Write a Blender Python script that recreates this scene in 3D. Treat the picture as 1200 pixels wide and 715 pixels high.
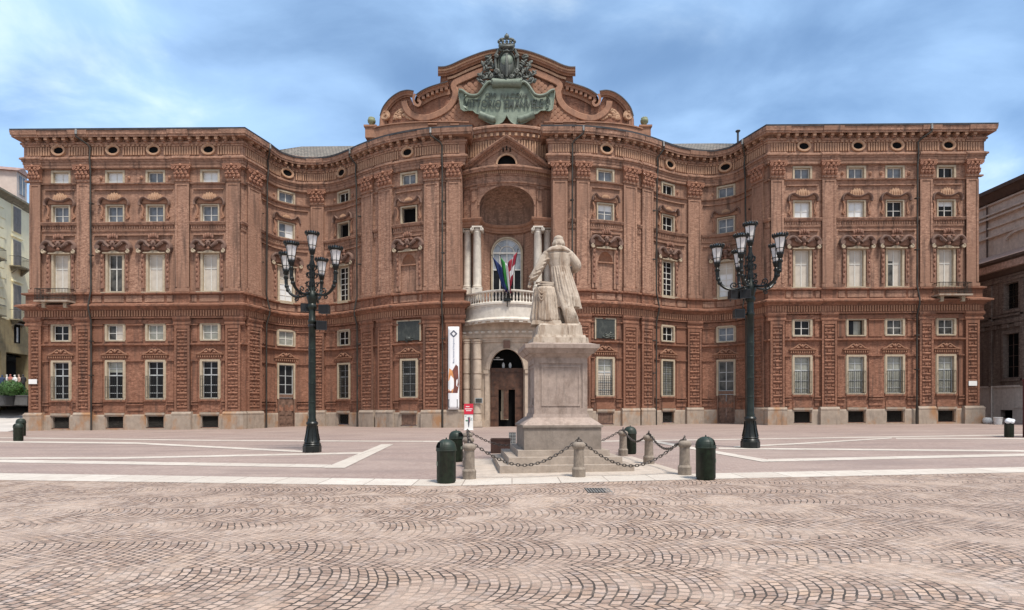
import bpy, bmesh, math, random
from math import sin, cos, pi, radians, sqrt, atan2, hypot
from mathutils import Vector, Matrix, noise as mnoise
random.seed(7)
for o in list(bpy.data.objects):
    bpy.data.objects.remove(o)
S = bpy.context.scene
C = S.collection

# ------------------------------------------------------------------ camera, sky, sun, exposure
K = 0.0075                 # the square climbs gently to the right
EYE, HOR, FPX = 1.75, 475.0, 650.0
cam_d = bpy.data.cameras.new('camera'); cam = bpy.data.objects.new('camera', cam_d); C.objects.link(cam)
cam.location = (0, 0, EYE); cam.rotation_euler = (radians(90), 0, 0)
cam_d.sensor_width = 36; cam_d.lens = FPX / 1200 * 36; cam_d.shift_y = (HOR - 357.5) / 1200
cam_d.clip_start = .1; cam_d.clip_end = 3000
S.camera = cam
SUN_AZ, SUN_EL = radians(146), radians(63)      # high behind the camera, to its right
W = bpy.data.worlds.new('World'); S.world = W; W.use_nodes = True
sun_d = bpy.data.lights.new('sun', 'SUN'); sun = bpy.data.objects.new('sun', sun_d); C.objects.link(sun)
sun_d.energy = 2.9; sun_d.angle = radians(10); sun_d.color = (1, .95, .88)
sun.rotation_euler = Vector((sin(SUN_AZ) * cos(SUN_EL), cos(SUN_AZ) * cos(SUN_EL), sin(SUN_EL))).to_track_quat('Z', 'Y').to_euler()
sun.location = (-20, -40, 60)
S.view_settings.view_transform = 'Standard'; S.view_settings.look = 'None'
S.view_settings.exposure = 0.74; S.view_settings.gamma = 1; S.view_settings.use_curve_mapping = False
S.render.engine = 'CYCLES'

def build_sky():
    nt = W.node_tree; N = nt.nodes; L = nt.links; N.clear()
    out = N.new('ShaderNodeOutputWorld'); bg = N.new('ShaderNodeBackground'); bg.inputs[1].default_value = .072
    sky = N.new('ShaderNodeTexSky'); sky.sky_type = 'NISHITA'; sky.sun_disc = False
    sky.sun_elevation = SUN_EL; sky.sun_rotation = SUN_AZ; sky.altitude = 240; sky.dust_density = .6; sky.ozone_density = 1.6
    tc = N.new('ShaderNodeTexCoord'); sep = N.new('ShaderNodeSeparateXYZ'); L.new(tc.outputs['Generated'], sep.inputs[0])
    def M(op, a, b=None):
        m = N.new('ShaderNodeMath'); m.operation = op
        for i, v in enumerate((a, b)):
            if v is None: continue
            if isinstance(v, (int, float)): m.inputs[i].default_value = v
            else: L.new(v, m.inputs[i])
        return m.outputs[0]
    zz = M('ADD', M('MAXIMUM', sep.outputs[2], 0.0), .22)
    cx = M('DIVIDE', sep.outputs[0], zz); cy = M('DIVIDE', sep.outputs[1], zz)
    cmb = N.new('ShaderNodeCombineXYZ'); L.new(cx, cmb.inputs[0]); L.new(cy, cmb.inputs[1])
    def noise(scale, detail, off, rough=.55):
        mp = N.new('ShaderNodeMapping'); mp.inputs['Location'].default_value = off; mp.inputs['Scale'].default_value = (1, 1.25, 1)
        n = N.new('ShaderNodeTexNoise'); n.inputs['Scale'].default_value = scale; n.inputs['Detail'].default_value = detail
        n.inputs['Roughness'].default_value = rough; n.inputs['Distortion'].default_value = .35
        L.new(cmb.outputs[0], mp.inputs[0]); L.new(mp.outputs[0], n.inputs['Vector']); return n.outputs[0]
    def ramp(v, a, b, lo=0., hi=1.):
        r = N.new('ShaderNodeMapRange'); r.interpolation_type = 'SMOOTHSTEP'
        r.inputs[1].default_value = a; r.inputs[2].default_value = b; r.inputs[3].default_value = lo; r.inputs[4].default_value = hi
        L.new(v, r.inputs[0]); return r.outputs[0]
    big = noise(.95, 3, (3.1, 7.7, 0)); fine = noise(2.4, 8, (12.1, 3.6, 0), .56); mid_ = noise(1.1, 3, (5.3, 1.9, 0), .5)
    mixv = M('ADD', M('MULTIPLY', big, .72), M('MULTIPLY', fine, .28))
    cover = ramp(mixv, .38, .60)
    # behind the camera the sky is closed cloud: it lights the facade
    back = ramp(sep.outputs[1], -.35, .25, 1., 0.)
    fac = M('ADD', M('MULTIPLY', cover, .70), .27)
    cc = N.new('ShaderNodeMix'); cc.data_type = 'RGBA'
    cc.inputs['A'].default_value = (4.5, 6.8, 10.1, 1); cc.inputs['B'].default_value = (8.0, 9.6, 10.9, 1)
    L.new(ramp(M('ADD', M('MULTIPLY', fine, .5), M('MULTIPLY', mid_, .5)), .50, .66), cc.inputs['Factor'])
    blue = N.new('ShaderNodeMix'); blue.data_type = 'RGBA'; blue.blend_type = 'MULTIPLY'; blue.inputs['Factor'].default_value = 1
    L.new(sky.outputs[0], blue.inputs['A']); blue.inputs['B'].default_value = (.72, 1.0, 1.2, 1)
    mx = N.new('ShaderNodeMix'); mx.data_type = 'RGBA'; L.new(fac, mx.inputs['Factor'])
    L.new(blue.outputs['Result'], mx.inputs['A']); L.new(cc.outputs['Result'], mx.inputs['B'])
    bk = N.new('ShaderNodeMix'); bk.data_type = 'RGBA'; L.new(M('MULTIPLY', back, .6), bk.inputs['Factor'])
    L.new(mx.outputs['Result'], bk.inputs['A']); bk.inputs['B'].default_value = (6.6, 6.7, 6.9, 1)
    L.new(bk.outputs['Result'], bg.inputs[0]); L.new(bg.outputs[0], out.inputs[0])
build_sky()

# ------------------------------------------------------------------ node and material helpers
class NB:
    def __init__(s, name):
        s.m = bpy.data.materials.new(name); s.m.use_nodes = True
        s.t = s.m.node_tree; s.N = s.t.nodes; s.L = s.t.links
        s.b = s.N['Principled BSDF']; s.co = s.N.new('ShaderNodeTexCoord').outputs['Object']
    def put(s, v, sock):
        if isinstance(v, (int, float)): sock.default_value = v
        elif isinstance(v, (tuple, list)): sock.default_value = v
        else: s.L.new(v, sock)
    def M(s, op, a, b=0., c=None):
        m = s.N.new('ShaderNodeMath'); m.operation = op; s.put(a, m.inputs[0]); s.put(b, m.inputs[1])
        if c is not None: s.put(c, m.inputs[2])
        return m.outputs[0]
    def map(s, scale=(1, 1, 1), loc=(0, 0, 0), rot=(0, 0, 0), v=None):
        m = s.N.new('ShaderNodeMapping'); s.L.new(v or s.co, m.inputs[0])
        m.inputs['Scale'].default_value = scale; m.inputs['Location'].default_value = loc; m.inputs['Rotation'].default_value = rot
        return m.outputs[0]
    def noise(s, scale, detail=4, v=None, rough=.55, dist=0.):
        n = s.N.new('ShaderNodeTexNoise'); s.L.new(v or s.co, n.inputs['Vector'])
        n.inputs['Scale'].default_value = scale; n.inputs['Detail'].default_value = detail
        n.inputs['Roughness'].default_value = rough; n.inputs['Distortion'].default_value = dist
        return n.outputs[0]
    def ramp(s, v, a, b, lo=0., hi=1.):
        r = s.N.new('ShaderNodeMapRange'); s.L.new(v, r.inputs[0])
        for i, x in zip((1, 2, 3, 4), (a, b, lo, hi)): r.inputs[i].default_value = x
        return r.outputs[0]
    def mix(s, f, a, b, mode='MIX'):
        m = s.N.new('ShaderNodeMix'); m.data_type = 'RGBA'; m.blend_type = mode
        s.put(f, m.inputs['Factor'])
        s.put((*a, 1) if isinstance(a, tuple) and len(a) == 3 else a, m.inputs['A'])
        s.put((*b, 1) if isinstance(b, tuple) and len(b) == 3 else b, m.inputs['B'])
        return m.outputs['Result']
    def sep(s, v=None):
        n = s.N.new('ShaderNodeSeparateXYZ'); s.L.new(v or s.co, n.inputs[0]); return n.outputs
    def comb(s, x, y, z=0.):
        n = s.N.new('ShaderNodeCombineXYZ'); s.put(x, n.inputs[0]); s.put(y, n.inputs[1]); s.put(z, n.inputs[2]); return n.outputs[0]
    def bump(s, h, strength=.4, dist=.02):
        n = s.N.new('ShaderNodeBump'); n.inputs['Strength'].default_value = strength; n.inputs['Distance'].default_value = dist
        s.L.new(h, n.inputs['Height']); s.L.new(n.outputs[0], s.b.inputs['Normal'])
    def done(s, col, rough=.8, metal=0., spec=.4):
        s.put((*col, 1) if isinstance(col, tuple) and len(col) == 3 else col, s.b.inputs['Base Color'])
        s.put(rough, s.b.inputs['Roughness']); s.b.inputs['Metallic'].default_value = metal
        s.b.inputs['Specular IOR Level'].default_value = spec
        return s.m

def plain(name, col, var=.25, scale=6., rough=.7, metal=0., spec=.4, streak=0., fine=0., bump=0.):
    b = NB(name)
    f = b.ramp(b.noise(scale, 5), .3, .7)
    c = b.mix(f, tuple(x * (1 - var) for x in col), tuple(min(1, x * (1 + var * .8)) for x in col))
    if streak:
        st = b.ramp(b.noise(2.2, 5, b.map((2.2, 2.2, .22))), .5, .75)
        c = b.mix(b.M('MULTIPLY', st, streak), c, (.06, .05, .04))
    if fine:
        c = b.mix(fine, c, b.mix(b.noise(70, 3), (.0, .0, .0), (1., 1., 1.)), 'OVERLAY')
    if bump: b.bump(b.noise(scale * 6, 4), bump, .02)
    return b.done(c, rough, metal, spec)

def brick_mat(name, c1, c2, mortar):
    b = NB(name)
    x, y, z = b.sep()
    v = b.comb(b.M('ADD', x, y), z)
    n = b.N.new('ShaderNodeTexBrick'); b.L.new(v, n.inputs['Vector'])
    n.inputs['Scale'].default_value = 1; n.inputs['Brick Width'].default_value = .27; n.inputs['Row Height'].default_value = .082
    n.inputs['Mortar Size'].default_value = .009; n.inputs['Mortar Smooth'].default_value = .3; n.inputs['Bias'].default_value = -.05
    n.inputs['Color1'].default_value = (*c1, 1); n.inputs['Color2'].default_value = (*c2, 1); n.inputs['Mortar'].default_value = (*mortar, 1)
    c = n.outputs['Color']
    sp = b.noise(3.4, 6, b.map((1, 1, 2.2)), .7)
    c = b.mix(b.ramp(sp, .38, .64, 0., .8), c, tuple(a * .5 for a in c2))
    lt = b.noise(5.5, 5, b.map((1, 1, 2.), (9, 4, 2)), .7)
    c = b.mix(b.ramp(lt, .52, .68, 0., .6), c, tuple(min(1, a * 1.45 + .03) for a in c1))
    big = b.noise(.23, 5, b.map((1, 1, .6)), .6)
    c = b.mix(b.ramp(big, .42, .6, 0., .75), c, tuple(a * .6 for a in c1))
    st = b.noise(1.6, 5, b.map((1.6, 1.6, .12)), .6)
    c = b.mix(b.ramp(st, .5, .68, 0., .7), c, (.075, .048, .038))
    b.bump(b.M('ADD', b.M('MULTIPLY', n.outputs['Fac'], -.6), b.M('MULTIPLY', sp, .9)), .5, .02)
    return b.done(c, .88, 0, .25)

def cobble_mat():
    b = NB('cobbles')
    x, y, z = b.sep()
    wob = b.noise(.5, 2); wob2 = b.noise(.45, 2, b.map((1, 1, 1), (31, 17, 5)))
    xw = b.M('ADD', x, b.M('MULTIPLY', b.M('SUBTRACT', wob, .5), .35))
    yw = b.M('ADD', y, b.M('MULTIPLY', b.M('SUBTRACT', wob2, .5), .5))
    Bw = 1.2
    yb = b.M('DIVIDE', yw, Bw)
    row = b.M('FLOOR', yb)
    v = b.M('MULTIPLY', b.M('SUBTRACT', b.M('FRACT', yb), .5), 2.)           # -1..1 inside one band of arches
    bend = b.M('MULTIPLY', b.M('MULTIPLY', v, v), b.ramp(b.noise(.21, 2, b.map((1, 1, 1), (3, 21, 0))), .35, .6, .13, .25))
    u = b.M('ADD', b.M('ADD', xw, bend), b.M('MULTIPLY', row, .537))
    w = b.M('MULTIPLY', b.M('ADD', v, b.M('MULTIPLY', b.M('MULTIPLY', v, v), b.M('MULTIPLY', v, .02))), .62)
    w = b.M('ADD', w, b.M('MULTIPLY', row, 3.71))
    vec = b.comb(w, u, 0.)
    jig = b.noise(5.5, 2, b.comb(x, y, 0.))
    vec2 = b.comb(b.M('ADD', w, b.M('MULTIPLY', b.M('SUBTRACT', jig, .5), .05)), b.M('ADD', u, b.M('MULTIPLY', b.M('SUBTRACT', jig, .5), -.05)), 0.)
    n = b.N.new('ShaderNodeTexBrick'); b.L.new(vec2, n.inputs['Vector'])
    n.inputs['Scale'].default_value = 1; n.inputs['Brick Width'].default_value = .102; n.inputs['Row Height'].default_value = .106
    n.inputs['Mortar Size'].default_value = .0115; n.inputs['Mortar Smooth'].default_value = .25; n.inputs['Bias'].default_value = 0.
    n.inputs['Color1'].default_value = (.24, .158, .118, 1); n.inputs['Color2'].default_value = (.485, .355, .278, 1); n.inputs['Mortar'].default_value = (.42, .32, .25, 1)
    col = n.outputs['Color']; fac = n.outputs['Fac']
    tint = b.noise(3.8, 3)
    col = b.mix(b.ramp(tint, .5, .72, 0., .5), col, (.50, .33, .22))
    tint2 = b.noise(6.1, 3, b.map((1, 1, 1), (4, 9, 1)))
    col = b.mix(b.ramp(tint2, .52, .7, 0., .45), col, (.42, .37, .35))
    patch = b.noise(.8, 6, None, .62, .6)
    fill = b.ramp(patch, .47, .63)                                              # joints swept full of pale sand here and there
    fine = b.noise(2.6, 4, b.map((1, 1, 1), (7, 2, 0)), .6)
    dark = b.M('MULTIPLY', fac, b.M('SUBTRACT', 1., b.M('MULTIPLY', fill, .82)))
    dark = b.M('MULTIPLY', dark, b.ramp(fine, .33, .5, .55, 1.))
    col = b.mix(b.M('MULTIPLY', fill, .5), col, (.475, .37, .295))
    stain = b.noise(.9, 4, b.map((1, 1.5, 1), (14, 3, 0)), .6)
    col = b.mix(b.ramp(stain, .58, .72, 0., .35), col, (.52, .36, .24))
    big = b.noise(.22, 4, b.map((1, 1, 1), (8, 8, 8)), .6)
    col = b.mix(b.ramp(big, .42, .66, 0., .35), col, (.30, .21, .165))
    wear = b.noise(1.7, 6, b.map((.5, 1.2, 1), (2, 6, 0)), .7)
    col = b.mix(b.ramp(wear, .6, .75, 0., .5), col, (.66, .55, .46))
    col = b.mix(b.M('MULTIPLY', dark, .97), col, (.045, .035, .028))
    grain = b.noise(60, 3)
    col = b.mix(.32, col, b.mix(grain, (0., 0., 0.), (1., 1., 1.)), 'OVERLAY')
    b.bump(b.M('ADD', b.M('MULTIPLY', fac, -1.), b.M('MULTIPLY', grain, .25)), .55, .012)
    return b.done(col, b.ramp(grain, .3, .7, .55, .8), 0, .4)

def paving_mat():
    b = NB('small_setts')
    n = b.N.new('ShaderNodeTexBrick'); b.L.new(b.map((1, 1, 1), (0, 0, 0), (0, 0, radians(45))), n.inputs['Vector'])
    n.inputs['Scale'].default_value = 1; n.inputs['Brick Width'].default_value = .105; n.inputs['Row Height'].default_value = .1
    n.inputs['Mortar Size'].default_value = .008; n.inputs['Bias'].default_value = 0
    n.inputs['Color1'].default_value = (.27, .195, .165, 1); n.inputs['Color2'].default_value = (.36, .27, .23, 1); n.inputs['Mortar'].default_value = (.26, .185, .16, 1)
    c = n.outputs['Color']
    big = b.noise(.16, 5, None, .6)
    c = b.mix(b.ramp(big, .4, .65, 0., .55), c, (.38, .295, .25))
    y = b.sep()[1]
    dust = b.noise(.9, 6, b.map((.25, 1, 1)), .65)
    c = b.mix(b.ramp(dust, .46, .64, 0., .65), c, (.22, .165, .145))
    g = b.noise(24, 3)
    c = b.mix(.25, c, b.mix(g, (0., 0., 0.), (1., 1., 1.)), 'OVERLAY')
    b.bump(n.outputs['Fac'], .3, .01)
    return b.done(c, .72, 0, .4)

def stone_mat(name, col, stain, amt=.5, rough=.8, scale=1.2):
    b = NB(name)
    f = b.ramp(b.noise(scale * 3, 6, None, .65), .3, .7)
    c = b.mix(f, tuple(x * .78 for x in col), tuple(min(1, x * 1.12) for x in col))
    s1 = b.noise(scale, 5, b.map((1, 1, .55), (3, 1, 8)), .65)
    c = b.mix(b.ramp(s1, .5, .66, 0., amt), c, stain)
    s2 = b.noise(scale * 2.1, 6, b.map((1.8, 1.8, .25), (13, 5, 2)), .65)
    c = b.mix(b.ramp(s2, .55, .75, 0., amt * .8), c, (.12, .1, .085))
    b.bump(b.noise(scale * 14, 4), .25, .02)
    return b.done(c, rough, 0, .3)

MT = {}
MT['brick'] = brick_mat('weathered_brick', (.455, .255, .172), (.315, .16, .105), (.46, .32, .235))
MT['brick2'] = brick_mat('shade_toned_brick', (.355, .166, .103), (.235, .097, .058), (.345, .215, .15))  # lower storey's dimmer light painted in as darker, redder brick; also on attic
MT['terra'] = stone_mat('terracotta', (.33, .172, .108), (.15, .08, .06), .55, .85, 1.6)
MT['terra_deep'] = stone_mat('stained_terracotta', (.27, .14, .095), (.09, .06, .05), .65, .85, 1.6)  # darker base with random stains, for hood crowns and pendants
MT['terra_hi'] = stone_mat('pale_terracotta', (.46, .285, .18), (.33, .17, .1), .45, .85, 2.)
MT['terra_dark'] = stone_mat('dark_terracotta', (.19, .115, .088), (.055, .042, .038), .6, .85, 1.6)  # darkest terracotta tone, for hood scrolls, brows and the keystone
MT['terra_mid'] = stone_mat('flute_terracotta', (.42, .245, .155), (.3, .15, .09), .5, .85, 2.)
MT['terra_mid2'] = stone_mat('dentil_terracotta', (.37, .197, .12), (.28, .12, .08), .5, .85, 2.)
MT['frame'] = stone_mat('window_stone', (.43, .35, .25), (.28, .21, .14), .4, .8, 1.2)
MT['plinth'] = stone_mat('plinth_stone', (.35, .28, .22), (.34, .17, .075), .85, .85, .8)
MT['white'] = stone_mat('white_marble', (.62, .56, .48), (.48, .41, .33), .35, .6, .8)
MT['cream'] = stone_mat('portal_stone', (.50, .40, .31), (.22, .16, .115), .45, .75, .9)
MT['granite'] = stone_mat('monument_granite', (.355, .275, .23), (.20, .145, .115), .75, .7, 2.6)
MT['granite_lo'] = stone_mat('plinth_granite', (.25, .205, .17), (.15, .12, .095), .5, .75, 2.)
MT['step'] = stone_mat('step_stone', (.36, .295, .24), (.22, .17, .135), .45, .75, 1.6)
MT['bollard'] = stone_mat('bollard_stone', (.27, .22, .175), (.13, .10, .08), .6, .8, 5.)
def statue_mat():
    b = NB('statue_marble')
    c = b.mix(b.ramp(b.noise(5, 6, None, .65), .3, .7), (.36, .29, .225), (.53, .445, .36))
    c = b.mix(b.ramp(b.noise(2.6, 6, b.map((1.6, 1.6, .35), (3, 1, 8)), .65), .47, .62, 0., .75), c, (.23, .155, .105))
    c = b.mix(b.ramp(b.noise(6, 6, b.map((2.2, 2.2, .2), (13, 5, 2)), .65), .55, .7, 0., .75), c, (.085, .065, .05))
    c = b.mix(b.ramp(b.noise(3.2, 5, b.map((1, 1, .8), (23, 9, 2)), .6), .58, .7, 0., .6), c, (.68, .60, .50))
    b.bump(b.noise(26, 5), .4, .015)
    return b.done(c, .8, 0, .25)
MT['statue'] = statue_mat()
def strip_mat():
    b = NB('pale_granite'); n = b.N.new('ShaderNodeTexBrick'); b.L.new(b.map((1, .001, 1)), n.inputs['Vector'])
    n.offset = 0; n.inputs['Scale'].default_value = 1; n.inputs['Brick Width'].default_value = 1.1; n.inputs['Row Height'].default_value = 5; n.inputs['Mortar Size'].default_value = .012
    n.inputs['Color1'].default_value = (.50, .44, .375, 1); n.inputs['Color2'].default_value = (.59, .53, .46, 1); n.inputs['Mortar'].default_value = (.2, .16, .13, 1)
    c = b.mix(b.ramp(b.noise(1.4, 6, None, .65), .42, .66, 0., .6), n.outputs['Color'], (.47, .40, .34))
    c = b.mix(b.ramp(b.noise(5, 6, None, .7), .5, .72, 0., .5), c, (.36, .29, .245))
    return b.done(c, .75, 0, .3)
MT['strip'] = strip_mat()
MT['bronze'] = stone_mat('green_bronze', (.18, .215, .165), (.06, .075, .06), .65, .55, 1.3)
MT['verdigris'] = stone_mat('pale_verdigris', (.24, .26, .15), (.12, .13, .08), .5, .6, 3.)
MT['bronze_dk'] = stone_mat('dark_bronze', (.085, .092, .08), (.24, .25, .21), .5, .5, 3.)
MT['plaque'] = stone_mat('plaque_bronze', (.045, .05, .045), (.10, .105, .09), .5, .4, 4.)
MT['iron'] = plain('dark_green_iron', (.011, .013, .011), .5, 6, .38, .3, .5)
MT['iron_green'] = plain('worn_green_iron', (.012, .018, .013), .7, 3, .4, .3, .5, .4)
MT['bin'] = plain('green_bin_paint', (.009, .018, .009), .7, 9, .55, 0, .3, .5)
MT['bin_lid'] = plain('green_bin_lid', (.018, .029, .02), .45, 6, .5, 0, .35, .4)
MT['chain'] = plain('rusty_chain_iron', (.10, .085, .075), .5, 12, .5, .6)
MT['pipe'] = plain('downpipe_metal', (.06, .052, .043), .5, 1.2, .5, .5, .4)
MT['pipe_lt'] = plain('zinc_pipe', (.30, .29, .27), .4, 2, .45, .5)
MT['gutter'] = plain('gutter_metal', (.07, .065, .065), .4, 2, .5, .4)
MT['roof'] = None
MT['paint'] = plain('white_paint', (.60, .575, .52), .15, 4, .5)
MT['paint_grey'] = plain('grey_paint', (.42, .43, .42), .2, 4, .5)
MT['wood'] = plain('door_wood', (.085, .038, .021), .5, 3, .55, 0, .4, .35)
MT['wood_old'] = plain('old_door_wood', (.17, .10, .07), .45, 4, .7, 0, .3, .4)
MT['black'] = plain('dark_interior', (.006, .006, .006), .2, 3, .9, 0, .1)
MT['blackp'] = plain('black_plastic', (.012, .012, .013), .2, 3, .4)
def pane(name, col, rough=.08, var=.5, spec=.5):
    b = NB(name); f = b.ramp(b.noise(1.3, 3), .35, .65)
    return b.done(b.mix(f, tuple(x * (1 - var) for x in col), tuple(min(1., x * (1 + var)) for x in col)), rough, 0, spec)
MT['g_dark'] = pane('dark_glass', (.012, .011, .011), .25, .5, .2)
MT['g_grey'] = pane('grey_glass', (.14, .15, .165), .1, .4)
MT['g_mid'] = pane('half_dark_glass', (.075, .07, .06), .2, .7, .3)
MT['g_cream'] = pane('cream_curtain', (.50, .44, .365), .25, .12)
MT['g_white'] = pane('white_blind', (.66, .655, .64), .25, .05)
MT['g_blind'] = pane('old_blind', (.50, .44, .36), .4, .12)
MT['g_green'] = pane('drab_curtain', (.27, .265, .22), .2, .3)
MT['g_arch'] = pane('pale_arch_glass', (.33, .35, .37), .12, .3)
MT['lamp_glass'] = plain('milky_lamp_glass', (.70, .66, .635), .18, 4, .3)
def roof_mat():
    b = NB('roof_tiles'); n = b.N.new('ShaderNodeTexBrick'); b.L.new(b.co, n.inputs['Vector'])
    n.inputs['Scale'].default_value = 1; n.inputs['Brick Width'].default_value = .3; n.inputs['Row Height'].default_value = .38
    n.inputs['Mortar Size'].default_value = .03; n.inputs['Color1'].default_value = (.15, .125, .105, 1); n.inputs['Color2'].default_value = (.25, .21, .175, 1); n.inputs['Mortar'].default_value = (.05, .045, .04, 1)
    c = b.mix(b.ramp(b.noise(1.3, 6, None, .7), .35, .7, 0., .7), n.outputs['Color'], (.13, .125, .105))
    b.bump(n.outputs['Fac'], .5, .03)
    return b.done(c, .85)
MT['roof'] = roof_mat()

# ------------------------------------------------------------------ mesh builder
class MB:
    def __init__(s): s.v = []; s.f = []; s.m = []; s.cur = 0
    def mat(s, i): s.cur = i; return s
    def face(s, pts):
        n = len(s.v); s.v += [tuple(p) for p in pts]; s.f.append(tuple(range(n, n + len(pts)))); s.m.append(s.cur)
    def loops(s, loops, cyc=True, cap=True, ring=False):
        n0 = len(s.v); k = len(loops[0])
        for l in loops: s.v += [tuple(p) for p in l]
        R = len(loops)
        for i in range(R if ring else R - 1):
            a = n0 + i * k; c = n0 + ((i + 1) % R) * k
            for j in range(k if cyc else k - 1):
                j2 = (j + 1) % k
                s.f.append((a + j, a + j2, c + j2, c + j)); s.m.append(s.cur)
        if cap and cyc and not ring:
            s.f.append(tuple(n0 + j for j in reversed(range(k)))); s.m.append(s.cur)
            s.f.append(tuple(n0 + (R - 1) * k + j for j in range(k))); s.m.append(s.cur)
    def box(s, x0, x1, y0, y1, z0, z1, T=None):
        l = [[(x0, y0, z), (x1, y0, z), (x1, y1, z), (x0, y1, z)] for z in (z0, z1)]
        if T: l = [[T @ Vector(p) for p in q] for q in l]
        s.loops(l)
    def frustum(s, hx0, hy0, hx1, hy1, z0, z1, c=(0, 0)):
        s.loops([[(c[0] - hx, c[1] - hy, z), (c[0] + hx, c[1] - hy, z), (c[0] + hx, c[1] + hy, z), (c[0] - hx, c[1] + hy, z)] for hx, hy, z in ((hx0, hy0, z0), (hx1, hy1, z1))])
    def lathe(s, prof, seg=16, c=(0, 0, 0), T=None, sq=None):
        ls = []
        for r, z in prof:
            l = []
            for i in range(seg):
                a = 2 * pi * i / seg + (pi / seg if sq else 0)
                p = Vector((c[0] + r * cos(a), c[1] + r * sin(a), c[2] + z)); l.append(T @ p if T else p)
            ls.append(l)
        s.loops(ls)
    def tube(s, path, r, seg=8, ry=None, closed=False):
        P = [Vector(p) for p in path]; n = len(P); ls = []
        rr = r if isinstance(r, (list, tuple)) else [r] * n
        up = None
        for i in range(n):
            if closed: t = (P[(i + 1) % n] - P[i - 1]).normalized()
            else: t = (P[min(i + 1, n - 1)] - P[max(i - 1, 0)]).normalized()
            if up is None:
                up = Vector((0, 0, 1)) if abs(t.z) < .9 else Vector((0, 1, 0))
            u = (up - t * up.dot(t))
            if u.length < 1e-4: u = Vector((1, 0, 0)) - t * t.x
            u.normalize(); w = t.cross(u); up = u
            ls.append([P[i] + u * (rr[i] * cos(2 * pi * j / seg)) + w * ((ry or 1) * rr[i] * sin(2 * pi * j / seg)) for j in range(seg)])
        s.loops(ls, ring=closed)
    def ball(s, c, r, seg=10, rings=6, T=None):
        r = r if isinstance(r, (list, tuple)) else (r, r, r)
        ls = []
        for i in range(rings + 1):
            a = -pi / 2 + pi * (i * .96 + .02 * rings) / rings
            l = []
            for j in range(seg):
                b = 2 * pi * j / seg
                p = Vector((c[0] + r[0] * cos(a) * cos(b), c[1] + r[1] * cos(a) * sin(b), c[2] + r[2] * sin(a)))
                l.append(T @ p if T else p)
            ls.append(l)
        s.loops(ls)
    def prism_xz(s, poly, y0, y1):
        s.loops([[(x, y0, z) for x, z in poly], [(x, y1, z) for x, z in poly]])
    def sweep(s, path, prof, fix=Vector((0, -1, 0))):
        """sweeps a closed profile [(n, d)] along a path lying across 'fix': n in the path's plane, d along fix"""
        P = [Vector(p) for p in path]; ls = []
        for i in range(len(P)):
            t = (P[min(i + 1, len(P) - 1)] - P[max(i - 1, 0)]).normalized(); n = fix.cross(t)
            if n.length < 1e-6: n = Vector((0, 0, 1))
            n.normalize(); ls.append([P[i] + n * a + fix * d for a, d in prof])
        s.loops(ls)
    def mesh(s, name, mats, smooth=None, org=(0, 0, 0), weld=False):
        me = bpy.data.meshes.new(name)
        ox, oy, oz = org
        me.from_pydata([(p[0] - ox, p[1] - oy, p[2] - oz) for p in s.v], [], s.f)
        for m in (mats if isinstance(mats, (list, tuple)) else [mats]): me.materials.append(MT[m] if isinstance(m, str) else m)
        me.polygons.foreach_set('material_index', s.m)
        bm = bmesh.new(); bm.from_mesh(me)
        if weld: bmesh.ops.remove_doubles(bm, verts=bm.verts, dist=.0005)
        bmesh.ops.recalc_face_normals(bm, faces=bm.faces); bm.to_mesh(me); bm.free()
        if smooth:
            me.shade_smooth(); me.set_sharp_from_angle(angle=radians(smooth))
        me.update(); return me
    def build(s, name, mats, parent=None, smooth=None, world=True, weld=False):
        """vertices in world coordinates; the object sits at its parent's origin"""
        org = Vector((0, 0, 0)); q = parent
        while q and world: org = org + q.location; q = q.parent
        o = bpy.data.objects.new(name, s.mesh(name, mats, smooth, org, weld)); C.objects.link(o)
        if parent: o.parent = parent
        return o

def empty(name, loc, rz=0):
    o = bpy.data.objects.new(name, None); C.objects.link(o); o.location = loc; o.rotation_euler = (0, 0, rz)
    o.empty_display_size = .3
    o.matrix_world = Matrix.Translation(loc) @ Matrix.Rotation(rz, 4, 'Z')
    return o
def tag(o, label=None, cat=None, group=None, kind=None):
    for k, v in (('label', label), ('category', cat), ('group', group), ('kind', kind)):
        if v: o[k] = v
    return o
def put(me, name, parent=None, loc=(0, 0, 0), rz=0):
    o = bpy.data.objects.new(name, me); C.objects.link(o); o.parent = parent; o.location = loc; o.rotation_euler = (0, 0, rz); return o
def copy_tree(o, parent=None):
    c = o.copy(); C.objects.link(c); c.parent = parent
    for ch in list(o.children): copy_tree(ch, c)
    return c
def crom(pts, n=6):
    P = [Vector(p) for p in pts]; out = []
    for i in range(len(P) - 1):
        a, b, c, d = P[max(i - 1, 0)], P[i], P[i + 1], P[min(i + 2, len(P) - 1)]
        for j in range(n):
            t = j / n
            out.append(.5 * ((2 * b) + (c - a) * t + (2 * a - 5 * b + 4 * c - d) * t * t + (3 * b - a - 3 * c + d) * t ** 3))
    out.append(P[-1]); return out
def gz(x): return K * x
def gp(px, y):
    """the point of the ground seen at a pixel"""
    Y = FPX * EYE / ((y - HOR) + K * (px - 600)); X = (px - 600) * Y / FPX
    return X, Y

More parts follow.
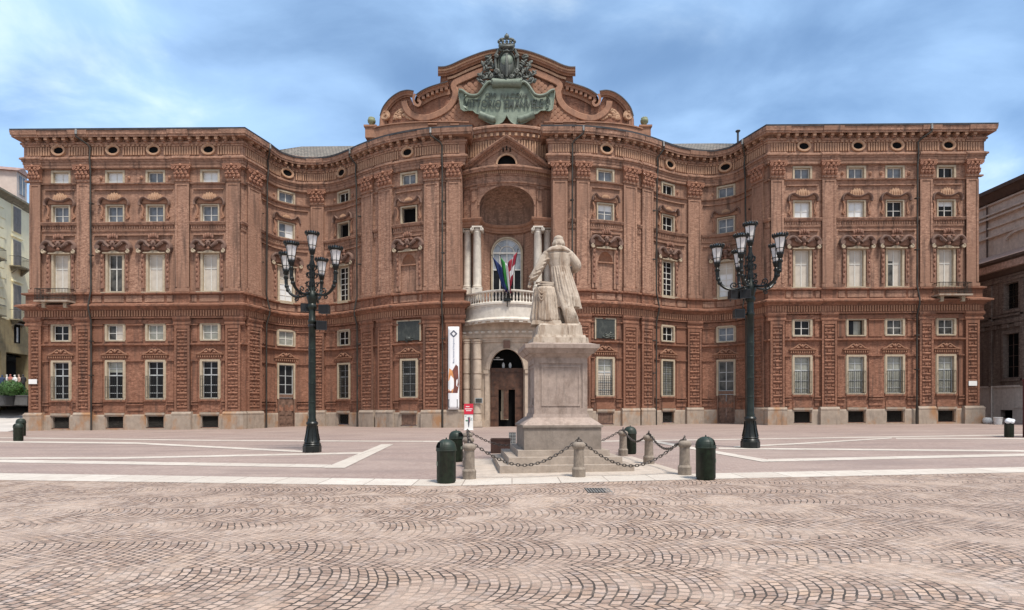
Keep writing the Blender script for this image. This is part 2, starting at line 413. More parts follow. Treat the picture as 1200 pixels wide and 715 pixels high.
# ------------------------------------------------------------------ the ground
MT['cobble'] = cobble_mat(); MT['paving'] = paving_mat()
def sheet(name, polys, mat, lift, kind='structure'):
    m = MB()
    for poly in polys: m.face([(x, y, gz(x) + lift) for x, y in poly])
    o = m.build(name, mat); tag(o, kind=kind); return o
def line_at(a, b, x):  # y on a pixel line
    return a[1] + (b[1] - a[1]) * (x - a[0]) / (b[0] - a[0])
m = MB()
xs = [-900, -200, -60, -20, 0, 20, 60, 200, 900]; ys = [-60, 0, 8, 16, 30, 46, 80, 300, 1500]
for i in range(len(xs) - 1):
    for j in range(len(ys) - 1):
        m.face([(x, y, gz(max(-60, min(60, x)))) for x, y in ((xs[i], ys[j]), (xs[i + 1], ys[j]), (xs[i + 1], ys[j + 1]), (xs[i], ys[j + 1]))])
tag(m.build('ground', 'paving'), kind='structure')
# fan-laid porphyry in front of the pale border, which bends slightly before the monument
A0 = [gp(-60, 562), gp(520, 570), gp(860, 561), gp(1260, 552.5)]
A1 = [gp(-60, 554), gp(520, 562.5), gp(860, 554.5), gp(1260, 546.5)]
def ext(p, q, k): return (p[0] + (p[0] - q[0]) * k, p[1] + (p[1] - q[1]) * k)
A0 = [ext(A0[0], A0[1], 1.5)] + A0 + [ext(A0[-1], A0[-2], 1.5)]
A1 = [ext(A1[0], A1[1], 1.5)] + A1 + [ext(A1[-1], A1[-2], 1.5)]
m = MB()
for i in range(len(A0) - 1):
    (xa, ya), (xb, yb) = A0[i], A0[i + 1]
    m.face([(xa, -30, gz(xa) + .004), (xb, -30, gz(xb) + .004), (xb, yb, gz(xb) + .004), (xa, ya, gz(xa) + .004)])
tag(m.build('cobbled_road', 'cobble'), kind='structure')
def strip(px_path, th_top, th_bot=None, mat='strip'):
    """px_path: centre line in pixels; th: thickness in pixels at each point"""
    a = [gp(x, y + t / 2) for (x, y), t in zip(px_path, [.85 * q for q in th_top])]; b = [gp(x, y - .85 * t / 2) for (x, y), t in zip(px_path, th_top)]
    return [[a[i], a[i + 1], b[i + 1], b[i]] for i in range(len(a) - 1)]
polys = [[A0[i], A0[i + 1], A1[i + 1], A1[i]] for i in range(len(A0) - 1)]
sheet('border_pavement', polys, 'strip', .008)
ln = []
ln += strip([(-80, 539.2), (388, 546.6)], [3.6, 4.4])
q = [gp(380, 548.8), gp(404, 548.8), gp(461, 520.9), gp(447, 520.9)]; sheet('pavement_band', [q], 'strip', .0125)
ln += strip([(-80, 537.2), (140, 537), (426, 531)], [2.2, 2.4, 2.2])
sheet('pavement_line', ln, 'strip', .008)
ln = strip([(-80, 517.0), (160, 519.6), (365, 530)], [1.8, 2.2, 2.4]); sheet('pavement_line', ln, 'strip', .012)
ln = strip([(0, 513.2), (250, 516.3), (530, 517.6)], [1., 1.2, 1.3]); sheet('pavement_line', ln, 'strip', .008)
q = [gp(757, 517), gp(770, 517), gp(913, 541.3), gp(893, 541.6)]; sheet('pavement_band', [q], 'strip', .0125)
ln = strip([(900, 539.8), (1280, 531.6)], [3.6, 3.4]); ln += strip([(842, 525.6), (1280, 529.5)], [1.9, 2.2]); sheet('pavement_line', ln, 'strip', .008)
ln = strip([(860, 524), (940, 520), (1045, 513.6)], [1.6, 1.8, 1.2]); sheet('pavement_line', ln, 'strip', .012)
ln = strip([(700, 517.4), (900, 514.5), (1280, 508.5)], [1.2, 1.1, 1.1]); ln += strip([(1050, 514), (1280, 514.6)], [1.2, 1.4]); sheet('pavement_line', ln, 'strip', .008)

# ------------------------------------------------------------------ the palace: plan curve and facade coordinates
def P2(px, Y): return ((px - 600) * Y / FPX, Y)
class Facade:
    def __init__(s, pts):
        s.p = [Vector(q) for q in pts]; s.cs = [0]
        for i in range(len(s.p) - 1): s.cs.append(s.cs[-1] + (s.p[i + 1] - s.p[i]).length)
        s.n = []
        for i in range(len(s.p) - 1):
            t = (s.p[i + 1] - s.p[i]).normalized(); s.n.append(Vector((t.y, -t.x)))
        s.mt = [s.n[0]] + [(s.n[i - 1] + s.n[i]) / (1 + s.n[i - 1].dot(s.n[i])) for i in range(1, len(s.n))] + [s.n[-1]]
        s.tab = []
        n = 4000
        for i in range(n + 1):
            q = s.at(s.cs[-1] * i / n); s.tab.append((s.cs[-1] * i / n, 600 + q[0] * FPX / q[1]))
        s.lo, s.hi = 0, s.cs[-1]
    def seg(s, t):
        for i in range(len(s.cs) - 1):
            if t <= s.cs[i + 1] + 1e-9: return i
        return len(s.cs) - 2
    def at(s, t, d=0):
        for i, c in enumerate(s.cs):
            if abs(c - t) < 1e-5: q = s.p[i] + s.mt[i] * d; return q.x, q.y
        i = s.seg(t); u = (t - s.cs[i]) / (s.cs[i + 1] - s.cs[i])
        q = s.p[i].lerp(s.p[i + 1], u) + s.n[i] * d; return q.x, q.y
    def P(s, t, z, d=0):
        x, y = s.at(t, d); return (x, y, z + K * x)
    def ang(s, t):
        a = s.at(max(0, t - .35)); b = s.at(min(s.cs[-1], t + .35)); return atan2(b[1] - a[1], b[0] - a[0])
    def st(s, a, b): return [a] + [c for c in s.cs if a + 1e-4 < c < b - 1e-4] + [b]
    def of(s, px):
        best = min((abs(q - px), t) for t, q in s.tab if s.lo <= t <= s.hi); return best[1]
    def box(s, mb, s0, s1, z0, z1, d0, d1):
        mb.loops([[s.P(t, z0, d0), s.P(t, z0, d1), s.P(t, z1, d1), s.P(t, z1, d0)] for t in s.st(s0, s1)])
    def prof(s, mb, s0, s1, pr):
        mb.loops([[s.P(t, z, d) for d, z in pr] for t in s.st(s0, s1)])
def zl(y, d=0.): return (HOR - y) * (44.6 - d) / FPX + 1.977   # height above the palace's foot, read on its left wing

lc = [P2(306.5, 46.7), P2(315, 47.7), P2(325, 48.6), P2(346, 49.65), P2(372, 50.0), P2(395, 49.6), P2(415, 48.5), P2(432, 47.35), P2(455, 46.15), P2(480, 45.35), P2(510, 44.8), P2(541, 44.6)]
rc = [P2(646.5, 44.6), P2(677, 44.65), P2(706, 45.0), P2(731, 45.6), P2(754, 46.5), P2(772, 47.5), P2(790, 48.4), P2(812, 49.0), P2(835, 49.1), P2(858, 48.4), P2(870, 47.55), P2(880, 46.6)]
def c2(pts): return [(v.x, v.y) for v in crom([(a, b, 0) for a, b in pts], 4)]
FL = Facade([(-38.7, 75), (-38.7, 44.6), P2(283.5, 44.6)] + c2(lc) + [(lc[-1][0], 46.9)])
FR = Facade([(rc[0][0], 46.9)] + c2(rc) + [P2(901, 44.8), (37.6, 44.8), (37.6, 75)])
FL.lo, FL.hi = FL.cs[1], FL.cs[-2]; FR.lo, FR.hi = FR.cs[1], FR.cs[-2]
CX = -.43
palace = empty('brick_palace', (CX, 45, 0))
tag(palace, 'long baroque red brick palace with wavy facade and curved central gable behind the monument', 'palace')
SIDE = [(FL, 'L'), (FR, 'R')]
BAYS = {'L': dict(W1=71.7, W2=135, W3=182.5, W4=246.3, C1=335, C2=403.5, V1=479.5),
        'R': dict(W1=1108.5, W2=1048.5, W3=1003.2, W4=940, C1=851, C2=782, V1=709)}
PIL = {'L': [(33, 50.5), (91.5, 108), (206, 224), (265.5, 283), (288, 304), (364, 381), (425.5, 439), (444.8, 461.2), (497, 516), (523, 540.6)],
       'R': [(647, 665.3), (674.5, 691), (729, 745.3), (750.5, 764), (804.5, 821), (883, 897), (901.5, 918), (961.5, 979), (1075.5, 1091.5), (1129.5, 1146.5)]}
PIPE = {'L': [110.6, 307.8, 422.4, 519.5], 'R': [669.8, 762.5+3, 878.2, 1070.8]}

# window openings: width, bottom y, top y (pixels on the left wing)
OPEN = dict(oval=(.84, 181.9, 173.6), attic=(1.26, 214.3, 201.8), square=(1.28, 260, 241.6), tall=(1.16, 341.5, 298.5), mezz=(1.27, 398.6, 381),
            ground=(1.27, 467.2, 424.2), cellar=(1.34, 501, 488.2))
def zrange(k): w, a, b = OPEN[k]; return zl(a), zl(b)
def bay_kinds(b):
    if b == 'V1': return ['oval', 'attic', 'square', 'niche', 'ground', 'cellar']
    if b == 'C1': return ['oval', 'attic', 'square', 'tall', 'mezz', 'door']
    return ['oval', 'attic', 'square', 'tall', 'mezz', 'ground', 'cellar']
def opening(kind):
    if kind == 'door': return 1.27, -.05, zl(424.2)
    if kind == 'niche': return 1.2, zl(309.3), zl(297.6)
    w, a, b = OPEN[kind]; return w, zl(a), zl(b)

ZSPLIT = zl(364)
for F, sd in SIDE:
    holes = []
    for b, px in BAYS[sd].items():
        sc = F.of(px)
        for k in bay_kinds(b):
            if k == 'oval': continue
            w, z0, z1 = opening(k); h = w / 2 + .03
            holes.append((sc - h, sc + h, z0 - .03, z1 + .03))
    ss = sorted(set([round(x, 4) for x in F.cs] + [round(h[i], 4) for h in holes for i in (0, 1)]))
    zs = sorted(set([-.4, ZSPLIT, 24.05] + [round(h[i], 4) for h in holes for i in (2, 3)]))
    m = MB()
    for i in range(len(ss) - 1):
        sm = (ss[i] + ss[i + 1]) / 2
        hs = [h for h in holes if h[0] < sm < h[1]]
        for j in range(len(zs) - 1):
            zm = (zs[j] + zs[j + 1]) / 2
            if any(h[2] < zm < h[3] for h in hs): continue
            m.mat(0 if zm > ZSPLIT else 1)
            m.face([F.P(ss[i], zs[j]), F.P(ss[i + 1], zs[j]), F.P(ss[i + 1], zs[j + 1]), F.P(ss[i], zs[j + 1])])
    wo = m.build('wall', ['brick', 'brick2'], palace)

# entablature, cornice and band
def stepped(pr_y):   # [(d, y)] -> [(d, z)]
    return [(d, zl(y, d)) for d, y in pr_y]
ENT = stepped([(-.1, 196.3), (.24, 196.3), (.24, 192.6), (.28, 192.6), (.28, 189.2), (.33, 189.2), (.35, 187), (.44, 186.2), (.44, 184.4), (.22, 183.6), (.22, 172.4), (.29, 172), (.31, 169.6),
               (.38, 169.2), (.40, 166.8), (.26, 166.6), (.24, 160.4), (.76, 160.0), (.78, 157.4), (.82, 157.2), (.83, 155.5), (.85, 153.4), (.86, 152.2), (-.1, 150.6)])
GUT = [(.82, zl(152.3, .86)), (.90, zl(152.3, .86)), (.92, zl(150.2, .86)), (.2, zl(150.2, .86) + .1), (.2, zl(152.3, .86))]
BAND = stepped([(-.1, 373.2), (.27, 373.2), (.27, 371.4), (.22, 371.2), (.22, 363.6), (.30, 363.2), (.34, 362.2), (.46, 360.4), (.56, 359), (.66, 358.6), (.66, 356.8), (.2, 355.4), (-.1, 355)])
PED = stepped([(-.05, 355.6), (.12, 355.6), (.12, 346), (.26, 345.4), (.32, 344.4), (.32, 343), (.1, 342.6), (-.05, 342.6)])
for F, sd in SIDE:
    S0, S1 = 0, F.cs[-1]
    m = MB(); F.prof(m, S0, S1, ENT)
    # ressauts over the pilasters
    for a, b in PIL[sd]:
        s0, s1 = F.of(a), F.of(b)
        sh = [(d + .07 if d > 0 else d, z + .004) for d, z in ENT]
        F.prof(m, s0 - .12, s1 + .12, sh[:15] + [(-.1, sh[14][1])])
        sh2 = [(d + .06, z - .004) for d, z in ENT[17:]]
        F.prof(m, s0 - .2, s1 + .2, [(.0, sh2[0][1])] + sh2)
    # modillions and the fluted frieze belong to the cornice's surface
    n = int((F.hi - F.lo) / .71)
    for i in range(n):
        s = F.lo + .2 + i * .71
        m.mat(1); F.box(m, s, s + .25, zl(164.6, .5), zl(160.8, .5), .22, .70); m.mat(0)
        F.box(m, s + .02, s + .23, zl(166.4, .5), zl(164.7, .5), .22, .6)
    ov = [F.of(px) for px in BAYS[sd].values()]
    m.mat(1)
    n = int((F.hi - F.lo) / .205)
    for i in range(n):
        s = F.lo + .04 + i * .205
        if all(abs(s + .05 - o) > .72 for o in ov): F.box(m, s, s + .115, zl(182.6, .2), zl(173.2, .2), .20, .345)
    n = int((F.hi - F.lo) / .36)
    for i in range(n):
        s = F.lo + .1 + i * .36; F.box(m, s, s + .2, zl(171.6, .3), zl(169.6, .3), .28, .37)
    m.build('cornice', ['brick', 'terra_mid'], palace)
    m = MB(); F.prof(m, S0, S1, GUT); m.build('gutter', 'gutter', palace)
    m = MB(); F.prof(m, S0, S1, BAND); F.prof(m, S0, S1, PED)
    m.mat(1); n = int((F.hi - F.lo) / .212)
    for i in range(n):
        s = F.lo + .03 + i * .212; F.box(m, s, s + .1, zl(370.9, .2), zl(364, .2), .20, .325)
    m.mat(0)
    for a, b in PIL[sd]:
        s0, s1 = F.of(a), F.of(b)
        F.prof(m, s0 - .1, s1 + .1, [(d + .06 if d > 0 else d, z + .003) for d, z in BAND])
        F.prof(m, s0 - .06, s1 + .06, [(d + .1 if d > 0 else d, z + .003) for d, z in PED])
    m.build('string_course', ['brick2', 'terra_mid2'], palace)
    # stone plinth course between the pilasters, open at cellars and doors
    m = MB(); cuts = []
    for b, px in BAYS[sd].items(): cuts.append((F.of(px) - .74, F.of(px) + .74, b))
    cuts.sort(); x = S0
    def run(a, b):
        F.prof(m, a, b, [(-.05, -.4), (.1, -.4), (.1, zl(487.6)), (.06, zl(485.8)), (-.05, zl(485.8))])
    for a, b, nm in cuts:
        run(x, a); x = b
        if nm != 'C1': F.prof(m, a, b, [(-.05, -.4), (.1, -.4), (.1, zl(502)), (-.05, zl(502))])
    run(x, S1)
    m.build('plinth_course', 'plinth', palace)

# horizontal ledges and panels of each bay
for F, sd in SIDE:
    pil = sorted((F.of(a), F.of(b)) for a, b in PIL[sd])
    for i in range(len(pil) - 1):
        a, b = pil[i][1], pil[i + 1][0]
        if b - a < .25: continue
        bays = sorted(F.of(px) for px in BAYS[sd].values() if a < F.of(px) < b)
        def part(name, mat, fn):
            m = MB(); fn(m); m.build(name, mat, palace)
        part('ledge', 'brick', lambda m: F.prof(m, a, b, [(-.02, zl(216.6)), (.15, zl(216.6)), (.18, zl(215.2)), (-.02, zl(214.9))]))
        part('ledge', 'brick', lambda m: F.box(m, a, b, zl(198.6), zl(196.4), -.02, .2))
        def sillc(m):
            F.prof(m, a, b, [(-.02, zl(271.5)), (.07, zl(271.5)), (.10, zl(269.8)), (.10, zl(269.3)), (.06, zl(269)), (.06, zl(265)), (.2, zl(264.4)), (.27, zl(262)), (.27, zl(261.2)), (-.02, zl(260.9))])
            n = int((b - a) / .2)
            for k in range(n): F.box(m, a + .05 + k * .2, a + .15 + k * .2, zl(268.6), zl(265.2), .05, .12)
        part('sill_course', 'brick', sillc)
        part('ledge', 'brick2', lambda m: F.prof(m, a, b, [(-.02, zl(406)), (.06, zl(405.8)), (.22, zl(404.6)), (.22, zl(403.2)), (-.02, zl(402.6))]))
        if not bays: continue
        part('panel_frame', 'brick', lambda m: F.box(m, a + .22, b - .22, zl(223.2), zl(222.1), -.02, .14))
        part('panel_frame', 'brick', lambda m: F.box(m, a + .22, b - .22, zl(276.6), zl(275.5), -.02, .14))
        part('architrave', 'brick2', lambda m: F.box(m, a, b, zl(379.6), zl(375), -.02, .10))
        # flat panel strips beside each window
        edges = [a + .12] + sum([[q - .98, q + .98] for q in bays], []) + [b - .12]
        for e0, e1 in zip(edges[::2], edges[1::2]):
            if e1 - e0 < .16: continue
            def strip_(m):
                for y1, y0, dd in ((381.6, 400.5, .06), (423.5, 470.5, .06), (474.5, 481.5, .06)):
                    F.box(m, e0 + .02, e1 - .02, zl(y0), zl(y1), -.02, dd)
                for y in (381, 423, 474.2, 471):
                    F.box(m, e0 - .05, e1 + .05, zl(y + .7), zl(y - .7), -.02, .17)
            part('wall_panel', 'brick2', strip_)
            part('parapet_panel', 'brick', lambda m: F.box(m, e0 + .02, e1 - .02, zl(354.5), zl(347), .1, .17))
        for q in bays:
            part('apron_panel', 'brick2', lambda m: F.box(m, q - .74, q + .74, zl(483.5), zl(475.8), -.02, .05))
            part('parapet_panel', 'brick', lambda m: F.box(m, q - .78, q + .78, zl(354.5), zl(347), .1, .16))

# ------------------------------------------------------------------ pilasters
def capital_mesh():
    m = MB()
    m.loops([[(-w, 0, z), (-w, -d, z), (w, -d, z), (w, 0, z)] for w, d, z in ((.52, .22, 0), (.54, .25, .1), (.5, .24, .12), (.52, .26, .7), (.6, .34, 1.02))])
    m.loops([[(-w, 0, z), (-w, -d, z), (w, -d, z), (w, 0, z)] for w, d, z in ((.66, .42, 1.03), (.72, .46, 1.08), (.72, .46, 1.17))])
    for i in range(4):
        x = -.45 + .3 * i; m.ball((x, -.31, .27), (.14, .1, .2), 8, 5); m.ball((x, -.4, .43), (.1, .07, .07), 8, 4)
    for i in range(3):
        x = -.34 + .34 * i; m.ball((x, -.35, .58), (.14, .1, .2), 8, 5); m.ball((x, -.45, .74), (.1, .08, .07), 8, 4)
    for sx in (-1, 1):
        for x, z, r in ((.56, .88, .17), (.2, .9, .11)):
            m.tube([(sx * x + r * (1 - t / 14) * cos(t * .75), -.42, z + r * (1 - t / 14) * sin(t * .75)) for t in range(13)], .045, 6)
            m.ball((sx * x, -.42, z), (.05, .06, .05), 6, 4)
    m.ball((0, -.47, 1.1), (.12, .07, .12), 8, 5)
    return m.mesh('capital', 'terra_red', 50)
MT['terra_red'] = stone_mat('red_terracotta', (.37, .185, .118), (.18, .08, .06), .5, .85, 2.5)
CAPM = capital_mesh()
ZC0, ZC1 = zl(212.2), zl(195.6)
for F, sd in SIDE:
    for a, b in PIL[sd]:
        s0, s1 = F.of(a), F.of(b); sc = (s0 + s1) / 2; w = s1 - s0
        m = MB()
        # upper shaft with a sunk face
        F.box(m, s0, s1, zl(342.8), zl(339), 0, .27); F.box(m, s0 + .05, s1 - .05, zl(339), zl(212), 0, .17)
        e = .17
        F.box(m, s0 + .05, s0 + .05 + e, zl(337.5), zl(217), .1, .215); F.box(m, s1 - .05 - e, s1 - .05, zl(337.5), zl(217), .1, .215)
        F.box(m, s0 + .05 + e, s1 - .05 - e, zl(218.4), zl(217), .1, .213)
        F.box(m, s0 - .02, s1 + .02, zl(214), zl(212.2), 0, .27)
        # lower shaft: moulded head, framed bossed field
        m.mat(1)
        F.prof(m, s0 - .08, s1 + .08, [(0, zl(382)), (.25, zl(382)), (.28, zl(380.8)), (.28, zl(379.6)), (.24, zl(379.2)), (.24, zl(377)), (.31, zl(376.2)), (.36, zl(374.4)), (.36, zl(373.2)), (0, zl(373))])
        F.box(m, s0, s1, zl(483), zl(382), 0, .15)
        F.box(m, s0, s0 + e, zl(483), zl(382), .1, .235); F.box(m, s1 - e, s1, zl(483), zl(382), .1, .235)
        F.box(m, s0 + e, s1 - e, zl(386), zl(382), .1, .232); F.box(m, s0 + e, s1 - e, zl(483), zl(480), .1, .232)
        y = 387.3; i = 0; i0, i1 = s0 + e + .05, s1 - e - .05; iw = i1 - i0
        while y < 478.6:
            zt, zb = zl(y), zl(y + 2.7)
            if i % 4 == 1:     # a star between two short blocks
                F.box(m, i0, i0 + iw * .24, zb, zt, .12, .235); F.box(m, i1 - iw * .24, i1, zb, zt, .12, .235)
                cs, cz, r = (i0 + i1) / 2, (zb + zt) / 2, min(.19, iw * .24)
                pts = [F.P(cs + r * (1 if k % 2 == 0 else .42) * cos(k * pi / 4), cz + r * .75 * (1 if k % 2 == 0 else .42) * sin(k * pi / 4), .14) for k in range(8)]
                tip = F.P(cs, cz, .26)
                for k in range(8): m.face([pts[k], pts[(k + 1) % 8], tip])
            elif i % 4 == 3:
                F.box(m, i0 + iw * .3, i1 - iw * .3, zb, zt, .12, .24); F.box(m, i0, i0 + iw * .22, zb + .03, zt - .03, .12, .21); F.box(m, i1 - iw * .22, i1, zb + .03, zt - .03, .12, .21)
            else:
                F.prof(m, i0, i1, [(.12, zb), (.2, zb), (.24, (zb + zt) / 2), (.2, zt), (.12, zt)])
            y += 4.05; i += 1
        p = m.build('pilaster', ['brick', 'brick2'], palace)
        m = MB(); F.prof(m, s0 - .16, s1 + .16, [(0, -.4), (.34, -.4), (.34, zl(487)), (.36, zl(486.4)), (.36, zl(485)), (.27, zl(483.4)), (.27, zl(482.8)), (0, zl(482.8))])
        m.build('plinth', 'plinth', p)
        x, yy, zz = F.P(sc, ZC0, .02)
        c = put(CAPM, 'capital', p, (x - CX, yy - 45, zz), F.ang(sc) if not (a in (288, 883)) else F.ang(sc))
        c.scale = (w / 1.16, 1, (ZC1 - ZC0) / 1.17)

# ------------------------------------------------------------------ windows (built once each, placed in every bay)
def rframe(m, w, h, t, y0, y1, bottom=True, tb=None):
    tb = t if tb is None else tb
    m.box(-w / 2 - t, -w / 2, y0, y1, -tb if bottom else 0, h + t); m.box(w / 2, w / 2 + t, y0, y1, -tb if bottom else 0, h + t)
    m.box(-w / 2, w / 2, y0, y1, h, h + t)
    if bottom: m.box(-w / 2, w / 2, y0, y1, -tb, 0)
def glazing(w, h, pn, bars=((), (.5,)), fr='paint', bw=.045, half=None, blind=0., bmat='g_white'):
    """bars: (heights of transoms as fractions), (mullions as fractions); pane colour pn; half: second pane colour right of the middle"""
    m = MB(); W2 = w - .004
    b = .055
    m.box(-W2 / 2, -W2 / 2 + b, -.03, .03, 0, h); m.box(W2 / 2 - b, W2 / 2, -.03, .03, 0, h)
    m.box(-W2 / 2 + b, W2 / 2 - b, -.03, .03, h - b, h); m.box(-W2 / 2 + b, W2 / 2 - b, -.03, .03, 0, b)
    for f in bars[1]: m.box(-W2 / 2 + f * W2 - bw * .8, -W2 / 2 + f * W2 + bw * .8, -.028, .03, b, h - b)
    for f in bars[0]:
        f, tk = f if isinstance(f, tuple) else (f, bw * .55)
        m.box(-W2 / 2 + b, W2 / 2 - b, -.024, .026, f * h - tk, f * h + tk)
    m.mat(1); m.box(-W2 / 2 + .01, 0, .005, .02, .01, h - .01)
    m.mat(2); m.box(0.0005, W2 / 2 - .01, .006, .02, .01, h - .01)
    if blind: m.mat(4); m.box(-W2 / 2 + .02, W2 / 2 - .02, .0015, .0045, h * (1 - blind), h - .02)
    m.mat(3); m.box(-W2 / 2 - .02, W2 / 2 + .02, .3, .32, -.02, h + .02)
    return m.mesh('glazing', [fr, pn, half or pn, 'black', bmat])
_gc = {}
def glaz(*a, **k):
    key = (a, tuple(sorted(k.items())))
    if key not in _gc: _gc[key] = glazing(*a, **k)
    return _gc[key]
def scroll(m, cx, y, cz, r, turns=1.4, a0=0, sgn=1, th=.04, n=18):
    m.tube([(cx + r * (1 - .85 * i / n) * cos(a0 + sgn * i / n * turns * 2 * pi), y, cz + r * (1 - .85 * i / n) * sin(a0 + sgn * i / n * turns * 2 * pi)) for i in range(n + 1)], [th * (1 - .4 * i / n) for i in range(n + 1)], 6)

def hood_big(inv=False):
    """the broken scroll hood over a tall window; origin on the top middle of the opening"""
    m = MB()
    for sx in (-1, 1):
        path = crom([(sx * 1.16, -.1, .12), (sx * 1.30, -.16, .42), (sx * 1.28, -.2, .72), (sx * 1.02, -.22, .96), (sx * .72, -.22, .92), (sx * .48, -.24, .68), (sx * .26, -.24, .5)], 5)
        if inv: path = crom([(sx * 1.3, -.1, .2), (sx * 1.28, -.16, .5), (sx * 1.05, -.2, .62), (sx * .8, -.22, .55), (sx * .62, -.22, .72), (sx * .5, -.24, .96), (sx * .25, -.24, 1.0)], 5)
        m.mat(0); m.sweep(path, [(-.10, -.25), (-.13, .0), (-.09, .12), (.0, .16), (.09, .12), (.13, .0), (.1, -.25)])
        m.mat(0); m.tube([(sx * 1.24, -.32 + .0, .5), (sx * 1.27, .02, .5)], .2, 10)
        m.mat(1); scroll(m, sx * 1.17, -.28, .16, .17, 1.3, pi / 2, -sx, .06)
        m.ball((sx * 1.17, -.2, .14), (.13, .12, .13), 8, 5)
        m.mat(0); scroll(m, sx * .62, -.3, .72, .16, 1.2, 0, sx, .05)
        m.mat(2); m.prism_xz([(sx * .2, .3), (sx * 1.05, .3), (sx * 1.15, .62), (sx * .95, .84), (sx * .7, .78), (sx * .45, .5), (sx * .2, .45)], -.07, 0)
        m.mat(2)
        for k in range(6):   # carved pendants down the sides of the frame
            m.ball((sx * (.98 + .05 * (k % 2)), -.06, -.2 - .38 * k), (.085, .07, .17), 7, 5)
        m.box(sx * .98 - .13, sx * .98 + .13, -.045, 0, -2.75, -.02)
    m.mat(0); m.ball((0, -.26, .74), (.2, .15, .3), 10, 7)                      # the mask
    m.ball((0, -.44, .68), (.06, .07, .12), 7, 5); m.ball((-.11, -.42, .8), (.07, .05, .05), 6, 4); m.ball((.11, -.42, .8), (.07, .05, .05), 6, 4)
    m.mat(2)
    for k in range(5):
        a = -1. + .5 * k; m.ball((.34 * sin(a) * 1.2, -.24, 1.12 + .34 * cos(a) * .9), (.085, .09, .2), 7, 5)
    m.box(-.32, .32, -.3, -.0, 1.0, 1.08)
    for sx in (-1, 1): m.ball((sx * .36, -.22, .98), (.16, .12, .12), 7, 5)
    m.mat(1)   # the pale lintel with its dipped top
    top = [(x, .14 + .12 * cos(x * pi / .78)) for x in [-.78 + .13 * i for i in range(13)]]
    m.prism_xz([(-.78, .03)] + top + [(.78, .03)], -.18, 0)
    m.box(-.86, .86, -.22, 0, .02, .085); 
    m.mat(2)
    m.ball((0, -.28, .36), (.13, .1, .13), 8, 5)
    return m.mesh('hood', ['terra_dark', 'frame', 'terra_deep'], 45)
def hood_small(inv=False):
    """the wavy brow over a square window, with ears and small scrolls down to its sill"""
    m = MB()
    pr = [(-.06, -.05), (-.075, .12), (-.03, .2), (.03, .22), (.07, .14), (.06, -.05)]
    if not inv: p = [(-1.16, -.1, -.18), (-1.18, -.1, .06), (-1.02, -.1, .34), (-.78, -.1, .42), (-.55, -.1, .3), (-.3, -.1, .2), (0, -.1, .18)]
    else: p = [(-1.18, -.1, .0), (-1.12, -.1, .3), (-.98, -.1, .52), (-.82, -.1, .5), (-.66, -.1, .3), (-.36, -.1, .2), (0, -.1, .18)]
    h = crom(p, 5); full = h + [Vector((-q.x, q.y, q.z)) for q in reversed(h[:-1])]
    m.mat(1); m.sweep(full, pr)
    m.mat(0)
    m.prism_xz([(-1., -.0), (-.98, .2), (-.78, .34), (-.55, .24), (-.3, .14), (.3, .14), (.55, .24), (.78, .34), (.98, .2), (1., 0)], -.09, 0)
    ks = .6 if inv else 1.
    cr = [(x * (ks if inv else 1), .2 + (z - .2) * ks) for x, z in ((-.56, .26), (-.56, .5), (-.44, .74), (-.34, .62), (-.2, .86), (-.08, .72), (0, .9), (.08, .72), (.2, .86), (.34, .62), (.44, .74), (.56, .5), (.56, .26))]
    m.mat(2); m.prism_xz(cr, -.16, 0)
    for k in range(5): m.ball(((-.36 + .18 * k) * ks, -.16, .2 + .3 * ks), (.045, .06, .2 * ks), 6, 5)
    m.mat(0)
    for sx in (-1, 1):
        m.sweep(crom([(sx * 1.1, -.03, -.1), (sx * .98, -.03, -.4), (sx * 1.0, -.03, -.8), (sx * 1.12, -.03, -1.1)], 4), [(-.07, -.03), (-.06, .07), (.06, .07), (.07, -.03)])
        scroll(m, sx * 1.05, -.1, -1.12, .13, 1.2, pi / 2, sx, .05); m.ball((sx * 1.05, -.06, -1.12), (.08, .07, .08), 7, 5)
    return m.mesh('hood', ['terra', 'terra_dark', 'terra_hi'], 45)
def relief_mesh():
    """low pediment-like relief over a ground-floor window"""
    m = MB()
    m.loops([[(-1.1, -d, z), (1.1, -d, z), (1.1, 0, z), (-1.1, 0, z)] for d, z in ((.1, 0), (.16, .05), (.16, .09), (.0, .1))])
    for k in range(11): m.box(-.96 + k * .18, -.87 + k * .18, -.1, 0, -.19, -.02)
    for sx in (-1, 1):
        m.sweep(crom([(sx * 1.0, 0, .14), (sx * .7, 0, .2), (sx * .4, 0, .42), (sx * .22, 0, .5), (sx * .12, 0, .36)], 4), [(-.045, -.02), (-.04, .1), (.04, .1), (.045, -.02)])
        m.ball((sx * .35, -.04, .25), (.16, .07, .09), 7, 5)
    m.ball((0, -.06, .36), (.11, .08, .17), 8, 5)
    return m.mesh('relief', 'terra', 45)
HB, HBI, HS, HSI, REL = hood_big(), hood_big(True), hood_small(), hood_small(True), relief_mesh()
H = {k: zl(OPEN[k][2]) - zl(OPEN[k][1]) for k in OPEN}
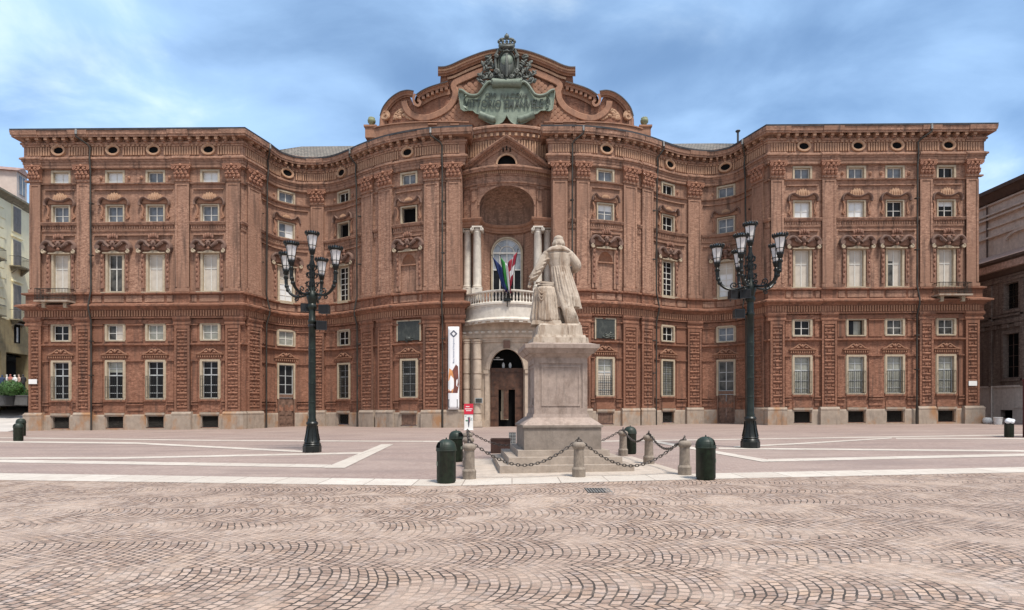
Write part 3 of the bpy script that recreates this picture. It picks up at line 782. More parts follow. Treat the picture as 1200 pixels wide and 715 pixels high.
def frame_mesh(k):
    m = MB(); w = OPEN[k][0]; h = H[k]
    if k == 'oval':
        n = 28; rx, rz = w / 2 - .04, h / 2
        ring = lambda a, b, y: [(a * cos(2 * pi * i / n), y, h / 2 + b * sin(2 * pi * i / n)) for i in range(n)]
        m.loops([ring(rx, rz - .02, -.1), ring(rx, rz - .02, -.30), ring(rx + .06, rz + .04, -.36), ring(rx + .18, rz + .15, -.36), ring(rx + .22, rz + .19, -.22), ring(rx + .22, rz + .19, -.0)], cap=False)
        m.box(-.09, .09, -.4, -.3, h + .1, h + .28)
        return m.mesh('oval_window', ['terra_hi'], 40)
    t = {'attic': .15, 'square': .11, 'tall': .17, 'mezz': .15, 'ground': .155, 'cellar': .12}[k]
    rframe(m, w, h, t, -.055, .26, k != 'cellar', tb=.1)
    if k in ('ground', 'mezz'): rframe(m, w + 2 * t + .001, h + .0, .05, -.025, .0, False)
    if k == 'tall': m.box(-w / 2 - .42, w / 2 + .42, -.27, 0, -.28, -.1)
    if k == 'ground': m.mat(1); m.box(-w / 2 - .22, w / 2 + .22, -.14, 0, -.24, -.101)
    if k == 'cellar': m.box(-w / 2 - .12, w / 2 + .12, -.16, .0, h + .121, h + .3)
    return m.mesh({'attic': 'attic_window', 'square': 'square_window', 'tall': 'tall_window', 'mezz': 'mezzanine_window', 'ground': 'ground_floor_window', 'cellar': 'cellar_window'}[k],
                  ['frame' if k != 'cellar' else 'plinth', 'brick2'])
FRM = {k: frame_mesh(k) for k in OPEN}
def grille(w, h, nx, nz, y=-.1, r=.011, ends=True):
    m = MB()
    for i in range(nx + 1): x = -w / 2 + w * i / nx; m.box(x - r, x + r, y - r, y + r, 0, h)
    for j in range(nz + 1): z = h * j / nz; m.box(-w / 2, w / 2, y - r * .8, y + r * .8, z - r, z + r)
    if ends:
        for z in (.05, h - .05):
            for x in (-w / 2, w / 2): m.box(x - r, x + r, y, 0, z - r, z + r)
    return m.mesh('grille', 'iron')
GR_GROUND = grille(1.36, 1.75, 9, 2, -.17)
GR_FULL = grille(1.27, 2.9, 7, 15, -.02, .013, False)
GR_LOW = grille(1.27, 1.55, 7, 8, -.03, .013, False)
def cellar_grille():
    m = MB(); w, h = 1.34, H['cellar']
    for i in range(-3, 16):
        x0 = -w / 2 + i * .12
        for sg in (1, -1):
            a = [x0, 0.02]; b = [x0 + h * .8, h - .02]
            def clip(p, q):
                if p[0] < -w / 2: t = (-w / 2 - p[0]) / (q[0] - p[0]); p = [-w / 2, p[1] + (q[1] - p[1]) * t]
                if q[0] > w / 2: t = (w / 2 - p[0]) / (q[0] - p[0]); q = [w / 2, p[1] + (q[1] - p[1]) * t]
                return p, q
            if b[0] < -w / 2 or a[0] > w / 2: continue
            p, q = clip(a, b)
            m.tube([(sg * p[0], .08 + .01 * sg, p[1]), (sg * q[0], .08 + .01 * sg, q[1])], .007, 4)
    m.mat(1); m.box(-w / 2, w / 2, .2, .22, 0, h)
    return m.mesh('grille', ['pipe', 'black'])
m = MB(); m.ball((0, -.03, 0), (.12, .1, .17), 8, 6); m.ball((0, -.09, .02), (.06, .07, .09), 7, 5); ROS = m.mesh('rosette', 'terra', 50)
CGR = cellar_grille()
m = MB(); m.box(-.67, .67, .02, .06, 0, H['cellar'])
for i in range(5): m.box(-.66 + i * .268, -.41 + i * .268, .0, .02, .02, H['cellar'] - .02)
HATCH = m.mesh('hatch', 'wood_old')

m = MB(); n = 28
m.loops([[(f * (OPEN['oval'][0] / 2 - .03) * cos(2 * pi * i / n), y, H['oval'] / 2 + f * (H['oval'] / 2 - .01) * sin(2 * pi * i / n)) for i in range(n)] for f, y in ((1, -.2), (1, -.235), (.3, -.236))])
OVALP = m.mesh('opening', 'black')
GL = {'L': {'attic': dict(W1='g_white', W2='g_white', W3='g_grey', W4='g_white', C1='g_grey', C2='g_dark', V1='g_grey'),
            'square': dict(W1='g_grey', W2='g_grey', W3='g_grey', W4='g_grey', C1='HW', C2='OPEN', V1='OPEN'),
            'tall': dict(W1='g_cream', W2='g_mid', W3='g_cream', W4='g_cream', C1='g_white', C2='g_dark'),
            'mezz': dict(W1='g_dark', W2='HC', W3='g_green', W4='g_green', C1='g_green', C2='g_dark')},
      'R': {'attic': dict(W1='g_dark', W2='g_grey', W3='g_grey', W4='g_grey', C1='g_grey', C2='g_dark', V1='g_grey'),
            'square': dict(W1='g_dark', W2='g_dark', W3='g_white', W4='g_white', C1='g_grey', C2='g_dark', V1='g_grey'),
            'tall': dict(W1='g_cream', W2='HC', W3='g_cream', W4='g_cream', C1='g_white', C2='g_dark'),
            'mezz': dict(W1='g_mid', W2='g_mid', W3='OPEN', W4='g_dark', C1='g_grey', C2='g_dark')}}
def two(p): return {'HW': ('g_grey', 'g_white'), 'HC': ('g_mid', 'g_cream')}.get(p, (p, None))
for F, sd in SIDE:
    for b, px in BAYS[sd].items():
        sc = F.of(px); rz = F.ang(sc)
        curv = b[0] != 'W'
        BLD = {('L', 'W2'): .35, ('R', 'W3'): .5, ('R', 'V1'): .4, ('L', 'C1'): .3, ('R', 'W1'): .3}.get((sd, b), 0.)
        for k in bay_kinds(b):
            if k in ('door', 'niche'): continue
            x, y, z = F.P(sc, zl(OPEN[k][1]), (.1 if b == 'C1' else .07) if b[0] == 'C' else .03 if curv else .0)
            fm = FRM[k]
            wo = put(fm, fm.name.split('.')[0], palace, (x - CX, y - 45, z), rz)
            w, h = OPEN[k][0], H[k]
            if k == 'oval':
                put(OVALP, 'opening', wo); continue
            if k == 'attic':
                p, q = two(GL[sd][k][b]); put(glaz(w, h, p, ((), (.5,)), half=q), 'glazing', wo, (0, .2, 0))
                if b in ('W2', 'W3', 'C1', 'C2'): put(ROS, 'rosette', wo, (-1.12, 0, h * .45)); put(ROS, 'rosette', wo, (1.12, 0, h * .45))
            elif k == 'square':
                p = GL[sd][k][b]
                if p == 'OPEN': put(glaz(w, h, 'black', ((), ()), 'black'), 'glazing', wo, (0, .5, 0))
                else: p, q = two(p); put(glaz(w, h, p, ((.42,), (.5,)), half=q, blind=BLD if sd == 'R' else 0.), 'glazing', wo, (0, .2, 0))
                put(HSI if curv else HS, 'hood', wo, (0, -.005, h + .17))
            elif k == 'tall':
                p, q = two(GL[sd][k][b])
                bars = (((.62, .04),), (.5,)) if b[0] == 'W' else ((.17, .34, (.5, .035), .67, .84), (.5,))
                put(glaz(w, h, p, bars, half=q, blind={'W1': .2, 'W2': .0, 'W3': .36, 'W4': .0, 'C1': .5, 'C2': 0.}[b] if sd == 'L' else {'W1': .0, 'W2': .3, 'W3': .0, 'W4': .36, 'C1': .34, 'C2': 0.}[b], bmat='g_blind'), 'glazing', wo, (0, .2, 0))
                put(HBI if b == 'C1x' else HB, 'hood', wo, (0, -.056, h + .03))
            elif k == 'mezz':
                p = GL[sd][k][b]
                if p == 'OPEN': put(glaz(w, h, 'g_dark', ((), ()), 'black', half='g_green'), 'glazing', wo, (0, .35, 0))
                else: p, q = two(p); put(glaz(w, h, p, ((.47,), (.5,)), half=q), 'glazing', wo, (0, .17, 0))
            elif k == 'ground':
                p = 'g_dark' if (sd == 'L' and b[0] in 'W') else 'g_mid' if sd == 'L' else 'g_green'
                if b == 'V1' and sd == 'R': p = 'g_cream'
                put(glaz(w, h, p, ((.15, .36, (.635, .05), .82), (.5,)), fr='paint_grey', blind=BLD * .8, bmat='g_green'), 'glazing', wo, (0, .2, 0))
                if b == 'V1': put(GR_LOW if sd == 'R' else GR_FULL, 'grille', wo, (0, 0, .02))
                elif b == 'C2': put(GR_FULL, 'grille', wo, (0, .05, .02))
                else: put(GR_GROUND, 'grille', wo, (0, 0, .05))
                put(REL, 'relief', wo, (0, 0, zl(416.6) - zl(OPEN[k][1])))
            elif k == 'cellar':
                put(HATCH if b == 'V1' else CGR, 'hatch' if b == 'V1' else 'grille', wo, (0, 0, 0))
        if b == 'C1':    # a door with a window over it
            w = 1.27; h = zl(424.2); m = MB(); x, y, z = F.P(sc, 0, .1); T = None
            m.box(-w / 2 - .155, -w / 2, -.055, .26, zl(468), h + .155); m.box(w / 2, w / 2 + .155, -.055, .26, zl(468), h + .155); m.box(-w / 2, w / 2, -.055, .26, h, h + .155)
            m.mat(1); m.box(-w / 2 - .1, -w / 2, -.1, .26, -.1, zl(468)); m.box(w / 2, w / 2 + .1, -.1, .26, -.1, zl(468))
            m.box(-w / 2, w / 2, -.0, .26, zl(466.5), zl(462))
            d = m.mesh('side_door', ['frame', 'wood_old']); do = put(d, 'side_door', palace, (x - CX, y - 45, z), rz)
            hh = h - zl(462)
            put(glaz(w, hh, 'g_dark' if sd == 'L' else 'g_mid', ((.33, .63), (.5,)), fr='paint_grey'), 'glazing', do, (0, .2, zl(462)))
            for sx in (-1, 1):
                m = MB(); zt = zl(466.5); m.box(-.31, .31, .08, .14, -.05, zt - .01)
                for z0, z1 in ((.25, .8), (1.0, 1.5), (1.68, zt - .16)): m.box(-.22, .22, .05, .08, z0, z1); m.box(-.16, .16, .03, .05, z0 + .06, z1 - .06)
                put(m.mesh('leaf', 'wood_old'), 'leaf', do, (sx * .318, 0, 0))
            put(REL, 'relief', do, (0, 0, zl(416.6)))
        if b == 'V1':    # blind niche with a shell head under the hood
            x, y, z = F.P(sc, zl(341.5), .03); h = zl(298.5) - zl(341.5); m = MB()
            n = 16; r = .62; zs_ = zl(309.3) - zl(341.5); hz = .8
            arc = [(r * cos(pi * i / n), zs_ + hz * sin(pi * i / n)) for i in range(n + 1)]
            m.mat(1)
            # flat face round the shell
            outer = [(.72, zs_)] + [(.72 if c > .3 else -.72 if c < -.3 else c * .72 / .3, zs_ + .92 * min(1., max(0, s_ * 2.2))) for c, s_ in [(cos(pi * i / n), sin(pi * i / n)) for i in range(1, n)]] + [(-.72, zs_)]
            m.loops([[(a, -.03, c) for a, c in arc], [(a, -.03, c) for a, c in outer]], cyc=False)
            m.mat(0)
            for i in range(n):
                for j in range(6):
                    def sp(u, v): return (r * cos(u) * cos(v), r * .75 * sin(v) - .03, zs_ + hz * sin(u) * cos(v))
                    u0, u1, v0, v1 = pi * i / n, pi * (i + 1) / n, pi / 2 * j / 6, pi / 2 * (j + 1) / 6
                    m.face([sp(u0, v0), sp(u1, v0), sp(u1, v1), sp(u0, v1)])
            m.loops([[(r * cos(pi * i / n), -.03 + r * .75 * sin(pi * i / n), zs_) for i in range(n + 1)], [(r * cos(pi * i / n) * 1.06, -.07, zs_ - .03) for i in range(n + 1)]], cyc=False)
            m.box(-.68, .68, -.1, 0, zs_ - .13, zs_ - .03)
            m.mat(1)
            for sx in (-1, 1):
                m.box(sx * .82 - .1, sx * .82 + .1, -.1, 0, 0, zs_ + .93); m.box(sx * 1.08 - .1, sx * 1.08 + .1, -.07, 0, 0, zs_ + .9)
            m.box(-.95, .95, -.12, 0, zs_ + .93, zs_ + .98)
            nm = m.mesh('niche', ['terra', 'brick'], 40); no = put(nm, 'niche', palace, (x - CX, y - 45, z), rz)
            put(HB, 'hood', no, (0, -.06, zl(295.2) - zl(341.5)))

# ------------------------------------------------------------------ balconies at both ends, downpipes, roof
for F, sd in SIDE:
    sc = F.of(BAYS[sd]['W1']); x, y, z = F.P(sc, zl(355.6), .1)
    m = MB(); m.box(-1.33, 1.33, -.95, 0, 0, .13); m.mat(1)
    for sx in (-.85, .85): m.prism_xz([(sx - .12, -.42), (sx + .12, -.42), (sx + .14, 0), (sx - .14, 0)], -.62, -.08)
    b = put(m.mesh('balcony', ['plinth', 'frame']), 'balcony', palace, (x - CX, y - 45, z))
    m = MB(); hh = 1.02
    for i in range(23): xx = -1.27 + 2.54 * i / 22; m.box(xx - .01, xx + .01, -.9, -.88, .13, hh)
    for yy in [-.9 + .13 * i for i in range(7)]:
        for xx in (-1.28, 1.28): m.box(xx - .01, xx + .01, yy, yy + .02, .13, hh)
    m.box(-1.3, 1.3, -.915, -.865, hh, hh + .04); m.box(-1.3, -1.26, -.865, 0, hh, hh + .04); m.box(1.26, 1.3, -.865, 0, hh, hh + .04); m.box(-1.3, 1.3, -.91, -.87, .3, .33)
    put(m.mesh('railing', 'pipe'), 'railing', b)
    for i, px in enumerate(PIPE[sd]):
        s = F.of(px); sg = -1 if (px - 600) > 0 else 1
        m = MB(); m.mat(1)
        m.tube([F.P(s - sg * .75 * (1 if i % 3 == 0 else .3), zl(151.5, .86), .93), F.P(s - sg * .75 * (1 if i % 3 == 0 else .3), zl(157.5, .86), .95)], .09, 8)
        m.mat(0)
        sh = .75 if i % 3 == 0 else .3
        m.tube([F.P(s - sg * sh, zl(157.5, .86), .95), F.P(s - sg * sh, zl(160, .86), .94), F.P(s - sg * .1, zl(169.5, .5), .6), F.P(s, zl(173, .4), .45), F.P(s, zl(184, .45), .52), F.P(s, zl(200, .4), .42),
                F.P(s, zl(340, .3), .36), F.P(s, zl(356, .6), .64), F.P(s, zl(362, .6), .64), F.P(s, zl(376, .3), .36), F.P(s, zl(420, .3), .34), F.P(s, 0, .34)], .068, 8)
        for yy in (240, 300, 400, 440): m.box(*[v for v in (F.P(s, 0, 0)[0] - .13, F.P(s, 0, 0)[0] + .13, F.at(s, .46)[1], F.at(s, .2)[1], F.P(s, zl(yy))[2] - .04, F.P(s, zl(yy))[2] + .04)])
        m.build('downpipe', ['pipe', 'pipe_lt'], palace, 50)
m = MB()
for F, sd in SIDE:
    st = F.st(F.lo, F.hi); z0 = zl(150.2, .95) + .08
    for a, b in zip(st[:-1], st[1:]):
        p, q = F.P(a, z0, .3), F.P(b, z0, .3)
        def rz2(t):
            px = 600 + FPX * F.at(t)[0] / F.at(t)[1]; return (27.2 if 316 < px < 872 else 24.7) + K * F.at(t)[0]
        m.face([p, q, (q[0], 54.2, rz2(b)), (p[0], 54.2, rz2(a))])
m.face([(-38.9, 54.2, 24.4), (37.75, 54.2, 24.9), (37.75, 75, 22), (-38.9, 75, 21.4)])
m.build('roof', 'roof', palace)
m = MB(); m.mat(0); m.lathe([(.1, 0), (.1, 1.35)], 8, (21.3, 52.3, 26.1)); m.lathe([(.1, 1.35), (.24, 1.5), (.2, 1.56), (.05, 1.6)], 8, (21.3, 52.3, 26.1))
m.build('chimney_pipe', 'gutter', palace, 40)
# ------------------------------------------------------------------ central recess: portal, balcony, loggia, gable
XL, XR = lc[-1][0], rc[0][0]
CW = (XL + XR) / 2; HW = (XR - XL) / 2          # middle and half width of the recess
def arc(yend, ymid, hw=HW - .004, n=20):
    return Facade([(CW - hw + 2 * hw * i / n, ymid + (yend - ymid) * ((2 * i / n - 1) ** 2)) for i in range(n + 1)])
def zc(y, Y): return (HOR - y) * Y / FPX + EYE
A_top = arc(46.3, 45.3); A_aed = arc(46.0, 44.85); A_port = arc(45.8, 44.9)
# zone over the pediment: main cornice carried round on a curve, fluted frieze
m = MB(); F = A_top; E = F.cs[-1]
zz = lambda y, d=0: (HOR - y) * (45.3 - d) / FPX + EYE
m.loops([[F.P(t, zz(y, d), d) for d, y in ((-1.2, 205), (0, 205), (0, 186), (.16, 184.5), (.2, 182), (.06, 181.6), (.06, 163), (.12, 162.5), (.16, 160.5), (.25, 159), (.25, 154.8), (.42, 153), (.46, 149.5), (.55, 148.6), (.55, 146.4), (-1.2, 143))] for t in F.cs])
m.mat(1)
n = 34
for i in range(n):
    s = E * (i + .25) / n; F.box(m, s, s + .11, zz(181), zz(164.2), .04, .14)
for i in range(16):
    s = E * (i + .3) / 16; F.box(m, s, s + .2, zz(158.8, .3), zz(155.2, .3), .2, .36)
m.build('cornice', ['brick', 'terra_hi'], palace)
# wall of the aedicule with the big half-domed niche
F = A_aed; E = F.cs[-1]; mid = E / 2
ZT, ZB = zc(201, 46), zc(259, 45.5)
ra, zs_ = 2.28, zc(240, 45.2); rz_ = zc(217.5, 44.85) - zs_
def archz(x): return zs_ + rz_ * sqrt(max(0, 1 - (x / ra) ** 2))
m = MB()
xsn = [-ra * cos(pi * i / 24) for i in range(25)]
for a, b in zip(xsn[:-1], xsn[1:]):
    m.face([F.P(mid + a, archz(a)), F.P(mid + b, archz(b)), F.P(mid + b, ZT + .1), F.P(mid + a, ZT + .1)])
for a, b in ((0, mid - ra), (mid + ra, E)):
    st = F.st(a, b)
    for u, v in zip(st[:-1], st[1:]): m.face([F.P(u, ZB - .5), F.P(v, ZB - .5), F.P(v, ZT + .1), F.P(u, ZT + .1)])
m.build('wall', 'brick', palace)
# concave back: plan curve from jamb to jamb
def back(x, dep=2.2):
    u = min(1, abs(x) / ra); return dep * (1 - u ** 2.3) ** (1 / 2.3) if u < 1 else 0
yj = F.at(mid - ra)[1]
m = MB()
NB_ = 28; bx = [-ra * cos(pi * i / NB_) for i in range(NB_ + 1)]
FB = Facade([(CW + x, yj + back(x)) for x in bx])
# half dome
for i in range(NB_):
    for j in range(10):
        def dome(x, v):
            f = cos(v); xx = x * f; return (CW + xx, yj + back(x) * f - .0, zs_ + rz_ * sin(v) + K * (CW + xx))
        v0, v1 = pi / 2 * j / 10, pi / 2 * (j + 1) / 10
        m.face([dome(bx[i], v0), dome(bx[i + 1], v0), dome(bx[i + 1], v1), dome(bx[i], v1)])
    # front lip: close between the dome's rim plane and the bulging front wall
    a, b = bx[i], bx[i + 1]
    m.face([F.P(mid + a, archz(a)), F.P(mid + b, archz(b)), (CW + b, yj, archz(b) + K * (CW + b)), (CW + a, yj, archz(a) + K * (CW + a))])
    m.face([(CW + a, yj + back(a), ZB + K * (CW + a)), (CW + b, yj + back(b), ZB + K * (CW + b)), (CW + b, yj + back(b), zs_ + K * (CW + b)), (CW + a, yj + back(a), zs_ + K * (CW + a))])
MT['dome'] = brick_mat('dome_shade_brick', (.37, .22, .15), (.28, .155, .105), (.35, .245, .185))  # darker than the wall brick: the niche's depth shade is painted in
m.build('half_dome', 'dome', palace, 60)
# back wall of the loggia with hole for the arched window
wz0, wzs, wr = zc(357, 46.5), zc(297, 47.2), 1.3
m = MB()
bx2 = sorted(bx + [-1.3, 1.3])
for a, b in zip(bx2[:-1], bx2[1:]):
    def top_of(x): return wzs + sqrt(max(0, wr * wr - x * x)) if abs(x) < wr else None
    ta, tb = top_of(a), top_of(b); zb = zc(358, 46)
    def P(x, z): return (CW + x, yj + back(x), z + K * (CW + x))
    if ta is None and tb is None: m.face([P(a, zb), P(b, zb), P(b, ZB), P(a, ZB)])
    elif (ta is None or tb is None): m.face([P(a, ta or wzs if ta else zb), P(b, tb or zb), P(b, ZB), P(a, ZB)]) if max(abs(a), abs(b)) > 1.301 else m.face([P(a, ta or wzs), P(b, tb or wzs), P(b, ZB), P(a, ZB)])
    else: m.face([P(a, ta or wzs), P(b, tb or wzs), P(b, ZB), P(a, ZB)])
# side wings of the wall behind the outer columns
for x0, x1 in ((XL, CW - ra), (CW + ra, XR)):
    m.face([(x0, yj + .9, zc(358, 46)), (x1, yj + .9, zc(358, 46)), (x1, yj + .9, ZB), (x0, yj + .9, ZB)])
    xx = x1 if x0 == XL else x0
    m.face([(xx, yj, zc(358, 46)), (xx, yj + .9, zc(358, 46)), (xx, yj + .9, ZB), (xx, yj, ZB)])
m.build('wall', 'brick', palace)
# entablature of the loggia: straight over the columns, sweeping back across the middle
ENTL = [(-.35, 0), (.02, 0), (.02, .16), (.08, .2), (.08, .36), (.2, .44), (.26, .58), (.26, .64), (-.35, .7)]
FE = Facade([(XL + .004, yj + .15), (CW - ra - .62, yj + .02), (CW - ra + .02, yj - .12)] + [(CW + x, yj - .12 + back(x, 2.1)) for x in bx[2:-2]] + [(CW + ra - .02, yj - .12), (CW + ra + .62, yj + .02), (XR - .004, yj + .15)])
m = MB(); zE = zc(266.2, 45.5)
m.loops([[FE.P(t, zE + z, d) for d, z in ENTL] for t in FE.cs])
m.build('loggia_cornice', 'terra', palace)
# pilaster strips and upper mouldings of the aedicule
m = MB(); F = A_aed
for px0, px1 in ((551.5, 558.5), (630, 637)):
    s0, s1 = mid + (px0 - 594.2) * 45.3 / FPX, mid + (px1 - 594.2) * 45.3 / FPX
    F.box(m, s0, s1, zE + .7, zc(222, 45.3), 0, .12); F.box(m, s0 - .06, s1 + .06, zc(222, 45.3), zc(219.5, 45.3), 0, .2); F.box(m, s0 + .1, s1 - .1, zc(236, 45.3), zc(224, 45.3), .1, .2)
    F.box(m, s0 - .02, s1 + .02, zc(234.5, 45.3), zc(233, 45.3), 0, .18)
for s0, s1 in ((.12, .62), (E - .62, E - .12)):
    F.box(m, s0, s1, zE + .8, zc(224, 45.9), 0, .08)
za = lambda y, d=0: (HOR - y) * (44.85 - d) / FPX + EYE
pr = [(-.1, 216.2), (.1, 216.2), (.1, 214.4), (.2, 213.6), (.22, 211.8), (.12, 211.4), (.12, 205.4), (.2, 205), (.2, 203.4), (.26, 203.2), (.26, 199.4), (.56, 198.4), (.62, 196.2), (.7, 194.8), (.7, 193.2), (-.1, 192.2)]
m.loops([[F.P(t, za(y, d), d) for d, y in pr] for t in F.cs])
m.mat(1)
for i in range(50):
    s = E * (i + .2) / 50; F.box(m, s, s + .075, za(203, .2), za(199.8, .2), .2, .31)
# keystone archivolt line round the niche mouth
m.mat(2)
path = [F.P(mid + 1.03 * ra * cos(pi * i / 24), zs_ + rz_ * 1.035 * sin(pi * i / 24), .02) for i in range(25)]
m.sweep(path, [(-.07, -.03), (-.07, .05), (.07, .05), (.07, -.03)])
m.build('aedicule', ['brick', 'terra_hi', 'brick'], palace)
# gable of the aedicule
m = MB(); apex = zc(161.5, 44.5); zg0 = za(193, .3)
hwg = 3.42
def GF(x, z, d):   # follows the bulge of the aedicule front
    y = A_aed.at(mid + x * .98)[1] - d; return (CW + x, y, z + K * (CW + x))
def rake(x): return zg0 + .12 + (apex - zg0 - .12) * (1 - abs(x) / hwg)
xg = [-hwg + 2 * hwg * i / 24 for i in range(25)]
ow, oh = .74, .72
for a, b in zip(xg[:-1], xg[1:]):
    def low(x): return zg0 + .12 + (oh * sqrt(max(0, 1 - (x / ow) ** 2)) if abs(x) < ow else 0)
    if rake(a) - low(a) > .02 or rake(b) - low(b) > .02:
        m.face([GF(a, low(a), .1), GF(b, low(b), .1), GF(b, max(low(b), rake(b)), .1), GF(a, max(low(a), rake(a)), .1)])
for prof in ([(-.2, .0), (-.2, .38), (-.14, .42), (-.12, .66), (.0, .76), (.07, .76), (.07, -.6), (-.1, -.6)], [(-.5, 0), (-.5, .2), (-.24, .3), (-.24, 0)]):
    for sg in (-1, 1):
        m.loops([[GF(sg * x, rake(x) + n_ * 1.15, d + .0) for n_, d in prof] for x in (hwg + .1, hwg * .75, hwg * .5, hwg * .25, .0)])
m.mat(1)
for sg in (-1, 1):
    for i in range(22):
        x = hwg * (i + 1) / 24; z = rake(x) - .29
        p = [GF(sg * (x - .05), z - .06, .28), GF(sg * (x + .04), z - .1, .28), GF(sg * (x + .04), z + .04, .28), GF(sg * (x - .05), z + .08, .28)]
        q = [GF(sg * (x - .05), z - .06, .4), GF(sg * (x + .04), z - .1, .4), GF(sg * (x + .04), z + .04, .4), GF(sg * (x - .05), z + .08, .4)]
        m.loops([p, q])
m.mat(2); m.sweep([GF(ow * 1.08 * cos(pi * i / 16), zg0 + .12 + oh * 1.1 * sin(pi * i / 16), .1) for i in range(17)], [(-.07, -.02), (-.07, .08), (.07, .08), (.07, -.02)])
m.mat(3); m.box(CW - ow - .05, CW + ow + .05, 44.98, 45.02, zg0 + .1, zg0 + .98)
for sx in (-.28, 0, .28): m.box(CW + sx - .05, CW + sx + .05, 44.3, 44.8, zg0 + 1.12 + (.12 if sx == 0 else 0), zg0 + 1.28 + (.12 if sx == 0 else 0))
m.build('gable', ['brick', 'terra', 'terra_hi', 'black'], palace)
# arched window behind the balcony
yw = yj + 1.78
aw = empty('arched_window', (0, 0, 0)); aw.parent = palace; aw.location = (CW - CX, yw - 45, K * CW); aw.matrix_world = Matrix.Translation((CW, yw, K * CW))
m = MB()
def archloop(r, y, z0=wz0): return [(-r, y, z0)] + [(r * -cos(pi * i / 18), y, wzs + r * sin(pi * i / 18)) for i in range(19)] + [(r, y, z0)]
m.loops([archloop(1.2, .3), archloop(1.2, -.12), archloop(1.34, -.12), archloop(1.34, .6)], cyc=False)
a = m.build('frame', 'frame', None); a.parent = aw
m = MB()
def barc(r): m.tube([(r * -cos(pi * i / 16), .05, wzs + r * sin(pi * i / 16)) for i in range(17)], .045, 6)
barc(.6); barc(1.16)
m.box(-1.2, 1.2, 0, .08, wzs - .07, wzs + .07); m.box(-1.2, 1.2, 0, .06, zc(316, 47) - .05, zc(316, 47) + .05)
for x in (-.6, .6): m.box(x - .05, x + .05, .01, .07, wz0, wzs - .07)
m.box(-.035, .035, .012, .06, zc(316, 47), wzs - .07)
m.box(-.03, .03, .012, .06, wzs + .07, wzs + 1.16)
for a_ in (45, 135): 
    m.tube([(.6 * cos(radians(a_)), .05, wzs + .6 * sin(radians(a_))), (1.16 * cos(radians(a_)), .05, wzs + 1.16 * sin(radians(a_)))], .025, 5)
for x in (-1.17, 1.17): m.box(x - .03, x + .03, .01, .07, wz0, wzs - .07)
a = m.build('muntin', 'paint', None); a.parent = aw
m = MB(); zm = zc(316, 47)
m.face([(-1.2, .1, zm), (1.2, .1, zm)] + [(1.2 * cos(pi * i / 18), .1, wzs + 1.2 * sin(pi * i / 18)) for i in range(19)])
m.mat(1); m.face([(-1.2, .1, wz0), (1.2, .1, wz0), (1.2, .1, zm), (-1.2, .1, zm)])
a = m.build('pane', ['g_arch', 'g_dark'], None); a.parent = aw
# columns of the loggia
def column(name, px, Y, y0, y1, r, bands=None, ionic=True, mat='white'):
    x = (px - 600) * Y / FPX; z0, z1 = zc(y0, Y), zc(y1, Y); m = MB(); h = z1 - z0
    if bands:
        pr = [(r * 1.12, 0), (r * 1.12, h * .03)]
        zs2 = [zc(b, Y) - z0 for b in bands]
        for q in sorted(zs2): pr += [(r, q - .055), (r * .84, q - .045), (r * .84, q + .045), (r, q + .055)]
        pr += [(r * .97, h - .3), (r * 1.08, h - .26), (r * 1.08, h - .2), (r, h - .19), (r, h - .16), (r * 1.2, h - .1), (r * 1.2, h)]
        m.lathe(pr, 18, (x, Y, z0))
        m.box(x - r * 1.25, x + r * 1.25, Y - r * 1.25, Y + r * 1.25, z0 - .45, z0)
    else:
        m.lathe([(r * 1.3, 0), (r * 1.3, .1), (r * 1.12, .14), (r * 1.2, .2), (r * 1.02, .28), (r, .3), (r, h * .35), (r * .88, h - .5), (r * .94, h - .46), (r * .88, h - .42), (r * .9, h - .3), (r * 1.1, h - .2)], 18, (x, Y, z0))
        m.box(x - r * 1.2, x + r * 1.2, Y - r * 1.2, Y + r * 1.2, h + z0 - .12, h + z0)
        m.box(x - r * 1.2, x + r * 1.2, Y - r * 1.2, Y + r * 1.2, z0 - .95, z0)
        m.mat(1)
        for sx in (-1, 1):
            m.tube([(x + sx * r * 1.15, Y - r * 1.15, z0 + h - .26), (x + sx * r * 1.15, Y + r * 1.15, z0 + h - .26)], .15, 10)
            scroll(m, x + sx * r * 1.15, Y - r * 1.2, z0 + h - .26, .14, 1.2, pi / 2, sx, .035)
    o = m.build(name, [mat, mat], palace, 40); return o
column('column', 559.2, 45.45, 339, 266.5, .345); column('column', 630.3, 45.45, 339, 266.5, .345)
column('column', 547.9, 46.05, 339, 268, .33); column('column', 641.3, 46.05, 339, 268, .33)
# balcony with its balustrade
FBk = arc(45.75, 43.5, HW - .01, 24); E = FBk.cs[-1]; zb = lambda y, d=0: (HOR - y) * (43.5 - d) / FPX + EYE
bal = MB()
FBk_pr = [(-1.6, 377.5), (-.1, 377.5), (-.06, 375.6), (.18, 375), (.2, 373.2), (.12, 372.4), (.02, 371), (.02, 358.4), (.06, 358), (.06, 356.4), (.14, 355.6), (.14, 353.4), (.04, 352.6), (-1.6, 352.6)]
bal.loops([[FBk.P(t, zb(y, d), d) for d, y in FBk_pr] for t in FBk.cs])
for i in range(12):
    s = E * (i + .5) / 12; FBk.box(bal, s - .16, s + .16, zb(377.2), zb(375.2), -.3, .15)
bo = bal.build('balcony', 'white', palace)
m = MB()
m.loops([[FBk.P(t, zb(y, d), d) for d, y in ((-.22, 341.4), (.06, 341.4), (.1, 340.4), (.1, 339.2), (-.26, 338.8))] for t in FBk.cs])
for i, s in enumerate([.45, E - .45]): FBk.box(m, s - .42, s + .42, zb(352.6), zb(341.4), -.2, .08)
m.build('railing', 'white', bo)
m = MB(); nb = 25
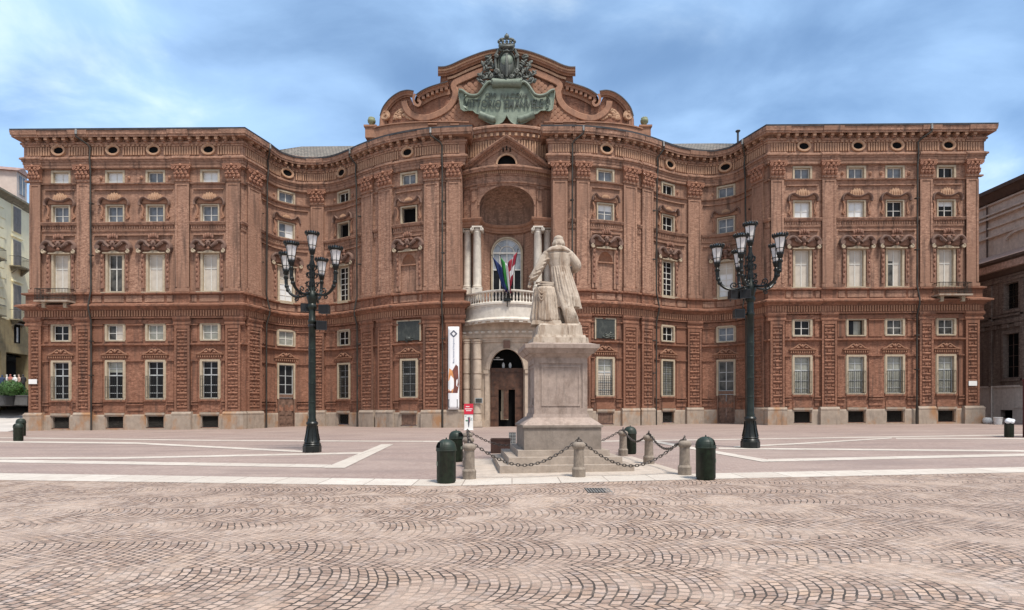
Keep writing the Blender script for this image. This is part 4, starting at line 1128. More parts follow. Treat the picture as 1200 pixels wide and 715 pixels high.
for i in range(nb):
    s = 1.0 + (E - 2.0) * i / (nb - 1)
    if abs(s - E / 2) < .01: pass
    x, y, z = FBk.P(s, zb(352.6), -.08); h = zb(341.4) - zb(352.6)
    m.lathe([(.085, 0), (.085, .06), (.045, .1), (.085, h * .35), (.07, h * .5), (.04, h * .75), (.05, h - .1), (.085, h - .06), (.085, h)], 8, (x, y, z))
m.build('baluster', 'white', bo, 50)['kind'] = 'stuff'
# entablature of the portal
F = A_port; E = F.cs[-1]; mid = E / 2; zp = lambda y, d=0: (HOR - y) * (44.9 - d) / FPX + EYE
m = MB()
pr = [(-.4, 400.6), (.12, 400.6), (.12, 398.4), (.18, 398), (.18, 396), (.3, 395.2), (.34, 392), (.3, 391.4), (.22, 391), (.22, 387), (.14, 386.4), (.14, 376), (-.4, 376)]
m.loops([[F.P(t, zp(y, d), d) for d, y in pr] for t in F.cs])
m.mat(1)
for i in range(14):
    s = E * (i + .5) / 14; m.ball(F.P(s, zp(389), .22), (.2, .1, .11), 8, 5)
m.build('portal_cornice', ['cream', 'white'], palace)
# portal wall with arch
pw, pzs, pap = 1.45, zp(433), zp(408.5)
prz = pap - pzs
m = MB(); xsn = [-pw * cos(pi * i / 24) for i in range(25)]
for a, b in zip(xsn[:-1], xsn[1:]):
    za_, zb_ = pzs + prz * sqrt(max(0, 1 - (a / pw) ** 2)), pzs + prz * sqrt(max(0, 1 - (b / pw) ** 2))
    m.face([F.P(mid + a, za_), F.P(mid + b, zb_), F.P(mid + b, zp(398)), F.P(mid + a, zp(398))])
    m.face([F.P(mid + a, za_), F.P(mid + b, zb_), F.P(mid + b, zb_, -.62), F.P(mid + a, za_, -.62)])
for a, b in ((0, mid - pw), (mid + pw, E)):
    st = F.st(a, b)
    for u, v in zip(st[:-1], st[1:]): m.face([F.P(u, -.4), F.P(v, -.4), F.P(v, zp(398)), F.P(u, zp(398))])
for sx in (-1, 1): m.face([F.P(mid + sx * pw, -.4), F.P(mid + sx * pw, -.4, -.62), F.P(mid + sx * pw, pzs, -.62), F.P(mid + sx * pw, pzs)])
def portarc(kr, d): return [F.P(mid + kr * pw * cos(pi * i / 24), pzs + (prz + (kr - 1) * pw) * sin(pi * i / 24), d) for i in range(25)]
m.sweep(portarc(1.1, 0), [(-.14, -.05), (-.14, .1), (-.06, .1), (-.06, .14), (.08, .14), (.14, .2), (.2, .2), (.2, -.05)])
for sx in (-1, 1):
    F.box(m, mid + sx * 1.66 - .2, mid + sx * 1.66 + .2, pzs - .32, pzs - .04, -.02, .16)
    F.box(m, mid + sx * 1.62 - .14, mid + sx * 1.62 + .14, -.2, pzs - .32, -.02, .08)
    F.box(m, mid + sx * 1.72 - .28, mid + sx * 1.72 + .28, -.3, zp(492), -.02, .22)
    for y in (421.5, 438.5, 456.5, 474):
        s = mid + sx * 2.15; F.box(m, s - .16, s + .16, zp(y) - .02, zp(y) + .02, -.02, .015)
m.mat(1); F.prof(m, mid - .26, mid + .26, [(0, pap + .02), (.3, pap + .02), (.36, zp(399.5)), (0, zp(399.5))])
m.build('portal', ['cream', 'terra_dark'], palace)
bands = (421.5, 438.5, 456.5, 474, 485)
for px, Y, r in ((559.2, 44.75, .345), (629.3, 44.75, .345), (546.8, 45.35, .31), (641.8, 45.35, .31)):
    column('column', px, Y, 493.5, 398.5, r, bands, mat='cream')
# great wooden door
yd = F.at(mid, -.62)[1]
dr = empty('main_door', (CW, yd, K * CW)); dr.parent = palace; dr.location = (CW - CX, yd - 45, K * CW)
m = MB(); zt = zc(436, yd); zw = zc(456.5, yd)
for sx in (-1, 1):
    m.box(min(sx * .68, sx * 1.44), max(sx * .68, sx * 1.44), 0, .08, -.2, zt)
    for z0, z1 in ((.5, 1.3), (1.5, 2.3), (2.5, 3.2), (3.45, zt - .2)): m.box(min(sx * .8, sx * 1.34), max(sx * .8, sx * 1.34), -.03, 0, z0, z1); m.box(min(sx * .88, sx * 1.26), max(sx * .88, sx * 1.26), -.05, -.03, z0 + .1, z1 - .1)
m.box(-.68, .68, 0, .08, zw, zt)
for sx in (-1, 1): m.box(sx * .34 - .27, sx * .34 + .27, -.03, 0, zw + .15, zt - .2); m.box(sx * .34 - .19, sx * .34 + .19, -.05, -.03, zw + .25, zt - .3)
m.box(-1.44, 1.44, -.06, .1, zt, zt + .32); m.box(-.05, .05, -.05, .0, zw, zt)
a = m.build('leaf', 'wood', None); a.parent = dr
m = MB()
m.box(-.26, .14, .02, .08, .62, zw); m.box(-.12, .06, -.01, .02, .9, 1.6); m.box(-.12, .06, -.01, .02, 1.8, 2.5)
a = m.build('wicket', 'wood', None); a.parent = dr
m = MB(); m.box(-.46, -.24, .35, .45, .7, zw)
m.box(-.5, .12, .34, .36, .55, 1.25)
a = m.build('inner_pillar', 'frame', None); a.parent = dr
m = MB(); m.box(-1.46, 1.46, .5, .55, -.2, pap - K * CW + .1); 
m.box(-1.0, -.35, .3, .34, zt + .75, zt + .85); 
a = m.build('dark_hall', 'black', None); a.parent = dr
m = MB()
for a_ in (-1.0, 1.0): m.ball((a_ * .28, .2, zt + .55), (.12, .05, .25), 8, 5)
m.ball((-.75, .2, zt + 1.2), (.2, .1, .06), 8, 4); m.box(-1.1, -.3, .18, .22, zt + 1.0, zt + 1.08)
a = m.build('fanlight', 'paint_grey', None); a.parent = dr
# small dark plate on the portal's left column
m = MB(); xx = (561 - 600) * 44.3 / FPX; m.box(xx - .3, xx + .3, 44.3, 44.35, zc(472.5, 44.3), zc(466.5, 44.3)); m.mat(1); m.box(xx - .26, xx + .26, 44.285, 44.3, zc(471.9, 44.3), zc(467.1, 44.3))
tag(m.build('door_plate', ['paint_grey', 'plaque']), 'small dark square plate fixed to the portal column left of the main door', 'plate')

# ------------------------------------------------------------------ the curved attic gable with bronze cartouche
AXC, AMID = 593.8, 46.05
def ay(xm): return AMID + 1.75 * (xm / 10.5) ** 2
def AX(px, d=0.):
    xm = (px - AXC) * AMID / FPX
    for _ in range(4): xm = (px - 600) * (ay(xm) - d) / FPX - (AXC - 600) * AMID / FPX
    return xm
XA0 = (AXC - 600) * AMID / FPX
def AP(px, y, d=0.):
    xm = AX(px, d); Y = ay(xm) - d
    return (XA0 + xm, Y, (HOR - y) * Y / FPX + EYE)
MIR = lambda px: 2 * AXC - px
TOPS = [(0, 60), (14, 60.5), (30, 65), (51, 73), (68, 80.5), (77, 83), (78, 97), (86, 101.5), (103, 109), (107, 114), (109, 123), (112, 116), (116, 110), (125, 108), (136, 114), (146, 127), (149, 140), (149.8, 160)]
m = MB()
prof = []
for sg in (-1, 1):
    L = [(AXC + sg * dx, y) for dx, y in TOPS]
    D = []
    for (xa, ya), (xb, yb) in zip(L[:-1], L[1:]):
        nseg = max(1, int(abs(xb - xa) / 6))
        for k in range(nseg): D.append((xa + (xb - xa) * k / nseg, ya + (yb - ya) * k / nseg))
    D.append(L[-1])
    for (xa, ya), (xb, yb) in zip(D[:-1], D[1:]):
        f = [AP(xa, 160, 0), AP(xb, 160, 0), AP(xb, yb, 0), AP(xa, ya, 0)]
        bk = [(p[0], p[1] + 1.5, p[2]) for p in f]
        m.face(f); m.face(bk); m.face([f[2], f[3], bk[3], bk[2]])
        if xb == D[-1][0]: m.face([f[1], f[2], bk[2], bk[1]])
m.build('attic_wall', 'brick2', palace)
def pathA(pts, n=5): return crom([(x, y, 0) for x, y in pts], n)
def sweepA(mb, pts, prof, n=5, mirror=True):
    """profile [(n px, d m)]: n to the right of the path's direction, in pixels"""
    for mm in ((False, True) if mirror else (False,)):
        Q = pathA(pts, n); ls = []
        for i in range(len(Q)):
            t = (Q[min(i + 1, len(Q) - 1)] - Q[max(i - 1, 0)]).normalized(); nx, ny = -t.y, t.x
            l = []
            for a, d in prof:
                x, y = Q[i].x + nx * a, Q[i].y + ny * a
                l.append(AP(MIR(x) if mm else x, y, d))
            ls.append(l)
        mb.loops(ls)
m = MB()
TOPC = [(AXC, 57.2), (580, 57.8), (564, 61.5), (543, 69.5), (530, 75.5), (521, 78.3), (513.2, 78.6)]
# seen from the middle outwards the path's right-hand side is downwards on neither side; profile counts downwards as negative n
sweepA(m, TOPC, [(0, -.3), (0, .62), (-1.6, .62), (-2.2, .55), (-4.5, .46), (-5.4, .42), (-7.5, .4), (-8.2, .3), (-9.5, .2), (-10.8, .18), (-11, -.3)])
m.mat(1)
sweepA(m, [(AXC, 70.2), (578, 71.3), (562, 75.5), (545, 82.5), (532, 88.5), (524, 90.8)], [(0, -.1), (0, .2), (-2.6, .16), (-3, -.1)])
m.mat(0)
sweepA(m, [(AXC, 76.5), (578, 77.6), (563, 81.8), (546, 88.8), (533, 95), (529.5, 101), (531.5, 108), (530, 116), (524, 124.5), (514, 131), (502, 135.5), (492, 136), (482.5, 132), (477, 125.5), (475.5, 118)],
       [(1.8, -.1), (1.8, .14), (1.2, .24), (-4.8, .24), (-6., .16), (-6, -.1)], 4)
# second cornice tier
sweepA(m, [(524.5, 95.6), (514, 98.6), (503, 102.2), (494, 106.5), (487.5, 111.2)], [(0, -.3), (0, .6), (-1.6, .6), (-2.4, .5), (-5.2, .42), (-6.2, .3), (-6.2, -.3)])
sweepA(m, [(526.5, 104.5), (514, 107.6), (503, 112), (494, 117), (489, 121)], [(0, -.1), (0, .18), (-6, .15), (-6, -.1)])
for i in range(7):
    t = i / 6; px, y = 523 - 32 * t, 104.2 + 13.6 * t + 2.4 * sin(t * pi) * -.4
    for mm in (px, MIR(px)):
        p = AP(mm, y, .3); m.box(p[0] - .12, p[0] + .12, p[1] - .16, p[1] + .2, p[2] - .14, p[2] + .12)
# rolled end of the cornice and the outer lobe
sweepA(m, [(486.5, 110), (484.5, 115), (486, 121.5), (490.5, 123.5), (492.5, 119.5), (490, 117.5)], [(1.5, -.2), (1.5, .5), (-1.5, .5), (-1.5, -.2)], 4)
sweepA(m, [(485, 106.9), (476.5, 105.8), (467, 108.5), (457, 115.5), (449, 125.5), (445.4, 136), (445.2, 147)], [(0, -.3), (0, .45), (-2, .42), (-3.4, .34), (-5.5, .3), (-5.6, .18), (-8, .15), (-8, -.3)], 5)
m.mat(1)
for sg in (0, 1):
    n = 22
    pp = []
    for i in range(n + 1):
        a = pi * .5 + i / n * 2.6 * pi; r = 5.2 * (1 - .85 * i / n); px = 451.8 + r * cos(a); y = 136 - r * sin(a)
        pp.append(AP(MIR(px) if sg else px, y, .3))
    m.tube(pp, .11, 6)
    p = AP(MIR(452) if sg else 452, 136, .12); m.lathe([(.42, -.18), (.42, .2)], 16, (0, 0, 0), Matrix.Translation(p) @ Matrix.Rotation(pi / 2, 4, 'X'))
m.mat(4)
sweepA(m, TOPC, [(.9, -.3), (.9, .68), (-.3, .68), (-.3, -.3)])
sweepA(m, [(524.5, 95.6), (514, 98.6), (503, 102.2), (494, 106.5), (487.5, 111.2)], [(.8, -.3), (.8, .66), (-.3, .66), (-.3, -.3)])
sweepA(m, [(485, 106.9), (476.5, 105.8), (467, 108.5), (457, 115.5), (449, 125.5), (445.4, 136)], [(.8, -.3), (.8, .5), (-.3, .5), (-.3, -.3)])
m.mat(2)
sweepA(m, TOPC, [(-2.6, -.1), (-2.6, .56), (-4.6, .5), (-4.6, -.1)])
# relief panels
m.mat(2)
sweepA(m, [(461, 140), (463, 133), (470, 127.6), (476, 127.2), (480, 134), (487, 139.5)], [(.7, -.05), (.7, .1), (-.7, .1), (-.7, -.05)], 3)
for k in range(26):
    a = random.random(); px = 462.5 + 20 * a; y = 139.8 - random.random() * (12 if px < 477 else 4)
    if y < 140 - (px - 460) * 1.2 and px < 470: continue
    for q in (px, MIR(px)): m.ball(AP(q, y, .02), (.22, .1, .1 + .1 * random.random()), 7, 4)
# parapet course above the main cornice
m.mat(0)
sweepA(m, [(AXC - 44, 142.2), (520, 141.6), (497, 141.8), (470, 143.3), (449, 146), (430, 151)], [(0, -.3), (0, .5), (-1.4, .5), (-1.8, .4), (-14, .4), (-14, -.3)], 5)
for px0, px1 in ((502, 512), (528, 538)):
    for mm in (0, 1):
        p0, p1 = AP(MIR(px1) if mm else px0, 147.2, .5), AP(MIR(px0) if mm else px1, 147.2, .5)
        y = min(p0[1], p1[1]); m.box(p0[0], p1[0], y - .04, y + .3, p0[2], p0[2] + .1); m.box(p0[0], p1[0], y - .04, y + .3, p0[2] + .22, p0[2] + .3)
# scale-like bosses over the field
m.mat(3); row = 0; y = 93.
def in_field(px, y):
    dx = abs(px - AXC)
    if y < 84 + dx * .33: return False
    if dx > 64 and y < 128: return False
    if dx > 58 and 96 < y < 124: return False
    if dx > 60 and y < 118 + (dx - 60) * .9: return False
    return dx < 100 and y < 149 and (dx < 92 or y > 138)
while y < 149:
    px = AXC - 104 + (3.8 if row % 2 else 0)
    while px < AXC + 104:
        if in_field(px, y):
            p = AP(px, y, 0)
            m.loops([[(p[0] + r * cos(pi / 3 * k), p[1] - d, p[2] + r * sin(pi / 3 * k)) for k in range(6)] for r, d in ((.27, -.02), (.27, .07), (.21, .12), (.08, .13))])
        px += 7.6
    y += 3.35; row += 1
m.build('attic_moulding', ['terra', 'terra_hi', 'terra_hi', 'terra', 'gutter'], palace)
for px in (435.5, MIR(435.5) + 3):
    p = AP(px, 150.5, .1); m = MB(); m.mat(0); m.box(p[0] - .45, p[0] + .45, p[1] - .45, p[1] + .45, p[2] - 1.0, p[2] - .1)
    m.box(p[0] - .55, p[0] + .55, p[1] - .55, p[1] + .55, p[2] - .1, p[2] + .06); m.mat(1)
    m.lathe([(.14, .06), (.09, .16), (.16, .3), (.33, .5), (.35, .68), (.24, .85), (.05, .95)], 14, p)
    for k in range(10): m.ball((p[0] + .22 * cos(k * .63), p[1] + .22 * sin(k * .63), p[2] + .82), (.08, .08, .12), 6, 4)
    m.build('finial', ['terra', 'verdigris'], palace, 40)
# bronze scroll with the inscription
def CP(dx, y, d): return AP(AXC + dx, y, d)
half = [(-13, 97), (-20, 96.5), (-25, 101), (-28, 103.8), (-30.5, 108), (-33, 111.2), (-38, 112.8), (-44, 112), (-49.5, 109.4), (-53, 107.6), (-56.4, 107), (-55.6, 113), (-54.6, 121), (-53.6, 128), (-50, 130), (-45, 129.4), (-39.4, 129.6), (-36, 132.8),
        (-31, 134.4), (-28, 140.2), (-22, 143.4), (-15, 146), (-9.8, 146.2), (-5, 143), (-2.2, 139)]
poly = half + [(0, 134.5)] + [(-x, y) for x, y in reversed(half)]
m = MB()
def bulge(dx, y): return .42 + .26 * cos(min(1, abs(dx) / 57) * pi / 2) + (.22 if abs(dx) > 48 else 0)
bm = bmesh.new(); vs = [bm.verts.new((x, y, 0)) for x, y in poly]; fc = bm.faces.new(vs)
bmesh.ops.triangulate(bm, faces=[fc]); bmesh.ops.subdivide_edges(bm, edges=bm.edges[:], cuts=2, use_grid_fill=True)
for f in bm.faces: m.face([CP(v.co.x, v.co.y, bulge(v.co.x, v.co.y)) for v in f.verts])
bm.free()
ring = []
for i in range(len(poly)):
    a, b = poly[i], poly[(i + 1) % len(poly)]
    for k in range(3): ring.append((a[0] + (b[0] - a[0]) * k / 3, a[1] + (b[1] - a[1]) * k / 3))
m.loops([[CP(x, y, bulge(x, y)) for x, y in ring], [CP(x, y, .12) for x, y in ring]], cap=False)
m.tube([CP(x, y, bulge(x, y) + .02) for x, y in ring], .05, 6, closed=True)
MT['bronze_plate'] = stone_mat('bronze_sheet', (.215, .255, .195), (.11, .14, .105), .4, .55, 1.0)
cart = m.build('cartouche', 'bronze_plate', palace, 40)
m = MB()
m.tube([CP(dx, 97.6, .8) for dx in (-16.5, -8, 0, 8, 16.5)], [.36, .32, .30, .32, .36], 14)
for sg in (-1, 1):
    scroll_pts = []
    q = CP(sg * 16.6, 97.6, .8)
    m.tube([(q[0], q[1] - .33 * (1 - .8 * i / 16) * cos(i * .6), q[2] + .33 * (1 - .8 * i / 16) * sin(i * .6)) for i in range(17)], .07, 6)
    sweep_p = [CP(sg * dx, y, .8) for dx, y in ((14, 99), (20, 96), (25, 99.5), (28.5, 104.5), (33, 110.4), (39, 112), (46, 110.4), (52, 106.2), (56, 105.6))]
    m.tube([tuple(v) for v in crom(sweep_p, 4)], .12, 7)
    m.tube([CP(sg * dx, y, .72) for dx, y in ((31.5, 134.6), (24, 137.6), (14, 141))], [.3, .28, .3], 12)
    q = CP(sg * 14, 141, .72); m.ball((q[0], q[1] - .1, q[2]), (.12, .3, .24), 10, 6)
m.build('scroll', 'bronze', cart, 50)
def text_mesh(body, size, depth=.01, bold=0., align='CENTER', spacing=1.):
    cu = bpy.data.curves.new('t', 'FONT'); cu.body = body; cu.size = size; cu.extrude = depth; cu.offset = bold; cu.align_x = align; cu.space_character = spacing; cu.resolution_u = 3
    o = bpy.data.objects.new('t', cu); C.objects.link(o)
    bpy.context.view_layer.update()
    me = bpy.data.meshes.new_from_object(o.evaluated_get(bpy.context.evaluated_depsgraph_get()))
    bpy.data.objects.remove(o); return me
MT['letters'] = plain('letter_bronze', (.03, .04, .032), .2, 3, .5)
for body, y, size, wpx in (('QVI  NACQVE', 114.6, .56, 50), ('VITTORIO EMANVELE II', 126.2, .92, 100)):
    me = text_mesh(body, 1.0, .03, .008)
    xs_ = [v.co.x for v in me.vertices]; w0 = max(xs_) - min(xs_); xc = (max(xs_) + min(xs_)) / 2
    k = size
    for v in me.vertices:
        dx = (v.co.x - xc) / w0 * wpx; z = v.co.y * k; d = bulge(dx, y) + .10 + v.co.z
        yy = y - z / .0693 + (abs(dx) / 50) ** 2 * -1.2
        q = CP(dx, yy, d); v.co = (q[0] - CX, q[1] - 45, q[2])
    me.materials.clear(); me.materials.append(MT['letters'])
    o = bpy.data.objects.new('inscription', me); C.objects.link(o); o.parent = cart; o.location = (0, 0, 0)
# coat of arms
m = MB()
def ell(rx, ry, d, n=26, cy=76): return [CP(rx * cos(2 * pi * i / n) * (1 - .16 * max(0, -sin(2 * pi * i / n)) ** 2), cy - ry * sin(2 * pi * i / n), d) for i in range(n)]
m.loops([ell(11.6, 18.4, .1), ell(11.6, 18.4, .7), ell(10.2, 17, .95), ell(8.6, 15, .8), ell(7, 12, .98), ell(2, 4, 1.1)])
shield = m.build('coat_of_arms', 'bronze_dk', palace, 50)
m = MB()
m.mat(0); m.loops([ell(7.4, 7.2, .85, 20, 70.5), ell(7, 6.8, 1.05, 20, 70.5), ell(4, 4, 1.16, 20, 70.5)])
m.mat(1); m.tube([CP(0, 64, 1.1), CP(0, 76, 1.22), CP(0, 90, 1.1)], [.08, .16, .08], 8)
for sg in (-1, 1):
    for cx_, cy_, r in ((6.5, 57.8, 2.6), (11.5, 84, 2.8), (5.6, 90.2, 2.3), (12, 66, 2.)):
        pts = []
        for i in range(15):
            a = i * .62; rr = r * (1 - .8 * i / 14); pts.append(CP(sg * (cx_ + rr * cos(a)), cy_ - rr * sin(a), .95))
        m.tube(pts, .085, 6)
    m.tube([CP(sg * x, y, .85) for x, y in ((9, 58), (12.4, 64), (13.2, 72), (12.4, 80), (9, 88), (4, 94))], .12, 6)
m.build('strapwork', ['bronze', 'bronze_dk'], shield, 50)
m = MB()   # crown
m.tube([tuple(CP(8.2 * cos(2 * pi * i / 18), 53.6 + .9 * sin(2 * pi * i / 18), .75 + .5 * sin(2 * pi * i / 18))) for i in range(18)], .13, 6, closed=True)
for a in range(5):
    x = -8.4 + 4.2 * a; top = CP(0, 44.2, .75)
    m.tube([tuple(v) for v in crom([CP(x * .9, 53.4, .75), CP(x * 1.1, 49, .8), CP(x * .75, 45.6, .8), CP(0, 45.8, .8)], 4)], .075, 6)
    m.ball(CP(x * 1.08, 49, .85), .14, 7, 5); m.ball(CP(x * .95, 51.5, .9), .11, 7, 5)
m.ball(CP(0, 43.6, .75), .22, 8, 6); q = CP(0, 41.6, .75); m.box(q[0] - .05, q[0] + .05, q[1] - .05, q[1] + .05, q[2] - .2, q[2] + .16); m.box(q[0] - .14, q[0] + .14, q[1] - .049, q[1] + .049, q[2] - .02, q[2] + .06)
for sg in (-1, 1): m.ball(CP(sg * 6, 47, .8), (.2, .15, .12), 7, 5)
m.build('crown', 'bronze_dk', shield, 50)
rnd = random.Random(3)
for sg in (-1, 1):
    m = MB()
    for stem in (((8, 92), (16, 88), (23, 82), (27, 74)), ((9, 93), (18, 92), (26, 90), (31, 86)), ((10, 84), (17, 78), (21, 71), (21, 65)), ((8, 94), (16, 96), (25, 97), (32, 93))):
        P_ = crom([(x, y, 0) for x, y in stem], 5); m.tube([CP(sg * p.x, p.y, .42) for p in P_], .06, 5)
        for p in P_[2:]:
            for k in range(2):
                dx, dy = rnd.uniform(-2.2, 2.2), rnd.uniform(-2.4, 2.4); a = rnd.uniform(0, pi)
                c_ = CP(sg * (p.x + dx), p.y + dy, .42 + rnd.uniform(0, .25))
                m.ball((0, 0, 0), (.22, .05, .085), 6, 4, Matrix.Translation(c_) @ Matrix.Rotation(a, 4, 'Y'))
    m.build('branch', 'bronze_dk', shield, 50)

# ------------------------------------------------------------------ monument, statue
MX, MY, MROT = 1.29, 16.1, radians(5)
MZ = gz(MX)
mon = empty('monument_pedestal', (MX, MY, MZ), MROT); tag(mon, 'square stone monument pedestal with sunk panels, heavy cornice and three steps', 'pedestal')
def lb(name, mat, fn, parent, smooth=None):
    m = MB(); fn(m); return m.build(name, mat, parent, smooth, world=False)
def zm(y, Y): return (HOR - y) * Y / FPX + EYE - MZ
h1, h2, h3 = .185, .37, .53
lb('step', 'step', lambda m: m.frustum(1.77, 1.77, 1.76, 1.76, -.15, h1), mon)
lb('step', 'step', lambda m: m.frustum(1.52, 1.52, 1.51, 1.51, h1, h2), mon)
lb('step', 'step', lambda m: m.frustum(1.25, 1.25, 1.24, 1.24, h2, h3), mon)
def pl(m):
    m.frustum(1.06, 1.06, 1.06, 1.06, h3, 1.14); m.frustum(1.10, 1.10, 1.10, 1.10, 1.14, 1.20)
lb('plinth', 'granite_lo', pl, mon)
def die(m):
    m.frustum(1.08, 1.08, 1.0, 1.0, 1.2, 1.27); m.frustum(1.0, 1.0, .82, .82, 1.27, 1.40)
    m.frustum(.79, .79, .77, .77, 1.40, 1.5)
    zt = 3.06; a = .745
    m.frustum(a - .03, a - .03, a - .03, a - .03, 1.5, zt)
    for r in range(4):
        T = Matrix.Rotation(r * pi / 2, 4, 'Z')
        m.box(-a, -a + .14, -a, -a + .03, 1.5, zt, T); m.box(a - .14, a - .0301, -a, -a + .03, 1.5, zt, T)
        m.box(-a + .14, a - .14, -a, -a + .03, 1.5, 1.66, T); m.box(-a + .14, a - .14, -a, -a + .03, zt - .16, zt, T)
        b = a - .2
        for x0, x1, z0, z1 in ((-b, -b + .05, 1.72, zt - .22), (b - .05, b, 1.72, zt - .22), (-b + .05, b - .05, 1.72, 1.77), (-b + .05, b - .05, zt - .27, zt - .22)): m.box(x0, x1, -a + .012, -a + .03, z0, z1, T)
lb('die', 'granite', die, mon)
def cornice(m):
    m.frustum(.76, .76, .78, .78, 3.06, 3.1); m.frustum(.80, .80, .86, .86, 3.1, 3.17); m.frustum(.90, .90, .92, .92, 3.17, 3.2); m.frustum(.92, .92, 1.0, 1.0, 3.2, 3.30); m.frustum(1.02, 1.02, 1.03, 1.03, 3.30, 3.41)
    m.frustum(.98, .98, .80, .80, 3.41, 3.47)
lb('cornice', 'granite', cornice, mon)
def socle(m):
    m.frustum(.78, .78, .76, .76, 3.47, 3.62); m.frustum(.72, .72, .69, .69, 3.62, 3.70); m.frustum(.64, .64, .61, .61, 3.70, 3.98)
lb('socle', 'statue', socle, mon)
# little dark plate on the left face of the pedestal
lb('plate', 'blackp', lambda m: m.box(-.757, -.747, -.55, -.47, 1.75, 1.95), mon)

SB = 3.98
st = empty('stone_statue', (MX + .05, MY, MZ + SB), MROT - radians(4)); st.scale = (1.09, 1.05, 1.01); tag(st, 'weathered marble statue of a man in a long coat seen from behind on the pedestal', 'statue')
def loft(m, secs, seg=56):
    ls = []
    for z, cx, cy, rx, ry, amp, n, ph in secs:
        l = []
        for i in range(seg):
            a = 2 * pi * i / seg; f = 1 + amp * (sin(n * a + ph) + .45 * sin(2.3 * n * a + 1.7 * ph))
            l.append((cx + rx * f * cos(a), cy + ry * f * sin(a), z))
        ls.append(l)
    m.loops(ls)
def dense(secs, k=6):
    P = []
    for i in range(len(secs) - 1):
        a, b = secs[i], secs[i + 1]
        for j in range(k):
            t = j / k; t2 = t * t * (3 - 2 * t); P.append(tuple(a[q] + (b[q] - a[q]) * t2 for q in range(8)))
    return P + [secs[-1]]
m = MB()
# coat and torso
loft(m, dense([(.56, .24, .0, .36, .30, .13, 7, .4), (.9, .20, .0, .33, .29, .11, 7, .9), (1.3, .12, .0, .30, .26, .075, 7, 1.3), (1.62, .06, 0, .275, .225, .03, 7, 1.4), (1.75, .04, .0, .275, .215, .012, 7, 1.4),
               (1.95, .02, .0, .315, .225, .01, 6, 1.6), (2.1, .0, .0, .335, .22, .008, 6, 1.6), (2.2, .0, .02, .30, .19, 0, 6, 1), (2.28, .0, .04, .17, .14, 0, 6, 1), (2.36, .01, .05, .085, .09, 0, 6, 1)]))
# shoulders rounded into the sleeves
for sx in (-1, 1): m.ball((sx * .29, .01, 2.1), (.145, .15, .13), 14, 9)
# his left arm (viewer's left) reaching down to the books, wide sleeve
m.tube([tuple(v) for v in crom([(-.27, .02, 2.1), (-.40, -.0, 1.92), (-.49, -.02, 1.74), (-.60, .0, 1.55), (-.70, .02, 1.40)], 5)], [.15 - .002 * i for i in range(21)], 14)
for k in range(5): m.tube([(-.36 - .07 * k + .1, -.13, 1.96 - .12 * k), (-.44 - .07 * k, -.12, 1.87 - .12 * k), (-.53 - .06 * k, -.02, 1.84 - .12 * k)], .025, 6)
m.tube([(-.68, .02, 1.42), (-.73, .03, 1.33), (-.755, .04, 1.27)], [.065, .05, .045], 10)
# his right arm, elbow out, forearm in front
m.tube([tuple(v) for v in crom([(.28, .02, 2.1), (.40, -.0, 1.97), (.495, .02, 1.80), (.44, .22, 1.74), (.26, .36, 1.78)], 5)], [.14, .14, .138, .136, .135, .134, .133, .132, .13, .128, .126, .125, .125, .122, .12, .115, .11, .105, .1, .09, .08], 14)
for k in range(4): m.tube([(.42 + .03 * k, -.11, 2.0 - .07 * k), (.52, -.06, 1.93 - .07 * k), (.56, .06, 1.9 - .07 * k)], .022, 6)
# the back of the coat: seam folds fanning out below the waist
for k in range(9):
    x0 = -.15 + .05 * k; x1 = -.10 + .085 * k
    u = -.86 + 1.72 * k / 8
    def on(cx_, rx_, ry_, z): return (cx_ + u * rx_, -ry_ * sqrt(1 - u * u) - .006, z)
    m.tube([on(.04, .275, .215, 1.72), on(.09, .29, .245, 1.45), on(.16, .315, .275, 1.1), on(.21, .335, .29, .85), on(.24, .355, .295, .57)], [.01, .024 + .008 * (k % 2), .03 + .012 * (k % 2), .034 + .012 * ((k + 1) % 2), .034], 6)
# broad turned-down collar
cl = []
for r, z, t in ((.12, 2.36, .0), (.24, 2.34, .01), (.36, 2.255, .0), (.375, 2.2, .0), (.31, 2.17, 0), (.1, 2.2, 0)):
    cl.append([(r * cos(2 * pi * i / 32), .03 + r * .74 * sin(2 * pi * i / 32), z - .035 * (abs(cos(2 * pi * i / 32)) ** 2) * (r / .3)) for i in range(32)])
m.loops(cl)
# head with long back hair, ears, a nose towards the palace
m.ball((.012, .06, 2.50), (.13, .15, .165), 16, 12); m.ball((.012, .03, 2.47), (.155, .15, .12), 16, 10); m.ball((.012, .03, 2.56), (.132, .14, .11), 16, 10)
for k in range(7): m.ball((.012 + .135 * cos(pi + k * pi / 6), .03 - .13 * sin(k * pi / 6), 2.42 + .012 * (k % 2)), (.045, .035, .07), 7, 5)
for sx in (-1, 1): m.ball((.012 + sx * .122, .075, 2.5), (.02, .035, .045), 7, 5)
m.ball((.012, .205, 2.49), (.024, .04, .04), 7, 5); m.ball((.012, .18, 2.42), (.05, .035, .03), 7, 5)
# legs, shoes and the robe that trails behind the draped stand
for x, y, x2 in ((.12, .1, .1), (.33, -.02, .36)):
    m.tube([(x, y, .75), (x, y, .4), (x2, y, .1)], [.13, .105, .08], 12)
    m.ball((x2 + .02, y - .0, .06), (.085, .17, .075), 10, 6)
m.ball((.47, -.1, .1), (.12, .1, .09), 10, 6)
for k in range(6):
    m.tube([tuple(v) for v in crom([(.02 + .035 * k, -.2 - .01 * k, 1.05 - .05 * k), (.06 + .05 * k, -.26, .75 - .04 * k), (.16 + .05 * k, -.28, .4 - .02 * k), (.22 + .055 * k, -.25 + .02 * k, .08)], 4)], [.05, .055, .06, .065, .07, .07, .07, .07, .07, .07, .065, .06, .05], 8)
